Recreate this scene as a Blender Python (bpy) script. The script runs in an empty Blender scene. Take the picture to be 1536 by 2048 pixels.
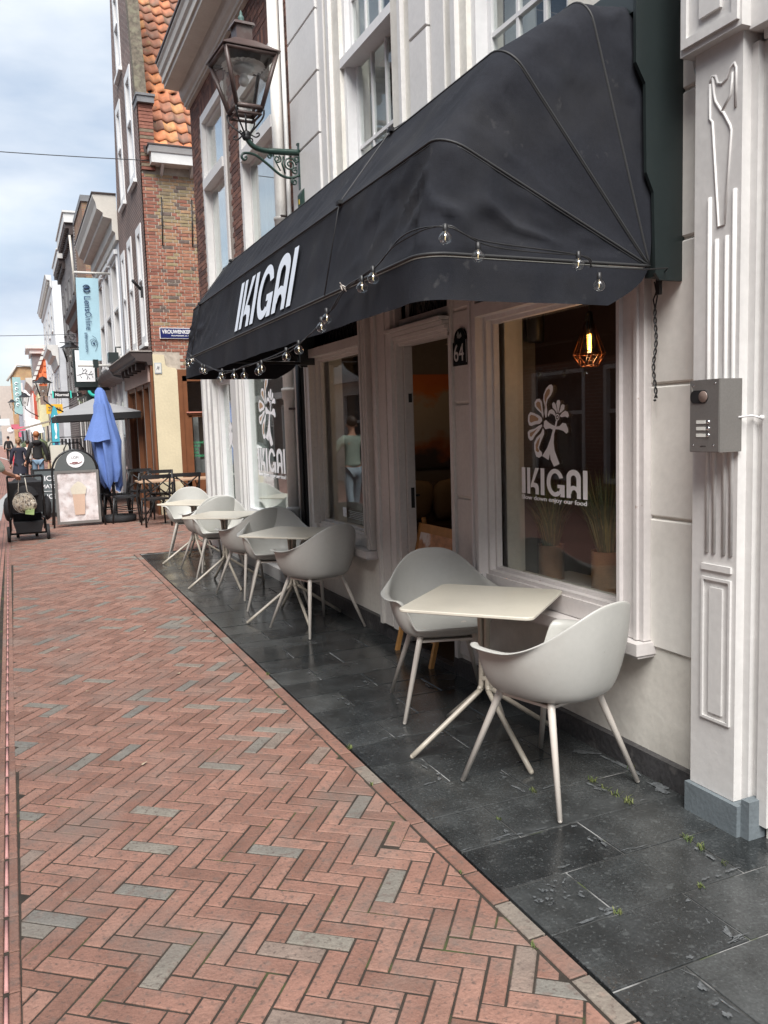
import bpy, bmesh, math, random
from mathutils import Vector, Matrix, noise
random.seed(7)
S = bpy.context.scene
C = S.collection
R = math.radians
# ------------------------------------------------------------------ camera
cam = bpy.data.cameras.new('camera'); camo = bpy.data.objects.new('camera', cam); C.objects.link(camo)
r_ = Vector((0.91316679, -0.40640228, -0.0310419)); u_ = Vector((0.07043506, 0.08233174, 0.99411286)); f_ = Vector((0.401454, 0.90997729, -0.10380758))
camo.matrix_world = Matrix(((r_.x, u_.x, -f_.x, 0), (r_.y, u_.y, -f_.y, 0), (r_.z, u_.z, -f_.z, 1.55), (0, 0, 0, 1)))
cam.sensor_fit = 'HORIZONTAL'; cam.sensor_width = 36; cam.lens = 1656.98 / 1536 * 36
cam.clip_start = .05; cam.clip_end = 2000
S.camera = camo
S.render.resolution_x = 768; S.render.resolution_y = 1024
S.render.engine = 'CYCLES'
S.cycles.max_bounces = 8; S.cycles.transparent_max_bounces = 16
# ------------------------------------------------------------------ world / sun / exposure
W = bpy.data.worlds.new('World'); S.world = W; W.use_nodes = True
wn = W.node_tree.nodes; wl = W.node_tree.links; wn.clear()
SUN_EL, SUN_AZ = R(52), R(205)       # azimuth clockwise from +Y: the sun stands behind the camera, on the street side
out = wn.new('ShaderNodeOutputWorld'); bg = wn.new('ShaderNodeBackground'); bg.inputs[1].default_value = .115
sky = wn.new('ShaderNodeTexSky'); sky.sky_type = 'NISHITA'; sky.sun_disc = False; sky.sun_elevation = SUN_EL; sky.sun_rotation = SUN_AZ
sky.air_density = 1.0; sky.dust_density = 1.4
tc = wn.new('ShaderNodeTexCoord'); mp = wn.new('ShaderNodeMapping'); mp.inputs['Scale'].default_value = (1.0, 1.0, 2.6); mp.inputs['Location'].default_value = (.35, .2, .1)
nz = wn.new('ShaderNodeTexNoise'); nz.inputs['Scale'].default_value = 1.7; nz.inputs['Detail'].default_value = 9; nz.inputs['Roughness'].default_value = .52
nz.inputs['Distortion'].default_value = .35
cr = wn.new('ShaderNodeValToRGB'); cr.color_ramp.elements[0].position = .30; cr.color_ramp.elements[1].position = .54
nz2 = wn.new('ShaderNodeTexNoise'); nz2.inputs['Scale'].default_value = 3.4; nz2.inputs['Detail'].default_value = 6
cc = wn.new('ShaderNodeValToRGB')
cc.color_ramp.elements[0].position = .36; cc.color_ramp.elements[0].color = (1.75, 2.15, 2.75, 1)
cc.color_ramp.elements[1].position = .65; cc.color_ramp.elements[1].color = (3.15, 3.35, 3.6, 1)
mx = wn.new('ShaderNodeMix'); mx.data_type = 'RGBA'
sb = wn.new('ShaderNodeMix'); sb.data_type = 'RGBA'; sb.blend_type = 'MULTIPLY'; sb.inputs[0].default_value = 1; sb.inputs[7].default_value = (.66, .62, .56, 1)
wl.new(tc.outputs['Generated'], mp.inputs[0]); wl.new(mp.outputs[0], nz.inputs['Vector']); wl.new(mp.outputs[0], nz2.inputs['Vector'])
wl.new(nz.outputs['Fac'], cr.inputs[0]); wl.new(nz2.outputs['Fac'], cc.inputs[0])
wl.new(sky.outputs[0], sb.inputs[6]); wl.new(sb.outputs[2], mx.inputs[6]); wl.new(cc.outputs[0], mx.inputs[7]); wl.new(cr.outputs[0], mx.inputs[0])
wl.new(mx.outputs[2], bg.inputs[0]); wl.new(bg.outputs[0], out.inputs[0])
sun = bpy.data.lights.new('sun', 'SUN'); sun.energy = 2.5; sun.angle = R(38); sun.color = (1, .965, .925)
suno = bpy.data.objects.new('sun', sun); C.objects.link(suno)
sd = Vector((math.sin(SUN_AZ) * math.cos(SUN_EL), math.cos(SUN_AZ) * math.cos(SUN_EL), math.sin(SUN_EL)))
suno.rotation_euler = sd.to_track_quat('Z', 'Y').to_euler(); suno.location = (-5, -5, 20)
S.view_settings.view_transform = 'Standard'; S.view_settings.look = 'None'; S.view_settings.gamma = 1; S.view_settings.use_curve_mapping = False
S.view_settings.exposure = 1.42
# ------------------------------------------------------------------ materials
def mat(name, col, rough=.6, vary=.12, scale=3., bump=0., bscale=60., metal=0., spec=.5, tint=None, dirt=None, stripes=None, coat=0., emit=None, wet=None):
    m = bpy.data.materials.new(name); m.use_nodes = True; n = m.node_tree.nodes; l = m.node_tree.links
    b = n['Principled BSDF']; b.inputs['Roughness'].default_value = rough; b.inputs['Metallic'].default_value = metal
    b.inputs['Specular IOR Level'].default_value = spec
    if coat: b.inputs['Coat Weight'].default_value = coat
    g = n.new('ShaderNodeNewGeometry')
    def noi(sc, det=4):
        t = n.new('ShaderNodeTexNoise'); t.inputs['Scale'].default_value = sc; t.inputs['Detail'].default_value = det
        l.new(g.outputs['Position'], t.inputs['Vector']); return t
    base = None
    if tint:
        a = n.new('ShaderNodeAttribute'); a.attribute_name = 'tint'
        ra = n.new('ShaderNodeValToRGB'); ra.color_ramp.interpolation = 'LINEAR'
        el = ra.color_ramp.elements
        while len(el) < len(tint): el.new(.5)
        for e, (p, c) in zip(el, tint): e.position = p; e.color = (*c, 1)
        l.new(a.outputs['Fac'], ra.inputs[0]); base = ra.outputs[0]
    else:
        rg = n.new('ShaderNodeRGB'); rg.outputs[0].default_value = (*col, 1); base = rg.outputs[0]
    def mixc(fac, a, b_, mode='MIX'):
        x = n.new('ShaderNodeMix'); x.data_type = 'RGBA'; x.blend_type = mode
        if isinstance(fac, float): x.inputs[0].default_value = fac
        else: l.new(fac, x.inputs[0])
        for s, v in ((6, a), (7, b_)):
            if isinstance(v, tuple): x.inputs[s].default_value = (*v, 1)
            else: l.new(v, x.inputs[s])
        return x.outputs[2]
    if vary:
        t = noi(scale, 6); mr = n.new('ShaderNodeMapRange'); mr.inputs[1].default_value = .3; mr.inputs[2].default_value = .7
        mr.inputs[3].default_value = 1 - vary; mr.inputs[4].default_value = 1 + vary; l.new(t.outputs['Fac'], mr.inputs[0])
        t2 = noi(scale * 14, 3); mr2 = n.new('ShaderNodeMapRange'); mr2.inputs[1].default_value = .3; mr2.inputs[2].default_value = .7
        mr2.inputs[3].default_value = 1 - vary * .7; mr2.inputs[4].default_value = 1 + vary * .7; l.new(t2.outputs['Fac'], mr2.inputs[0])
        mu = n.new('ShaderNodeMath'); mu.operation = 'MULTIPLY'; l.new(mr.outputs[0], mu.inputs[0]); l.new(mr2.outputs[0], mu.inputs[1])
        vm = n.new('ShaderNodeVectorMath'); vm.operation = 'SCALE'; l.new(base, vm.inputs[0]); l.new(mu.outputs[0], vm.inputs[3]); base = vm.outputs[0]
    if dirt:
        for (dc, ds, lo, hi, amt) in dirt:
            t = noi(ds, 8); rp = n.new('ShaderNodeMapRange'); rp.inputs[1].default_value = lo; rp.inputs[2].default_value = hi; rp.inputs[4].default_value = amt
            l.new(t.outputs['Fac'], rp.inputs[0]); base = mixc(rp.outputs[0], base, dc)
    l.new(base, b.inputs['Base Color'])
    if wet:
        t = noi(wet[0], 5); rp = n.new('ShaderNodeMapRange'); rp.inputs[1].default_value = .4; rp.inputs[2].default_value = .62; rp.inputs[3].default_value = wet[1]; rp.inputs[4].default_value = wet[2]
        l.new(t.outputs['Fac'], rp.inputs[0]); l.new(rp.outputs[0], b.inputs['Roughness'])
    if bump:
        t = noi(bscale, 5); bu = n.new('ShaderNodeBump'); bu.inputs['Strength'].default_value = bump; bu.inputs['Distance'].default_value = .01
        l.new(t.outputs['Fac'], bu.inputs['Height']); l.new(bu.outputs[0], b.inputs['Normal'])
    if emit: b.inputs['Emission Color'].default_value = (*emit[0], 1); b.inputs['Emission Strength'].default_value = emit[1]
    return m
def glass(name, tintc=(.93, .97, .96), ior=1.5, rough=0.0, boost=1.0):
    m = bpy.data.materials.new(name); m.use_nodes = True; n = m.node_tree.nodes; l = m.node_tree.links; n.clear()
    o = n.new('ShaderNodeOutputMaterial'); t = n.new('ShaderNodeBsdfTransparent'); t.inputs[0].default_value = (*tintc, 1)
    gl = n.new('ShaderNodeBsdfGlossy'); gl.inputs['Roughness'].default_value = rough; gl.inputs[0].default_value = (1, 1, 1, 1)
    fr = n.new('ShaderNodeFresnel'); fr.inputs[0].default_value = ior; mu = n.new('ShaderNodeMath'); mu.operation = 'MULTIPLY'; mu.use_clamp = True; mu.inputs[1].default_value = boost
    ge = n.new('ShaderNodeNewGeometry'); mr = n.new('ShaderNodeMapRange'); mr.inputs[3].default_value = ior; mr.inputs[4].default_value = 1 / ior; l.new(ge.outputs['Backfacing'], mr.inputs[0]); l.new(mr.outputs[0], fr.inputs[0])
    x = n.new('ShaderNodeMixShader'); l.new(fr.outputs[0], mu.inputs[0]); l.new(mu.outputs[0], x.inputs[0]); l.new(t.outputs[0], x.inputs[1]); l.new(gl.outputs[0], x.inputs[2]); l.new(x.outputs[0], o.inputs[0])
    return m
def brickmat(name, c1, c2, mortar, bw=.22, bh=.065, ax='y', ms=.008, rough=.85, bump=.5, vary=.2):
    m = mat(name, c1, rough, vary, 1.2); n = m.node_tree.nodes; l = m.node_tree.links; b = n['Principled BSDF']
    g = n.new('ShaderNodeNewGeometry'); sp = n.new('ShaderNodeSeparateXYZ'); l.new(g.outputs['Position'], sp.inputs[0])
    cb = n.new('ShaderNodeCombineXYZ')
    if ax == 'y': l.new(sp.outputs[1], cb.inputs[0]); l.new(sp.outputs[2], cb.inputs[1])
    elif ax == 'x': l.new(sp.outputs[0], cb.inputs[0]); l.new(sp.outputs[2], cb.inputs[1])
    elif ax == 'g': l.new(sp.outputs[1], cb.inputs[0]); l.new(sp.outputs[0], cb.inputs[1])
    else:
        ad = n.new('ShaderNodeMath'); l.new(sp.outputs[0], ad.inputs[0]); l.new(sp.outputs[1], ad.inputs[1]); l.new(ad.outputs[0], cb.inputs[0]); l.new(sp.outputs[2], cb.inputs[1])
    t = n.new('ShaderNodeTexBrick'); t.inputs['Scale'].default_value = 1; t.inputs['Brick Width'].default_value = bw; t.inputs['Row Height'].default_value = bh
    t.inputs['Mortar Size'].default_value = ms; t.inputs['Color1'].default_value = (*c1, 1); t.inputs['Color2'].default_value = (*c2, 1); t.inputs['Mortar'].default_value = (*mortar, 1)
    l.new(cb.outputs[0], t.inputs['Vector'])
    old = b.inputs['Base Color'].links[0]; vm = old.from_node; l.new(t.outputs['Color'], vm.inputs[0])
    bu = n.new('ShaderNodeBump'); bu.inputs['Strength'].default_value = bump; bu.inputs['Distance'].default_value = .01; bu.invert = True
    l.new(t.outputs['Fac'], bu.inputs['Height']); l.new(bu.outputs[0], b.inputs['Normal'])
    return m
M = {}
M['white'] = mat('white_paint', (.62, .61, .595), .45, .05, 2.5, .12, 25)
M['whiteclean'] = mat('clean_white_paint', (.68, .68, .68), .45, .04, 2)
M['trim'] = mat('greige_trim_paint', (.60, .58, .545), .5, .06, 3, .12, 30, dirt=[((.25, .2, .17), 26, .7, .76, .5)])
M['stucco'] = mat('cream_stucco', (.70, .68, .635), .8, .05, 2, .25, 14, dirt=[((.42, .40, .35), 1.6, .52, .75, .35)])
M['stuccolow'] = mat('cream_plaster', (.66, .64, .585), .85, .07, 2.4, .5, 9, dirt=[((.33, .31, .27), 2.1, .5, .8, .5)])
M['plinth'] = mat('dark_stone_plinth', (.045, .044, .046), .45, .3, 4, .5, 30, dirt=[((.2, .19, .18), 7, .58, .75, .5)])
M['bluestone'] = mat('blue_grey_stone_block', (.14, .165, .18), .6, .12, 6, .2, 60)
M['slab'] = mat('wet_dark_slab', (.052, .06, .062), .3, .38, 7, .10, 75, tint=[(0, (.019, .021, .022)), (.4, (.030, .033, .034)), (1, (.044, .047, .047))], wet=(2.2, .05, .30), dirt=[((.13, .14, .14), 85, .60, .72, .55), ((.10, .108, .108), 30, .60, .70, .45), ((.19, .19, .18), 160, .66, .74, .6)])
M['brickpave'] = mat('herringbone_brick', (.3, .15, .12), .76, .15, 9, .5, 70, tint=[(0, (.185, .096, .070)), (.2, (.215, .112, .083)), (.5, (.25, .132, .098)), (.74, (.27, .150, .113)), (.8, (.215, .14, .112)), (.86, (.20, .18, .15)), (1, (.15, .143, .128))],
    dirt=[((.085, .062, .052), 58, .57, .68, .75), ((.13, .09, .074), 22, .55, .68, .6), ((.32, .21, .165), 15, .62, .74, .4), ((.17, .145, .125), 2.3, .5, .68, .5), ((.10, .085, .075), 1.1, .58, .72, .4)])
M['joint'] = mat('sandy_joint', (.034, .026, .019), .95, .3, 8, .4, 80, dirt=[((.055, .07, .02), 6, .58, .68, .8)])
M['slabjoint'] = mat('slab_joint', (.04, .04, .038), .9, .35, 12, .3, 60, dirt=[((.30, .30, .295), 4, .50, .60, .85), ((.06, .08, .02), 9, .62, .68, .7)])
M['awning'] = mat('black_awning_canvas', (.0145, .0160, .0215), .88, .14, 5, .25, 420, spec=.25, dirt=[((.030, .030, .032), 3, .5, .75, .6), ((.06, .06, .062), 13, .66, .74, .6)])
M['awningtrim'] = mat('awning_piping', (.026, .027, .028), .6, .05)
M['awningrail'] = mat('awning_rail_grey', (.17, .17, .155), .5, .1)
M['cassette'] = mat('dark_green_metal', (.017, .024, .024), .38, .08, 3)
M['decal'] = mat('white_vinyl', (.86, .86, .88), .5, .02)
M['awnprint'] = mat('pale_blue_print', (.60, .66, .74), .6, .03)
M['decaltan'] = mat('tan_vinyl', (.45, .29, .17), .5, .02)
M['chair'] = mat('light_grey_plastic', (.425, .425, .40), .40, .03, 3, .03, 120, dirt=[((.36, .34, .3), 4, .56, .75, .3), ((.3, .28, .24), 60, .70, .76, .4)])
M['chairleg'] = mat('grey_cream_metal', (.56, .52, .47), .35, .03)
M['tabletop'] = mat('cream_grey_tabletop', (.56, .53, .45), .30, .03, 4, dirt=[((.42, .39, .33), 5, .55, .75, .35), ((.3, .28, .24), 70, .70, .76, .4)])
M['tableleg'] = mat('taupe_metal', (.36, .325, .27), .35, .03)
M['black'] = mat('black_paint', (.015, .015, .016), .45, .1)
M['blackmetal'] = mat('black_metal', (.02, .02, .021), .35, .1, metal=.3)
M['rubber'] = mat('rubber', (.022, .022, .024), .8, .1)
M['steel'] = mat('brushed_steel', (.30, .29, .275), .42, .06, 10, metal=.7)
M['chrome'] = mat('chrome', (.6, .6, .6), .2, 0, metal=1)
M['lampbrown'] = mat('brown_lamp_metal', (.075, .05, .045), .42, .15, 8, dirt=[((.13, .13, .12), 8, .6, .75, .5)])
M['lampgreen'] = mat('dark_green_ironwork', (.012, .035, .027), .35, .15)
M['lampglass'] = glass('lamp_glass', (.86, .86, .84), 1.45, .02, 1.2)
M['glass'] = glass('window_glass', (.97, .99, .98), 1.5, 0, .85)
M['glassfar'] = glass('window_glass_side', (.9, .96, .94), 1.5, 0, 1.8)
M['bulbglass'] = glass('bulb_glass', (.88, .9, .9), 1.5, 0, 1.9)
M['winglass'] = mat('dark_window_pane', (.035, .04, .045), .06, .3, 1.5, spec=.8)
M['winpale'] = mat('pale_window_pane', (.20, .23, .25), .08, .3, .8, spec=.8)
M['brick_l'] = mat('purple_brown_brick', (.15, .08, .06), .85, .2, 10, .3, 80, tint=[(0, (.07, .035, .03)), (.5, (.135, .062, .047)), (1, (.21, .10, .07))])
M['mortar'] = mat('lime_mortar', (.40, .35, .29), .95, .2, 12, .3, 50)
M['mortar_d'] = mat('dark_mortar', (.28, .24, .21), .95, .2, 12, .3, 50)
M['gbrick'] = mat('old_gable_brick', (.3, .12, .07), .88, .22, 14, .4, 60, tint=[(0, (.19, .07, .05)), (.3, (.27, .11, .075)), (.5, (.33, .15, .09)), (.7, (.34, .20, .115)), (.85, (.28, .22, .12)), (1, (.13, .095, .08))])
M['facbrick'] = brickmat('dark_brown_brickwork', (.075, .042, .036), (.13, .072, .06), (.25, .21, .19), .21, .062, 'y', .010, vary=.3)
M['sidebrick'] = brickmat('red_side_brickwork', (.28, .12, .075), (.34, .19, .11), (.33, .28, .22), .22, .06, 'x')
M['tile'] = mat('orange_roof_tile', (.45, .16, .07), .75, .2, 9, .3, 50, tint=[(0, (.17, .10, .075)), (.3, (.34, .135, .075)), (.6, (.48, .17, .075)), (.85, (.55, .235, .10)), (1, (.34, .27, .10))], dirt=[((.15, .12, .09), 5, .5, .7, .6), ((.32, .30, .11), 3, .6, .75, .4)])
M['lead'] = mat('grey_lead', (.16, .16, .165), .6, .2)
M['yellowplaster'] = mat('pale_yellow_plaster', (.58, .51, .35), .85, .06, 2, .3, 20, dirt=[((.5, .44, .3), 3, .55, .8, .4)])
M['brownwood'] = mat('red_brown_wood', (.165, .062, .025), .45, .12, 6)
M['woodlight'] = mat('tan_easel_wood', (.42, .21, .065), .5, .15, 12)
M['corncream'] = mat('cream_cornice_paint', (.50, .475, .43), .55, .07, 3, dirt=[((.3, .26, .22), 4, .55, .75, .4)])
M['cornwhite'] = mat('white_cornice_paint', (.58, .575, .56), .5, .06, 3, dirt=[((.4, .37, .33), 4, .58, .75, .4)])
M['gutterdark'] = mat('dark_gutter', (.05, .035, .032), .5, .1)
M['greypaint'] = mat('grey_paint', (.22, .22, .22), .6, .1)
def flat(name, c, rough=.6, vary=.06): return mat(name, c, rough, vary)
# ------------------------------------------------------------------ geometry helpers
class MB:
    def __init__(s): s.v = []; s.f = []; s.t = []; s.tint = .5; s.sm = []
    def add(s, vs, fs, smooth=False):
        o = len(s.v); s.v += [tuple(v) for v in vs]; s.t += [s.tint] * len(vs)
        s.f += [tuple(i + o for i in f) for f in fs]; s.sm += [smooth] * len(fs); return s
    def hexa(s, p):  # p: 8 corners bottom 4 ccw, top 4 ccw
        return s.add(p, [(0, 3, 2, 1), (4, 5, 6, 7), (0, 1, 5, 4), (1, 2, 6, 5), (2, 3, 7, 6), (3, 0, 4, 7)])
    def box(s, x0, x1, y0, y1, z0, z1):
        x0, x1 = sorted((x0, x1)); y0, y1 = sorted((y0, y1)); z0, z1 = sorted((z0, z1))
        return s.hexa([(x0, y0, z0), (x1, y0, z0), (x1, y1, z0), (x0, y1, z0), (x0, y0, z1), (x1, y0, z1), (x1, y1, z1), (x0, y1, z1)])
    def pbox(s, pl, a0, a1, z0, z1, d0, d1):
        if pl[0] == 'x': return s.box(pl[1] + d0, pl[1] + d1, a0, a1, z0, z1)
        return s.box(a0, a1, pl[1] + d0, pl[1] + d1, z0, z1)
    def quad(s, *p): return s.add(p, [tuple(range(len(p)))])
    def tube(s, path, r, n=8, cap=True):
        P = [Vector(p) for p in path]; rr = r if isinstance(r, (list, tuple)) else [r] * len(P); vs = []; fs = []
        up = None
        for i, p in enumerate(P):
            d = (P[min(i + 1, len(P) - 1)] - P[max(i - 1, 0)]).normalized()
            if up is None: up = Vector((0, 0, 1)) if abs(d.z) < .9 else Vector((1, 0, 0))
            a = d.cross(up); a = a.normalized() if a.length > 1e-6 else Vector((1, 0, 0)); b = a.cross(d).normalized(); up = b
            for k in range(n):
                t = 2 * math.pi * k / n; vs.append(p + a * math.cos(t) * rr[i] + b * math.sin(t) * rr[i])
        for i in range(len(P) - 1):
            for k in range(n): fs.append((i * n + k, i * n + (k + 1) % n, (i + 1) * n + (k + 1) % n, (i + 1) * n + k))
        s.add(vs, fs, True)
        if cap:
            o = len(s.v) - len(vs); s.f.append(tuple(o + k for k in range(n))[::-1]); s.f.append(tuple(o + (len(P) - 1) * n + k for k in range(n))); s.sm += [False, False]
        return s
    def lathe(s, prof, c=(0, 0, 0), n=20, axis='z', sm=True, closed=False):
        vs = []; fs = []
        for (r, h) in prof:
            for k in range(n):
                t = 2 * math.pi * k / n; a, b = r * math.cos(t), r * math.sin(t)
                vs.append((c[0] + a, c[1] + b, c[2] + h) if axis == 'z' else ((c[0] + h, c[1] + a, c[2] + b) if axis == 'x' else (c[0] + a, c[1] + h, c[2] + b)))
        for i in range(len(prof) - 1):
            for k in range(n):
                q = (i * n + k, i * n + (k + 1) % n, (i + 1) * n + (k + 1) % n, (i + 1) * n + k)
                fs.append(q if axis != 'y' else q[::-1])
        return s.add(vs, fs, sm)
    def ball(s, c, r, n=12, sx=1, sy=1, sz=1):
        m_ = max(4, n // 2); vs = []; fs = []
        for i in range(m_ + 1):
            p = math.pi * i / m_
            for k in range(n):
                t = 2 * math.pi * k / n; vs.append((c[0] + sx * r * math.sin(p) * math.cos(t), c[1] + sy * r * math.sin(p) * math.sin(t), c[2] - sz * r * math.cos(p)))
        for i in range(m_):
            for k in range(n): fs.append((i * n + k, i * n + (k + 1) % n, (i + 1) * n + (k + 1) % n, (i + 1) * n + k))
        return s.add(vs, fs, True)
    def prism(s, poly, fn, d0, d1):  # poly 2D list; fn(a,b,d)->xyz
        n = len(poly); vs = [fn(a, b, d0) for a, b in poly] + [fn(a, b, d1) for a, b in poly]
        fs = [tuple(range(n)), tuple(range(2 * n - 1, n - 1, -1))] + [(i, i + n, (i + 1) % n + n, (i + 1) % n) for i in range(n)]
        return s.add(vs, fs)
    def xform(s, mtx): s.v = [tuple(mtx @ Vector(v)) for v in s.v]; return s
    def mesh(s, name):
        me = bpy.data.meshes.new(name); me.from_pydata(s.v, [], s.f); me.update()
        if any(s.sm): me.polygons.foreach_set('use_smooth', s.sm)
        if any(abs(t - .5) > 1e-6 for t in s.t):
            a = me.attributes.new('tint', 'FLOAT', 'POINT'); a.data.foreach_set('value', s.t)
        return me
    def build(s, name, m, parent=None, **kw):
        if parent is not None:
            o_ = wloc(parent)
            s.v = [(v[0] - o_[0], v[1] - o_[1], v[2] - o_[2]) for v in s.v]
        me = s.mesh(name); me.materials.append(m)
        bm = bmesh.new(); bm.from_mesh(me); bmesh.ops.recalc_face_normals(bm, faces=bm.faces); bm.to_mesh(me); bm.free()
        return link(name, me, parent, **kw)
def wloc(o):
    p = Vector((0, 0, 0))
    while o is not None: p += o.location; o = o.parent
    return p
def link(name, me, parent=None, label=None, cat=None, group=None, kind=None, loc=None):
    o = bpy.data.objects.new(name, me); C.objects.link(o)
    if parent is not None: o.parent = parent
    if loc is not None: o.location = loc
    if label: o['label'] = label
    if cat: o['category'] = cat
    if group: o['group'] = group
    if kind: o['kind'] = kind
    return o
def thing(name, label, cat, loc=(0, 0, 0), group=None):
    return link(name, None, None, label, cat, group, None, loc)
def children(o): return [c for c in ALLCH.get(o.name, [])]
def copy_tree(o, parent=None, **kw):
    kids = [c for c in bpy.data.objects if c.parent == o]
    c = o.copy(); C.objects.link(c); c.parent = parent
    for k, v in kw.items():
        if k == 'loc': c.location = v
        elif k == 'rz': c.rotation_euler = (0, 0, v)
        else: c[k] = v
    for k in kids: copy_tree(k, c)
    return c
def poly_mesh(name, loops, m, parent, org, right, up, off=0., th=0.0):
    """flat shape with holes from 2D loops, filled by a 2D curve"""
    cu = bpy.data.curves.new(name, 'CURVE'); cu.dimensions = '2D'; cu.fill_mode = 'BOTH' if th else 'FRONT'; cu.extrude = th / 2
    for lp in loops:
        sp = cu.splines.new('POLY'); sp.points.add(len(lp) - 1)
        for i, p in enumerate(lp): sp.points[i].co = (p[0], p[1], 0, 1)
        sp.use_cyclic_u = True
    return curve_to(name, cu, m, parent, org, right, up, off)
def curve_to(name, cu, m, parent, org, right, up, off=0., fit=None):
    tmp = bpy.data.objects.new('tmp', cu); C.objects.link(tmp); dg = bpy.context.evaluated_depsgraph_get()
    me = bpy.data.meshes.new_from_object(tmp.evaluated_get(dg)); bpy.data.objects.remove(tmp); me.name = name
    me.materials.clear(); me.materials.append(m)
    if fit:
        xs = [v.co.x for v in me.vertices]; ys = [v.co.y for v in me.vertices]
        if xs:
            x0, x1, y0, y1 = min(xs), max(xs), min(ys), max(ys); w, h, al = fit
            sx = (w / (x1 - x0)) if w else (h / (y1 - y0)); sy = (h / (y1 - y0)) if h else sx
            for v in me.vertices: v.co.x = (v.co.x - (x0 if al == 'L' else (x0 + x1) / 2)) * sx; v.co.y = (v.co.y - y0) * sy
    r = Vector(right); u = Vector(up); n = r.cross(u).normalized(); o = Vector(org) + n * off - (wloc(parent) if parent else Vector())
    for v in me.vertices: v.co = o + r * v.co.x + u * v.co.y + n * v.co.z
    return link(name, me, parent)
def text(s, m, parent, org, right, up, w=None, h=None, name='lettering', off=.002, al='L', bold=0., sp=1., th=0.001):
    cu = bpy.data.curves.new(name, 'FONT'); cu.body = s; cu.size = 1; cu.extrude = th; cu.offset = bold; cu.space_character = sp; cu.resolution_u = 3
    return curve_to(name, cu, m, parent, org, right, up, off, (w, h, al))
XF = ((0, -1, 0), (0, 0, 1))   # reading frame on a facade that faces the street (-X)
YF = ((1, 0, 0), (0, 0, 1))    # reading frame on a wall that faces the camera end (-Y)
def arc(cx, cy, r, a0, a1, n=10, ry=None): return [(cx + r * math.cos(R(a0 + (a1 - a0) * i / n)), cy + (ry or r) * math.sin(R(a0 + (a1 - a0) * i / n))) for i in range(n + 1)]
# ------------------------------------------------------------------ wall and window builders
def wall(mb, pl, a0, a1, z0, z1, holes=(), depth=.2, zfun=None):
    DEP = depth
    A = sorted({a0, a1, *[h[0] for h in holes], *[h[1] for h in holes]}); Z = sorted({z0, z1, *[h[2] for h in holes], *[h[3] for h in holes]})
    A = [a for a in A if a0 <= a <= a1]; Z = [z for z in Z if z0 <= z <= z1]
    P = (lambda a, z, d: (pl[1] + d, a, z)) if pl[0] == 'x' else (lambda a, z, d: (a, pl[1] + d, z))
    for i in range(len(A) - 1):
        for j in range(len(Z) - 1):
            am, zm = (A[i] + A[i + 1]) / 2, (Z[j] + Z[j + 1]) / 2
            if any(h[0] < am < h[1] and h[2] < zm < h[3] for h in holes): continue
            mb.quad(P(A[i], Z[j], 0), P(A[i + 1], Z[j], 0), P(A[i + 1], Z[j + 1], 0), P(A[i], Z[j + 1], 0))
    for h in holes:
        b0, b1, c0, c1 = h[:4]; depth = h[4] if len(h) > 4 else DEP
        mb.quad(P(b0, c0, 0), P(b1, c0, 0), P(b1, c0, depth), P(b0, c0, depth)); mb.quad(P(b0, c1, 0), P(b1, c1, 0), P(b1, c1, depth), P(b0, c1, depth))
        mb.quad(P(b0, c0, 0), P(b0, c1, 0), P(b0, c1, depth), P(b0, c0, depth)); mb.quad(P(b1, c0, 0), P(b1, c1, 0), P(b1, c1, depth), P(b1, c0, depth))
def window(parent, pl, a0, a1, z0, z1, fm, gm, fw=.07, rec=.08, nv=0, nh=1, bw=.025, mid=None, sill=True, sash=.05, proud=None, label=None):
    g = rec - .02 if proud is None else proud
    b = MB()
    b.pbox(pl, a0, a0 + fw, z0, z1, g, rec + .05); b.pbox(pl, a1 - fw, a1, z0, z1, g, rec + .05)
    b.pbox(pl, a0 + fw, a1 - fw, z1 - fw, z1, g, rec + .05); b.pbox(pl, a0 + fw, a1 - fw, z0, z0 + fw, g, rec + .05)
    ia0, ia1, iz0, iz1 = a0 + fw, a1 - fw, z0 + fw, z1 - fw
    if mid: b.pbox(pl, ia0, ia1, mid - sash / 2, mid + sash / 2, g - .012, rec + .03)
    segs = [(iz0, mid - sash / 2), (mid + sash / 2, iz1)] if mid else [(iz0, iz1)]
    for s0, s1 in segs:
        for k in range(1, nh): zz = s0 + (s1 - s0) * k / nh; b.pbox(pl, ia0, ia1, zz - bw / 2, zz + bw / 2, rec - .012, rec + .018)
        for k in range(1, nv + 1): aa = ia0 + (ia1 - ia0) * k / (nv + 1); b.pbox(pl, aa - bw / 2, aa + bw / 2, s0, s1, rec - .014, rec + .016)
    w = b.build('window', fm, parent, label=label)
    b = MB(); b.pbox(pl, ia0, ia1, iz0, iz1, rec + .02, rec + .026); b.build('pane', gm, w)
    if sill: b = MB(); b.pbox(pl, a0 - .05, a1 + .05, z0 - .07, z0 - .004, -.07, rec); b.build('sill', fm, w)
    return w
def cornice(mb, pl, a0, a1, z, prof, ends=True):
    """prof: list of (d_out, z_off) going from wall foot upwards, swept along the wall"""
    P = (lambda a, d, zz: (pl[1] - d, a, zz)) if pl[0] == 'x' else (lambda a, d, zz: (a, pl[1] - d, zz))
    poly = [(0, prof[0][1])] + list(prof) + [(0, prof[-1][1])]
    mb.prism(poly, lambda d, zz, a: P(a, d, z + zz), a0, a1)
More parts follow.
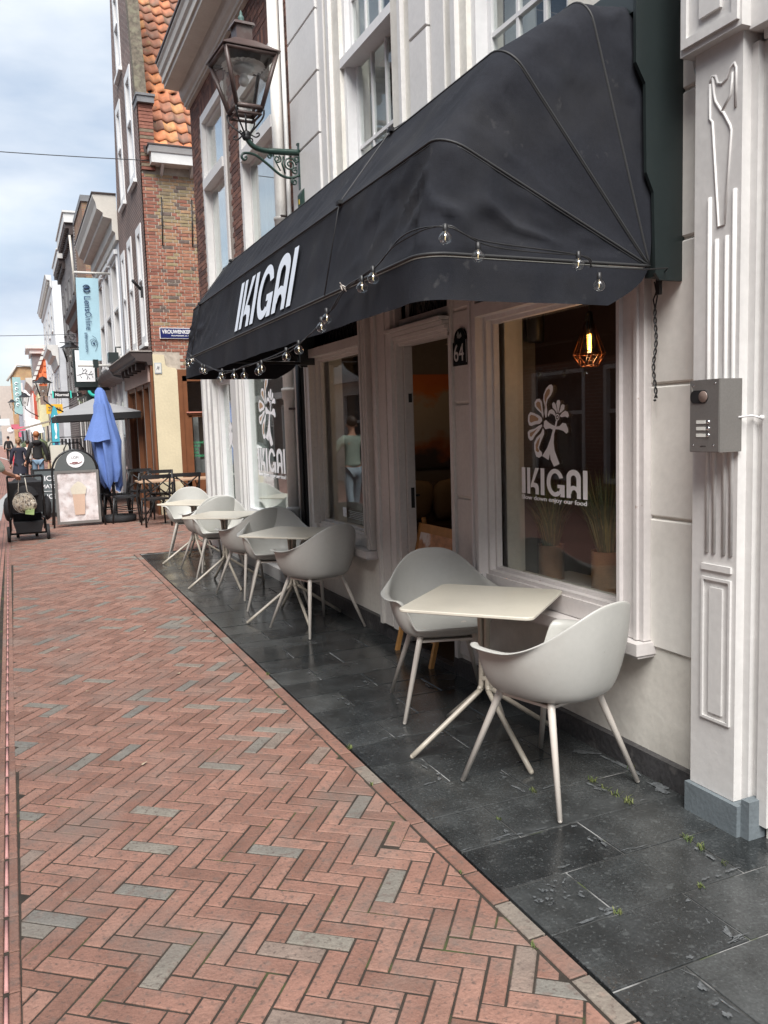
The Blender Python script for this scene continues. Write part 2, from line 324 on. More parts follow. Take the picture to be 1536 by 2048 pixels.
def brick_run(pl, a0, a1, z0, z1, bl, bh, j, holes, m, parent, limit, proud=.006, bond='flemish', tintf=None, jag=.0, rz=None):
    """individual bricks on a wall; the first `limit` (the largest in view) are parts, the rest one joined part"""
    rows = int((z1 - z0) / (bh + j)); out = []
    for r in range(rows):
        z = z0 + r * (bh + j); a = a0 - (r % 2) * (bl * .25); k = r % 2
        while a < a1:
            L = bl if k % 2 == 0 else bl * .48
            b0, b1 = max(a, a0), min(a + L, a1)
            if b1 - b0 > .02 and not any(h[0] < b1 and h[1] > b0 and h[2] < z + bh and h[3] > z for h in holes): out.append((b0, b1, z))
            a += L + j; k += 1
    rest = MB()
    variants = {}
    for i, (b0, b1, z) in enumerate(out):
        t = tintf((b0 + b1) / 2, z) if tintf else random.random()
        t = round(min(1, max(0, t)) * 9) / 9 if i < limit else min(1, max(0, t))
        d = -proud * random.uniform(.4, 1.0)
        if i < limit:
            key = (round(b1 - b0, 3), t)
            if key not in variants:
                q = MB(); q.tint = t; w = (b1 - b0); 
                if pl[0] == 'x': q.box(0, .05, 0, w, 0, bh)
                else: q.box(0, w, 0, .05, 0, bh)
                variants[key] = q.mesh('brick'); variants[key].materials.append(m)
            loc = (pl[1] + d, b0, z) if pl[0] == 'x' else (b0, pl[1] + d, z)
            o = link('brick', variants[key], parent); o.location = Vector(loc) - wloc(parent)
            if jag: o.location.z += random.uniform(-jag, jag)
        else:
            rest.tint = t; rest.pbox(pl, b0, b1, z, z + bh, d, .02)
    if rest.v: rest.build('brickwork', m, parent, kind='stuff')
# ================================================================== GROUND
g = MB(); g.quad((-60, -20, -.03), (60, -20, -.03), (60, 400, -.03), (-60, 400, -.03))
M['earth'] = mat('street_bed', (.07, .055, .045), .95, .3, 8, .3, 60)
ground = g.build('ground', M['earth'], kind='structure')
M['farpave'] = brickmat('far_street_brick', (.33, .165, .13), (.26, .14, .115), (.12, .08, .065), .2, .066, 'g', .006, .8, .3)
street = link('street', None, kind='structure')
g = MB(); g.quad((-.225, 24, 0), (3.2, 24, 0), (3.2, 400, 0), (-.225, 400, 0)); g.quad((-12, -4, 0), (-.225, -4, 0), (-.225, 400, 0), (-12, 400, 0)); g.quad((2.46, 11.6, .0), (14, 11.6, .0), (14, 16.3, .0), (2.46, 16.3, .0))
g.build('brick_surface', M['farpave'], street)
g = MB(); g.quad((-.225, -2, -.0034), (1.36, -2, -.0034), (1.36, 10.98, -.0034), (-.225, 10.98, -.0034)); g.quad((-.225, 10.98, -.0034), (2.47, 10.98, -.0034), (2.47, 24, -.0034), (-.225, 24, -.0034))
g.build('joint_sand', M['joint'], street)
def clip(poly, x0, x1, y0, y1):
    for ax, val, sg in ((0, x0, 1), (0, x1, -1), (1, y0, 1), (1, y1, -1)):
        res = []
        for i in range(len(poly)):
            a, b = poly[i - 1], poly[i]; ia, ib = (a[ax] - val) * sg >= 0, (b[ax] - val) * sg >= 0
            if ia != ib: t = (val - a[ax]) / (b[ax] - a[ax]); res.append((a[0] + (b[0] - a[0]) * t, a[1] + (b[1] - a[1]) * t))
            if ib: res.append(b)
        poly = res
        if len(poly) < 3: return []
    poly = [p for i, p in enumerate(poly) if math.hypot(p[0] - poly[i - 1][0], p[1] - poly[i - 1][1]) > .005]
    return poly if len(poly) >= 3 else []
def area(p): return abs(sum(p[i - 1][0] * p[i][1] - p[i][0] * p[i - 1][1] for i in range(len(p)))) / 2
def paver(mb, poly, ztop, gap=.0034, bev=.0030, h=.028):
    n = len(poly); cx = sum(p[0] for p in poly) / n; cy = sum(p[1] for p in poly) / n
    small = area(poly) < .0045
    def inset(d):
        if small:
            return [(x + (cx - x) * min(.5, d * 1.3 / (math.hypot(cx - x, cy - y) + 1e-9)), y + (cy - y) * min(.5, d * 1.3 / (math.hypot(cx - x, cy - y) + 1e-9))) for x, y in poly]
        o = []; lines = []
        for i in range(n):
            x0, y0 = poly[i]; x1, y1 = poly[(i + 1) % n]; dx, dy = x1 - x0, y1 - y0; L = math.hypot(dx, dy) or 1e-9; nx, ny = -dy / L, dx / L
            if (cx - x0) * nx + (cy - y0) * ny < 0: nx, ny = -nx, -ny
            dd = min(d, .45 * abs((cx - x0) * nx + (cy - y0) * ny)); lines.append((nx, ny, nx * x0 + ny * y0 + dd))
        for i in range(n):
            a1, b1, c1 = lines[i - 1]; a2, b2, c2 = lines[i]; D = a1 * b2 - a2 * b1
            if abs(D) < 1e-4: o.append(poly[i]); continue
            x, y = (c1 * b2 - c2 * b1) / D, (a1 * c2 - a2 * c1) / D
            if math.hypot(x - poly[i][0], y - poly[i][1]) > 6 * d: x, y = poly[i][0] + (cx - poly[i][0]) * .2, poly[i][1] + (cy - poly[i][1]) * .2
            o.append((x, y))
        return o
    a, b = inset(gap), inset(gap + bev)
    vs = [(x, y, ztop - h) for x, y in a] + [(x, y, ztop - bev) for x, y in a] + [(x, y, ztop) for x, y in b]
    fs = [tuple(range(2 * n, 3 * n))] + [(i, (i + 1) % n, (i + 1) % n + n, i + n) for i in range(n)] + [(i + n, (i + 1) % n + n, (i + 1) % n + 2 * n, i + 2 * n) for i in range(n)]
    mb.add(vs, fs)
# herringbone lattice: bricks of 200 x 65 mm, turned 51.5 degrees
bl, bw = .204, .068
A1 = R(51.5); e1 = (math.cos(A1), math.sin(A1)); e2 = (math.sin(A1), -math.cos(A1))
cells = []
for i in range(-235, 60):
    for j in range(-60, 160):
        # each step of the stair: one brick along e1, one along e2
        m_ = i; s_ = j
        # lattice vectors: (bw, bw) diagonal step and (2*bl, 0) along the e1 axis
        U = m_ * bw + s_ * 2 * bl; V = m_ * bw
        X = U * e1[0] + V * e2[0] - 1.0; Y = U * e1[1] + V * e2[1] + 1.0
        if -1 < X < 3.2 and .7 < Y < 24.8:
            cells.append((U, V))
pieces = []
def uv(U, V): return (U * e1[0] + V * e2[0] - 1.0, U * e1[1] + V * e2[1] + 1.0)
for U, V in cells:
    for (a0, a1, b0, b1) in ((U, U + bl, V, V + bw), (U + bl, U + bl + bw, V + bw - bl, V + bw)):
        P = [uv(a0, b0), uv(a1, b0), uv(a1, b1), uv(a0, b1)]
        for reg in ((-.092 if uv(a0, b0)[1] < 4 else -.12, 1.303, .9, 10.98), (-.15, 2.46, 10.98, 24.0)):
            q = clip(P, *reg)
            if q and area(q) > .0014:
                pieces.append((q, area(q) > bl * bw * .995, a1 - a0 > bw * 1.5))
pieces.sort(key=lambda t: sum(p[1] for p in t[0]) / len(t[0]))
vis = [t for t in pieces if max(p[1] for p in t[0]) > 1.18]
def btint():
    t = random.random(); return .8 + .2 * random.random() if t < .11 else random.random() * .74
rest = MB(); varm = {}; nind = 0
for q, full, along in vis:
    cx = sum(p[0] for p in q) / len(q); cy = sum(p[1] for p in q) / len(q)
    if nind < 262 and cy > 1.25:
        nind += 1; t = round(btint() * 23) / 23; dz = random.uniform(-.0014, .0020)
        if full:
            key = (along, t)
            if key not in varm:
                b = MB(); b.tint = t; c = [(p[0] - cx, p[1] - cy) for p in q]; paver(b, c, 0); varm[key] = b.mesh('brick'); varm[key].materials.append(M['brickpave'])
            o = link('brick', varm[key], street); o.location = (cx, cy, dz)
        else:
            b = MB(); b.tint = t; paver(b, q, dz); o = b.build('brick', M['brickpave'], street)
        o.rotation_euler = (random.uniform(-.007, .007), random.uniform(-.007, .007), random.uniform(-.008, .008)) if full else (0, 0, 0)
    else:
        rest.tint = btint(); paver(rest, q, random.uniform(-.0012, .0018))
rest.build('brick_field', M['brickpave'], street, kind='stuff')
# border row of bricks laid lengthways along the slabs, and the drain channel on the other side
y = 1.0; n = 0; rest = MB()
while y < 10.9:
    L = random.choice((.2, .2, .2, .17)); q = [(1.306, y), (1.372, y), (1.372, y + L), (1.306, y + L)]
    t = random.choice((.0, .1, .3, .2, .4, .5, .85))
    if n < 22 and y > 1.2: b = MB(); b.tint = t; paver(b, q, .001); b.build('border_brick', M['brickpave'], street); n += 1
    else: rest.tint = t; paver(rest, q, .001)
    y += L + .003
rest.build('border_row', M['brickpave'], street, kind='stuff')
M['groove'] = mat('pink_worn_groove', (.50, .26, .24), .7, .1)
y = 1.0; n = 0; rest = MB(); gro = MB()
def chx(y): return -.090 - max(0, y - 2.2) * .0055
while y < 24:
    L = .2; a, b_ = chx(y), chx(y + L); q = None
    t = random.choice((.15, .3, .4, .5, .6))
    def lay(b):
        b.tint = t
        for s0, s1 in ((-.075, -.045), (-.032, 0)): paver(b, [(a + s0, y), (a + s1, y), (b_ + s1, y + L), (b_ + s0, y + L)], .002, .0015, .003)
    if n < 18 and y > 1.3: b = MB(); lay(b); b.build('channel_brick', M['brickpave'], street); n += 1
    else: lay(rest)
    gro.tube([(a - .0385, y + .012, -.003), (b_ - .0385, y + L - .014, -.003)], .0062, 6)
    y += L + .004
rest.build('channel_row', M['brickpave'], street, kind='stuff'); gro.build('channel_groove', M['groove'], street, kind='stuff')
# pale stone band that swings across the street far ahead
g = MB(); pts = [(-1.1, 71), (-.2, 59), (.17, 46), (.2, 37), (.05, 31), (-.19, 25.5), (-.34, 22.6), (-.41, 21), (-.42, 17)]
for (x0, y0), (x1, y1) in zip(pts, pts[1:]): g.quad((x0 - .09, y0, .006), (x0 + .09, y0, .006), (x1 + .09, y1, .006), (x1 - .09, y1, .006))
g.build('stone_band', flat('pale_kerb_stone', (.42, .42, .41)), street)
# ---- dark slabs
pav = link('pavement', None, kind='structure')
g = MB(); g.quad((1.382, .6, -.004), (4.2, .6, -.004), (4.2, 2.2, -.004), (1.382, 2.2, -.004)); g.quad((1.382, 2.2, -.004), (2.46, 2.2, -.004), (2.46, 10.955, -.004), (1.382, 10.955, -.004)); g.build('slab_bed', M['slabjoint'], pav)
ys = [1.69 + .277 * k for k in range(-4, 34)]
for k in range(len(ys) - 1):
    y0, y1 = ys[k], min(ys[k + 1], 10.965); odd = k % 2
    if y0 > 10.9: break
    xs = [1.376, 1.89, 2.437] if not odd else [1.376, 1.632, 2.175, 2.437]
    if y0 < 2.1:
        xs = [1.376, 1.89, 2.43, 2.97, 3.6] if not odd else [1.376, 1.632, 2.165, 2.71, 3.25]
    for a, b_ in zip(xs, xs[1:]):
        m_ = MB(); m_.tint = random.random(); j = random.uniform(-.002, .002); j2 = random.uniform(-.002, .002)
        paver(m_, [(a + .001, y0 + j), (b_ - .001, y0 + j2), (b_ - .001, y1 - .001), (a + .001, y1 - .001)], random.uniform(-.001, .002), .0026, .0018, .03); m_.build('slab', M['slab'], pav)
# thin pale patches on the slabs: wet reflections painted in as colour
M['paintsheen'] = mat('painted_wet_sheen', (.095, .102, .106), .22, .4, 60)
def blob(cx, cy, rx, ry, rot, n=30, seed=0):
    rr = random.Random(seed); o = []; ph = [rr.uniform(0, 6.28) for _ in range(4)]
    for i in range(n):
        t = 2 * math.pi * i / n; k = 1 + .25 * math.sin(2 * t + ph[0]) + .2 * math.sin(3 * t + ph[1]) + .2 * math.sin(5 * t + ph[2]) + .16 * math.sin(9 * t + ph[3]) + .1 * math.sin(13 * t + ph[1])
        x, y = rx * k * math.cos(t), ry * k * math.sin(t); o.append((cx + x * math.cos(rot) - y * math.sin(rot), cy + x * math.sin(rot) + y * math.cos(rot)))
    return o
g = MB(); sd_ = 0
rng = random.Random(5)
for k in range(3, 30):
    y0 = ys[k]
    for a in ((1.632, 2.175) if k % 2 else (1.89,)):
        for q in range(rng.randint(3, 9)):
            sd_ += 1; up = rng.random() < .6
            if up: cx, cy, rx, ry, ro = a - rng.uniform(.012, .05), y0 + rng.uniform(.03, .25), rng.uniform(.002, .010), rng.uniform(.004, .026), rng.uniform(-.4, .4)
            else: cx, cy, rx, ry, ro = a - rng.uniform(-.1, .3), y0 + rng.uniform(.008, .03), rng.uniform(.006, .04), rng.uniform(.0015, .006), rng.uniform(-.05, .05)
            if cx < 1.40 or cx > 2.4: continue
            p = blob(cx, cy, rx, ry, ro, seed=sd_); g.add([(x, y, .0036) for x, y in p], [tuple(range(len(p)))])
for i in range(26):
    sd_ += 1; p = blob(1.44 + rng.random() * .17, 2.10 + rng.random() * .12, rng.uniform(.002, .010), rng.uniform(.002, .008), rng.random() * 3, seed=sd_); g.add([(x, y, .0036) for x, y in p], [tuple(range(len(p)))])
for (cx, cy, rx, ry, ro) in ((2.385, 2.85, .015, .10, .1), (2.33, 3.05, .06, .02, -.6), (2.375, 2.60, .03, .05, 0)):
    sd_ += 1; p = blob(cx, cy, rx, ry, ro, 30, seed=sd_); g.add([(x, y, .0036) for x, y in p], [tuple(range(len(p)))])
g.build('painted_sheen_marks', M['paintsheen'], pav, kind='stuff')
# moss and weeds in the joints
w = MB(); rng = random.Random(3)
for (x, y, n, s) in ((2.168, 2.783, 18, .026), (2.161, 2.70, 14, .02), (2.17, 2.63, 15, .02), (2.169, 2.56, 24, .026), (1.889, 2.82, 18, .02), (1.63, 2.68, 10, .014), (2.157, 2.22, 22, .022), (2.152, 2.15, 22, .02), (2.146, 2.04, 9, .014), (1.627, 1.968, 16, .018), (1.97, 1.965, 22, .014), (1.38, 3.624, 24, .02), (2.41, 2.80, 22, .04), (1.36, 5.0, 10, .02), (1.30, 1.95, 10, .014), (2.43, 2.62, 12, .03), (1.31, 3.2, 10, .012), (1.31, 2.4, 9, .012)):
    for i in range(n):
        a = rng.uniform(0, 6.28); d = rng.uniform(0, s * .8); bx, by = x + d * math.cos(a), y + d * math.sin(a) * 1.4; h = s * rng.uniform(.3, 1.1); l = rng.uniform(.2, 1.1) * s; a2 = rng.uniform(0, 6.28)
        dx, dy = math.cos(a2), math.sin(a2); wv = .0022; px_, py_ = -dy * wv, dx * wv
        w.tint = rng.random()
        w.add([(bx - px_, by - py_, .0), (bx + px_, by + py_, .0), (bx + dx * l * .5 + px_ * .8, by + dy * l * .5 + py_ * .8, h * .8), (bx + dx * l * .5 - px_ * .8, by + dy * l * .5 - py_ * .8, h * .8), (bx + dx * l, by + dy * l, h)], [(0, 1, 2, 3), (3, 2, 4)])
M['weed'] = mat('weed_green', (.12, .2, .03), .7, .2, tint=[(0, (.05, .085, .02)), (1, (.15, .16, .05))])
w.build('weeds', M['weed'], label='tiny green weeds sprouting in the slab joints', cat='weeds', kind='stuff')
w = MB()
for (x, y) in ((.75, 7.2), (.83, 6.6), (.86, 5.3), (.45, 3.9), (.92, 8.6), (.25, 6.3), (.3, 5.2), (1.0, 9.6)):
    p = blob(x, y, .013, .009, rng.random() * 3, 9, seed=int(x * 100)); w.tint = rng.random(); w.add([(a, b, .006 + .006 * rng.random()) for a, b in p], [tuple(range(9))])
M['leaf'] = mat('dry_leaf', (.34, .27, .19), .7, .2)
w.build('fallen_leaves', M['leaf'], label='scattered small dry leaves lying on the brick street', cat='leaves', kind='stuff')
# ================================================================== RESTAURANT BUILDING (X = 2.44 faces the street)
FX = ('x', 2.44); XW = 2.44
rest_b = thing('restaurant_building', 'cream stucco restaurant building with the black awning and house number 64', 'building', (2.44, 2.44, 0))
mb = MB()
G_HOLES = [(2.87, 4.05, .68, 2.56), (4.44, 5.14, .02, 2.56, .07), (5.76, 6.90, .70, 2.56)]
U_HOLES = [(3.28, 4.20, 2.95, 5.1), (5.18, 6.10, 2.95, 5.1)]
wall(mb, FX, 2.44, 7.26, .1, 5.6, G_HOLES + U_HOLES, .24)
mb.box(2.68, 2.7, 2.44, 2.52, .0, 5.6); mb.box(2.44, 2.7, 7.255, 7.27, 0, 5.6)
mb.build('wall', M['stuccolow'], rest_b)
mb = MB()  # dark stone plinth
mb.box(2.405, 2.44, 2.44, 4.44, 0, .105); mb.box(2.405, 2.44, 5.14, 7.2, 0, .125); mb.box(2.44, 2.66, 4.3, 5.25, -.02, .045); mb.build('plinth', M['plinth'], rest_b)
def block(a0, a1, z0, z1, d=.018, m='stucco'):
    b = MB(); c = .006
    b.add([(XW, a0, z0), (XW, a1, z0), (XW, a1, z1), (XW, a0, z1), (XW - d + c, a0, z0), (XW - d + c, a1, z0), (XW - d + c, a1, z1), (XW - d + c, a0, z1),
           (XW - d, a0 + c, z0 + c), (XW - d, a1 - c, z0 + c), (XW - d, a1 - c, z1 - c), (XW - d, a0 + c, z1 - c)],
          [(0, 1, 5, 4), (1, 2, 6, 5), (2, 3, 7, 6), (3, 0, 4, 7), (4, 5, 9, 8), (5, 6, 10, 9), (6, 7, 11, 10), (7, 4, 8, 11), (8, 9, 10, 11)])
    b.build('stucco_block', M[m], rest_b)
for z0, z1 in ((.575, 1.125), (1.137, 1.675), (1.687, 2.23), (2.242, 2.78), (2.792, 3.4)): block(2.452, 2.725, z0, z1, .012)
for z0, z1 in ((.13, .56), (.565, 1.10), (1.112, 1.66), (1.672, 2.205), (2.217, 2.6)):
    block(4.17, 4.43, z0, z1, .012, 'trim')
    if z0 > .5: block(5.52, 5.66, z0, z1, .012, 'trim')
# upper wall: raised rusticated strips
for z0, z1 in ((2.9, 3.44), (3.45, 3.905), (3.917, 4.38), (4.392, 4.85), (4.862, 5.4)):
    block(6.52, 7.24, z0, z1, .03, 'white'); block(4.62, 4.86, z0, z1, .03, 'white'); block(2.46, 2.9, z0, z1, .02, 'white')
mb = MB()
for a0, a1, d in ((6.40, 6.515, .012), (6.24, 6.29, .03), (4.98, 5.02, .03), (4.44, 4.6, .012), (4.28, 4.33, .03)): mb.box(XW - d, XW, a0, a1, 2.9, 5.5)
mb.build('window_surround', M['white'], rest_b)
# ---------------- ground floor windows
def shopwin(a0, a1, zsill, gz0, gz1, oa0, oa1, rot, label):
    """big fixed pane in a moulded frame, lattice transom above"""
    b = MB(); T = 2.58
    b.box(2.39, 2.56, oa0, a0, zsill, T); b.box(2.39, 2.56, a1, oa1, zsill, T)            # posts
    b.box(2.415, 2.54, a0, a1, zsill, gz0); b.box(2.37, 2.55, a0, a1, gz1, gz1 + .07)      # bottom rail, transom
    for (x0, x1, e) in ((2.428, 2.47, .022), (2.465, 2.50, .04)):                          # stepped mouldings towards the pane
        b.box(x0, x1, a0, a0 + e, gz0, gz1); b.box(x0, x1, a1 - e, a1, gz0, gz1); b.box(x0, x1, a0 + e, a1 - e, gz0, gz0 + e); b.box(x0, x1, a0 + e, a1 - e, gz1 - e, gz1)
    for yy in (oa0 + .03, oa1 - .045): b.box(2.378, 2.39, yy, yy + .02, zsill, T)
    b.box(2.37, 2.39, a0 - .02, a0, gz0, T); b.box(2.37, 2.39, a1, a1 + .02, gz0, T)
    w = b.build('window', M['trim'] if label == 'l' else M['trimr'], rest_b)
    c = (a0 + a1) / 2; h = (a1 - a0) / 2 + .01; b = MB(); dx = math.tan(rot) * h
    x = 2.505
    b.hexa([(x - dx, c - h, gz0), (x - dx + .006, c - h, gz0), (x + dx + .006, c + h, gz0), (x + dx, c + h, gz0), (x - dx, c - h, gz1), (x - dx + .006, c - h, gz1), (x + dx + .006, c + h, gz1), (x + dx, c + h, gz1)])
    b.build('pane', M['glass'], w)
    b = MB(); b.box(2.52, 2.526, a0, a1, gz1 + .07, T); b.build('transom_pane', M['winglass'], w)
    b = MB(); L = T - gz1 - .07; z0 = gz1 + .07; st = .085; n_ = int((a1 - a0) / st) + 6
    for k in range(-6, n_):
        for sg in (1, -1):
            ya = a0 + k * st; pts = []
            for i in range(2):
                zz = z0 + L * i; yy = ya + (L * .5 if i else 0) * sg; pts.append([yy, zz])
            (p0, q0), (p1, q1) = pts
            lo, hi = a0, a1
            if max(p0, p1) < lo or min(p0, p1) > hi: continue
            def cut(p, q, P, Q):
                if p < lo: t = (lo - p) / (P - p); return lo, q + (Q - q) * t
                if p > hi: t = (hi - p) / (P - p); return hi, q + (Q - q) * t
                return p, q
            A_, B_ = cut(p0, q0, p1, q1), cut(p1, q1, p0, q0)
            if abs(A_[0] - B_[0]) > .004: b.tube([(2.512, *A_), (2.512, *B_)], .0035, 4)
    b.build('lattice', M['black'], w)
    b = MB(); b.box(2.335, 2.445, oa0 - .02, oa1 + .02, zsill - .055, zsill - .004); b.box(2.35, 2.44, oa0 - .01, oa1 + .01, zsill - .07, zsill - .055); b.build('sill', M['trimr'], w)
    return w
M['trimr'] = mat('pale_pinkish_frame_paint', (.60, .57, .555), .5, .05, 3, .1, 25, dirt=[((.3, .2, .14), 30, .72, .76, .6)])
win1 = shopwin(2.87, 4.05, .60, .69, 2.13, 2.72, 4.17, 0.0, 'r')
win2 = shopwin(5.76, 6.90, .62, .71, 2.15, 5.67, 7.08, R(-1.85), 'l')
# ---------------- pier and moulded door surround
mb = MB()
for a0, a1, d in ((5.14, 5.17, .05), (5.17, 5.25, .075), (5.25, 5.29, .055), (5.29, 5.42, .065), (5.42, 5.46, .085), (5.46, 5.51, .03)): mb.box(XW - d, XW + .03, a0, a1, .12, 2.6)
mb.box(2.41, 2.45, 4.40, 4.44, .03, 2.6)
mb.build('door_surround', M['trim'], rest_b)
mb = MB()
for i, (d, z) in enumerate(((.03, 2.075), (.045, 2.095), (.06, 2.115), (.08, 2.14), (.1, 2.165))): mb.box(XW - d, XW + .05, 4.42, 5.18 + d * .4, z, z + .021)
mb.box(2.42, 2.5, 4.44, 5.14, 2.19, 2.25); mb.build('door_lintel', M['trim'], rest_b)
mb = MB(); mb.box(2.5, 2.505, 4.44, 5.14, 2.25, 2.56); tw = mb.build('transom_light', M['winglass'], rest_b)
mb = MB()
for k in range(-3, 10):
    for sg in (1, -1):
        y0 = 4.44 + k * .085; y1 = y0 + sg * .16
        if min(y0, y1) < 4.44 or max(y0, y1) > 5.14: continue
        mb.tube([(2.49, y0, 2.25), (2.49, y1, 2.56)], .0035, 4)
mb.build('lattice', M['black'], tw)
# open door leaf seen edge-on, swung inwards
DM = Matrix.Translation((2.50, 5.115, 0)) @ Matrix.Rotation(R(82), 4, 'Z') @ Matrix.Translation((-2.48, -5.07, 0))
mb = MB(); mb.box(2.48, 3.14, 5.07, 5.115, .05, 2.07); mb.box(2.60, 3.05, 5.062, 5.07, 1.1, 1.95); mb.box(2.60, 3.05, 5.062, 5.07, .2, .9); mb.xform(DM); door = mb.build('door', M['white'], rest_b)
mb = MB(); mb.box(2.474, 2.48, 5.08, 5.105, .98, 1.12); mb.tube([(2.53, 5.06, 1.06), (2.53, 5.03, 1.06), (2.64, 5.03, 1.06)], .008, 6)
mb.xform(DM); mb.build('handle', M['blackmetal'], door)
for z in (.3, 1.7): mb = MB(); mb.box(2.474, 2.48, 5.08, 5.105, z, z + .06); mb.xform(DM); mb.build('hinge', M['blackmetal'], door)
mb = MB(); mb.box(2.44, 2.50, 5.115, 5.135, .03, 2.07); mb.box(2.5, 2.56, 4.42, 4.45, .03, 2.2); mb.build('door_frame', M['trim'], rest_b)
# ---------------- rooms behind the glass
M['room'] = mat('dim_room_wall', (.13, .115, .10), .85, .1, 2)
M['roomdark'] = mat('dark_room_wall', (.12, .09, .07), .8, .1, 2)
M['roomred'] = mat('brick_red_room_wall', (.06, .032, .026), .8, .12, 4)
M['floorwood'] = mat('dark_floor_boards', (.05, .035, .025), .5, .2, 4)
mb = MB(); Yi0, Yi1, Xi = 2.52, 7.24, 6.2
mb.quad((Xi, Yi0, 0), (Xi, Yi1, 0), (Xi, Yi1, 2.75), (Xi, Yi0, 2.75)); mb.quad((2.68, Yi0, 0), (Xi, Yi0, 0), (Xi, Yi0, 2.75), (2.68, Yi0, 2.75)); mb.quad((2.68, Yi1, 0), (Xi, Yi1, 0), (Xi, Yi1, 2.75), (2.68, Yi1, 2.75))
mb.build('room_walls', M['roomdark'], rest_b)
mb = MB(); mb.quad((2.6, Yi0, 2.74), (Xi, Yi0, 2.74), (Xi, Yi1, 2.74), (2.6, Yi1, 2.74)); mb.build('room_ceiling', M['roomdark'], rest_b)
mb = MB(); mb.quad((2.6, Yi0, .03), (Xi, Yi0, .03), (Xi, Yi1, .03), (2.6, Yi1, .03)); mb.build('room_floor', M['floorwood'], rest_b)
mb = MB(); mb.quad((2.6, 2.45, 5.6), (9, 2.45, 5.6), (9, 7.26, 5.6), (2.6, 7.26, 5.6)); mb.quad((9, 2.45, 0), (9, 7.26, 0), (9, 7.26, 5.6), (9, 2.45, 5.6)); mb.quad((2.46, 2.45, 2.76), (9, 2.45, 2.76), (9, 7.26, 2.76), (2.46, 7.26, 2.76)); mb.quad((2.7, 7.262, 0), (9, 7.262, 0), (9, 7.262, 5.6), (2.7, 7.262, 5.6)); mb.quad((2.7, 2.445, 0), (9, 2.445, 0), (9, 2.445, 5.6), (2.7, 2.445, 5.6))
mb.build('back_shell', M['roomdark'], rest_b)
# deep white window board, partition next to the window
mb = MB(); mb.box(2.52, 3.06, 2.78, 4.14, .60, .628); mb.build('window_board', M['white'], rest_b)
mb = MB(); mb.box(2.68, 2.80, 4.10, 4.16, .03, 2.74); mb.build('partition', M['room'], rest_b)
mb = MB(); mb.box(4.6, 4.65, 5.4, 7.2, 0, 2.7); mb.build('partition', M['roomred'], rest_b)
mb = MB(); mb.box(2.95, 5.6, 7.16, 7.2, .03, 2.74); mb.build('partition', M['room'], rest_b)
mb = MB(); mb.box(2.40, 2.62, 4.42, 5.14, .0, .04); mb.build('door_step', M['plinth'], rest_b)
# ---------------- upper windows (white sashes)
def sash(a0, a1, z0, z1, mid):
    b = MB(); rec = .1; x0 = XW + rec
    b.box(XW + .03, x0 + .05, a0, a0 + .05, z0, z1); b.box(XW + .03, x0 + .05, a1 - .05, a1, z0, z1); b.box(XW + .03, x0 + .05, a0, a1, z0 - .04, z0 + .05)
    b.box(XW + .0, x0 + .04, a0 + .002, a1 - .002, mid - .035, mid + .03)
    for (c0, c1, dx) in ((z0 + .05, mid - .035, .035), (mid + .03, z1, 0)):
        xx = x0 - .03 + dx
        b.box(xx, xx + .04, a0 + .05, a0 + .09, c0, c1); b.box(xx, xx + .04, a1 - .09, a1 - .05, c0, c1); b.box(xx, xx + .04, a0 + .09, a1 - .09, c0, c0 + .05)
        for k in (1, 2): yy = a0 + .09 + (a1 - a0 - .18) * k / 3; b.box(xx + .006, xx + .034, yy - .011, yy + .011, c0, c1)
        zz = (c0 + c1) / 2; b.box(xx + .004, xx + .036, a0 + .09, a1 - .09, zz - .012, zz + .012)
    w = b.build('window', M['whiteclean'], rest_b)
    b = MB(); b.box(x0 + .02, x0 + .025, a0 + .05, a1 - .05, z0 + .05, mid); b.box(x0 - .015, x0 - .01, a0 + .05, a1 - .05, mid, z1); b.build('pane', M['glass'], w)
    b = MB(); b.box(x0 + .12, x0 + .13, a1 - .34, a1 - .05, z0, z1); b.box(x0 + .12, x0 + .13, a0 + .05, a0 + .12, z0, z1); b.build('curtain', flat('grey_curtain', (.35, .35, .34)), w)
    return w
sash(3.28, 4.20, 3.0, 5.1, 4.3); sash(5.18, 6.10, 3.0, 5.1, 4.27)
# ---------------- carved timber pilaster at the corner with the neighbour
pil = thing('carved_pilaster', 'white painted timber pilaster with flutes and V shaped carving beside the stucco wall', 'pilaster', (2.4, 2.3, 0))
b = MB(); b.box(2.345, 2.44, 2.185, 2.40, .12, 2.84); b.box(2.375, 2.445, 2.40, 2.425, .14, 2.8); b.build('shaft', M['trimw'] if 'trimw' in M else M['white'], pil)
b = MB(); b.box(2.305, 2.44, 2.155, 2.435, 2.84, 3.6)
PF = lambda a, z, d: (2.305 - d, a, z)
for a0, a1, z0, z1 in ((2.165, 2.19, 2.86, 3.6), (2.395, 2.42, 2.86, 3.6), (2.19, 2.395, 2.86, 2.89), (2.24, 2.335, 2.93, 3.5)): b.box(2.293, 2.305, a0, a1, z0, z1)
b.build('capital', M['white'], pil)
b = MB(); b.box(2.325, 2.43, 2.150, 2.41, 0, .118); b.box(2.345, 2.43, 2.112, 2.149, 0, .145); b.build('stone_foot', M['bluestone'], pil)
fl = [(2.325, 2.327, 1.04), (2.291, 2.175, 1.04), (2.245, 2.178, 1.04), (2.212, 2.329, 1.04)]
for (yy, zt, zb) in fl:
    b = MB(); b.tube([(2.345, yy, zb), (2.345, yy, zt)], .0085, 8); b.build('flute', M['white'], pil)
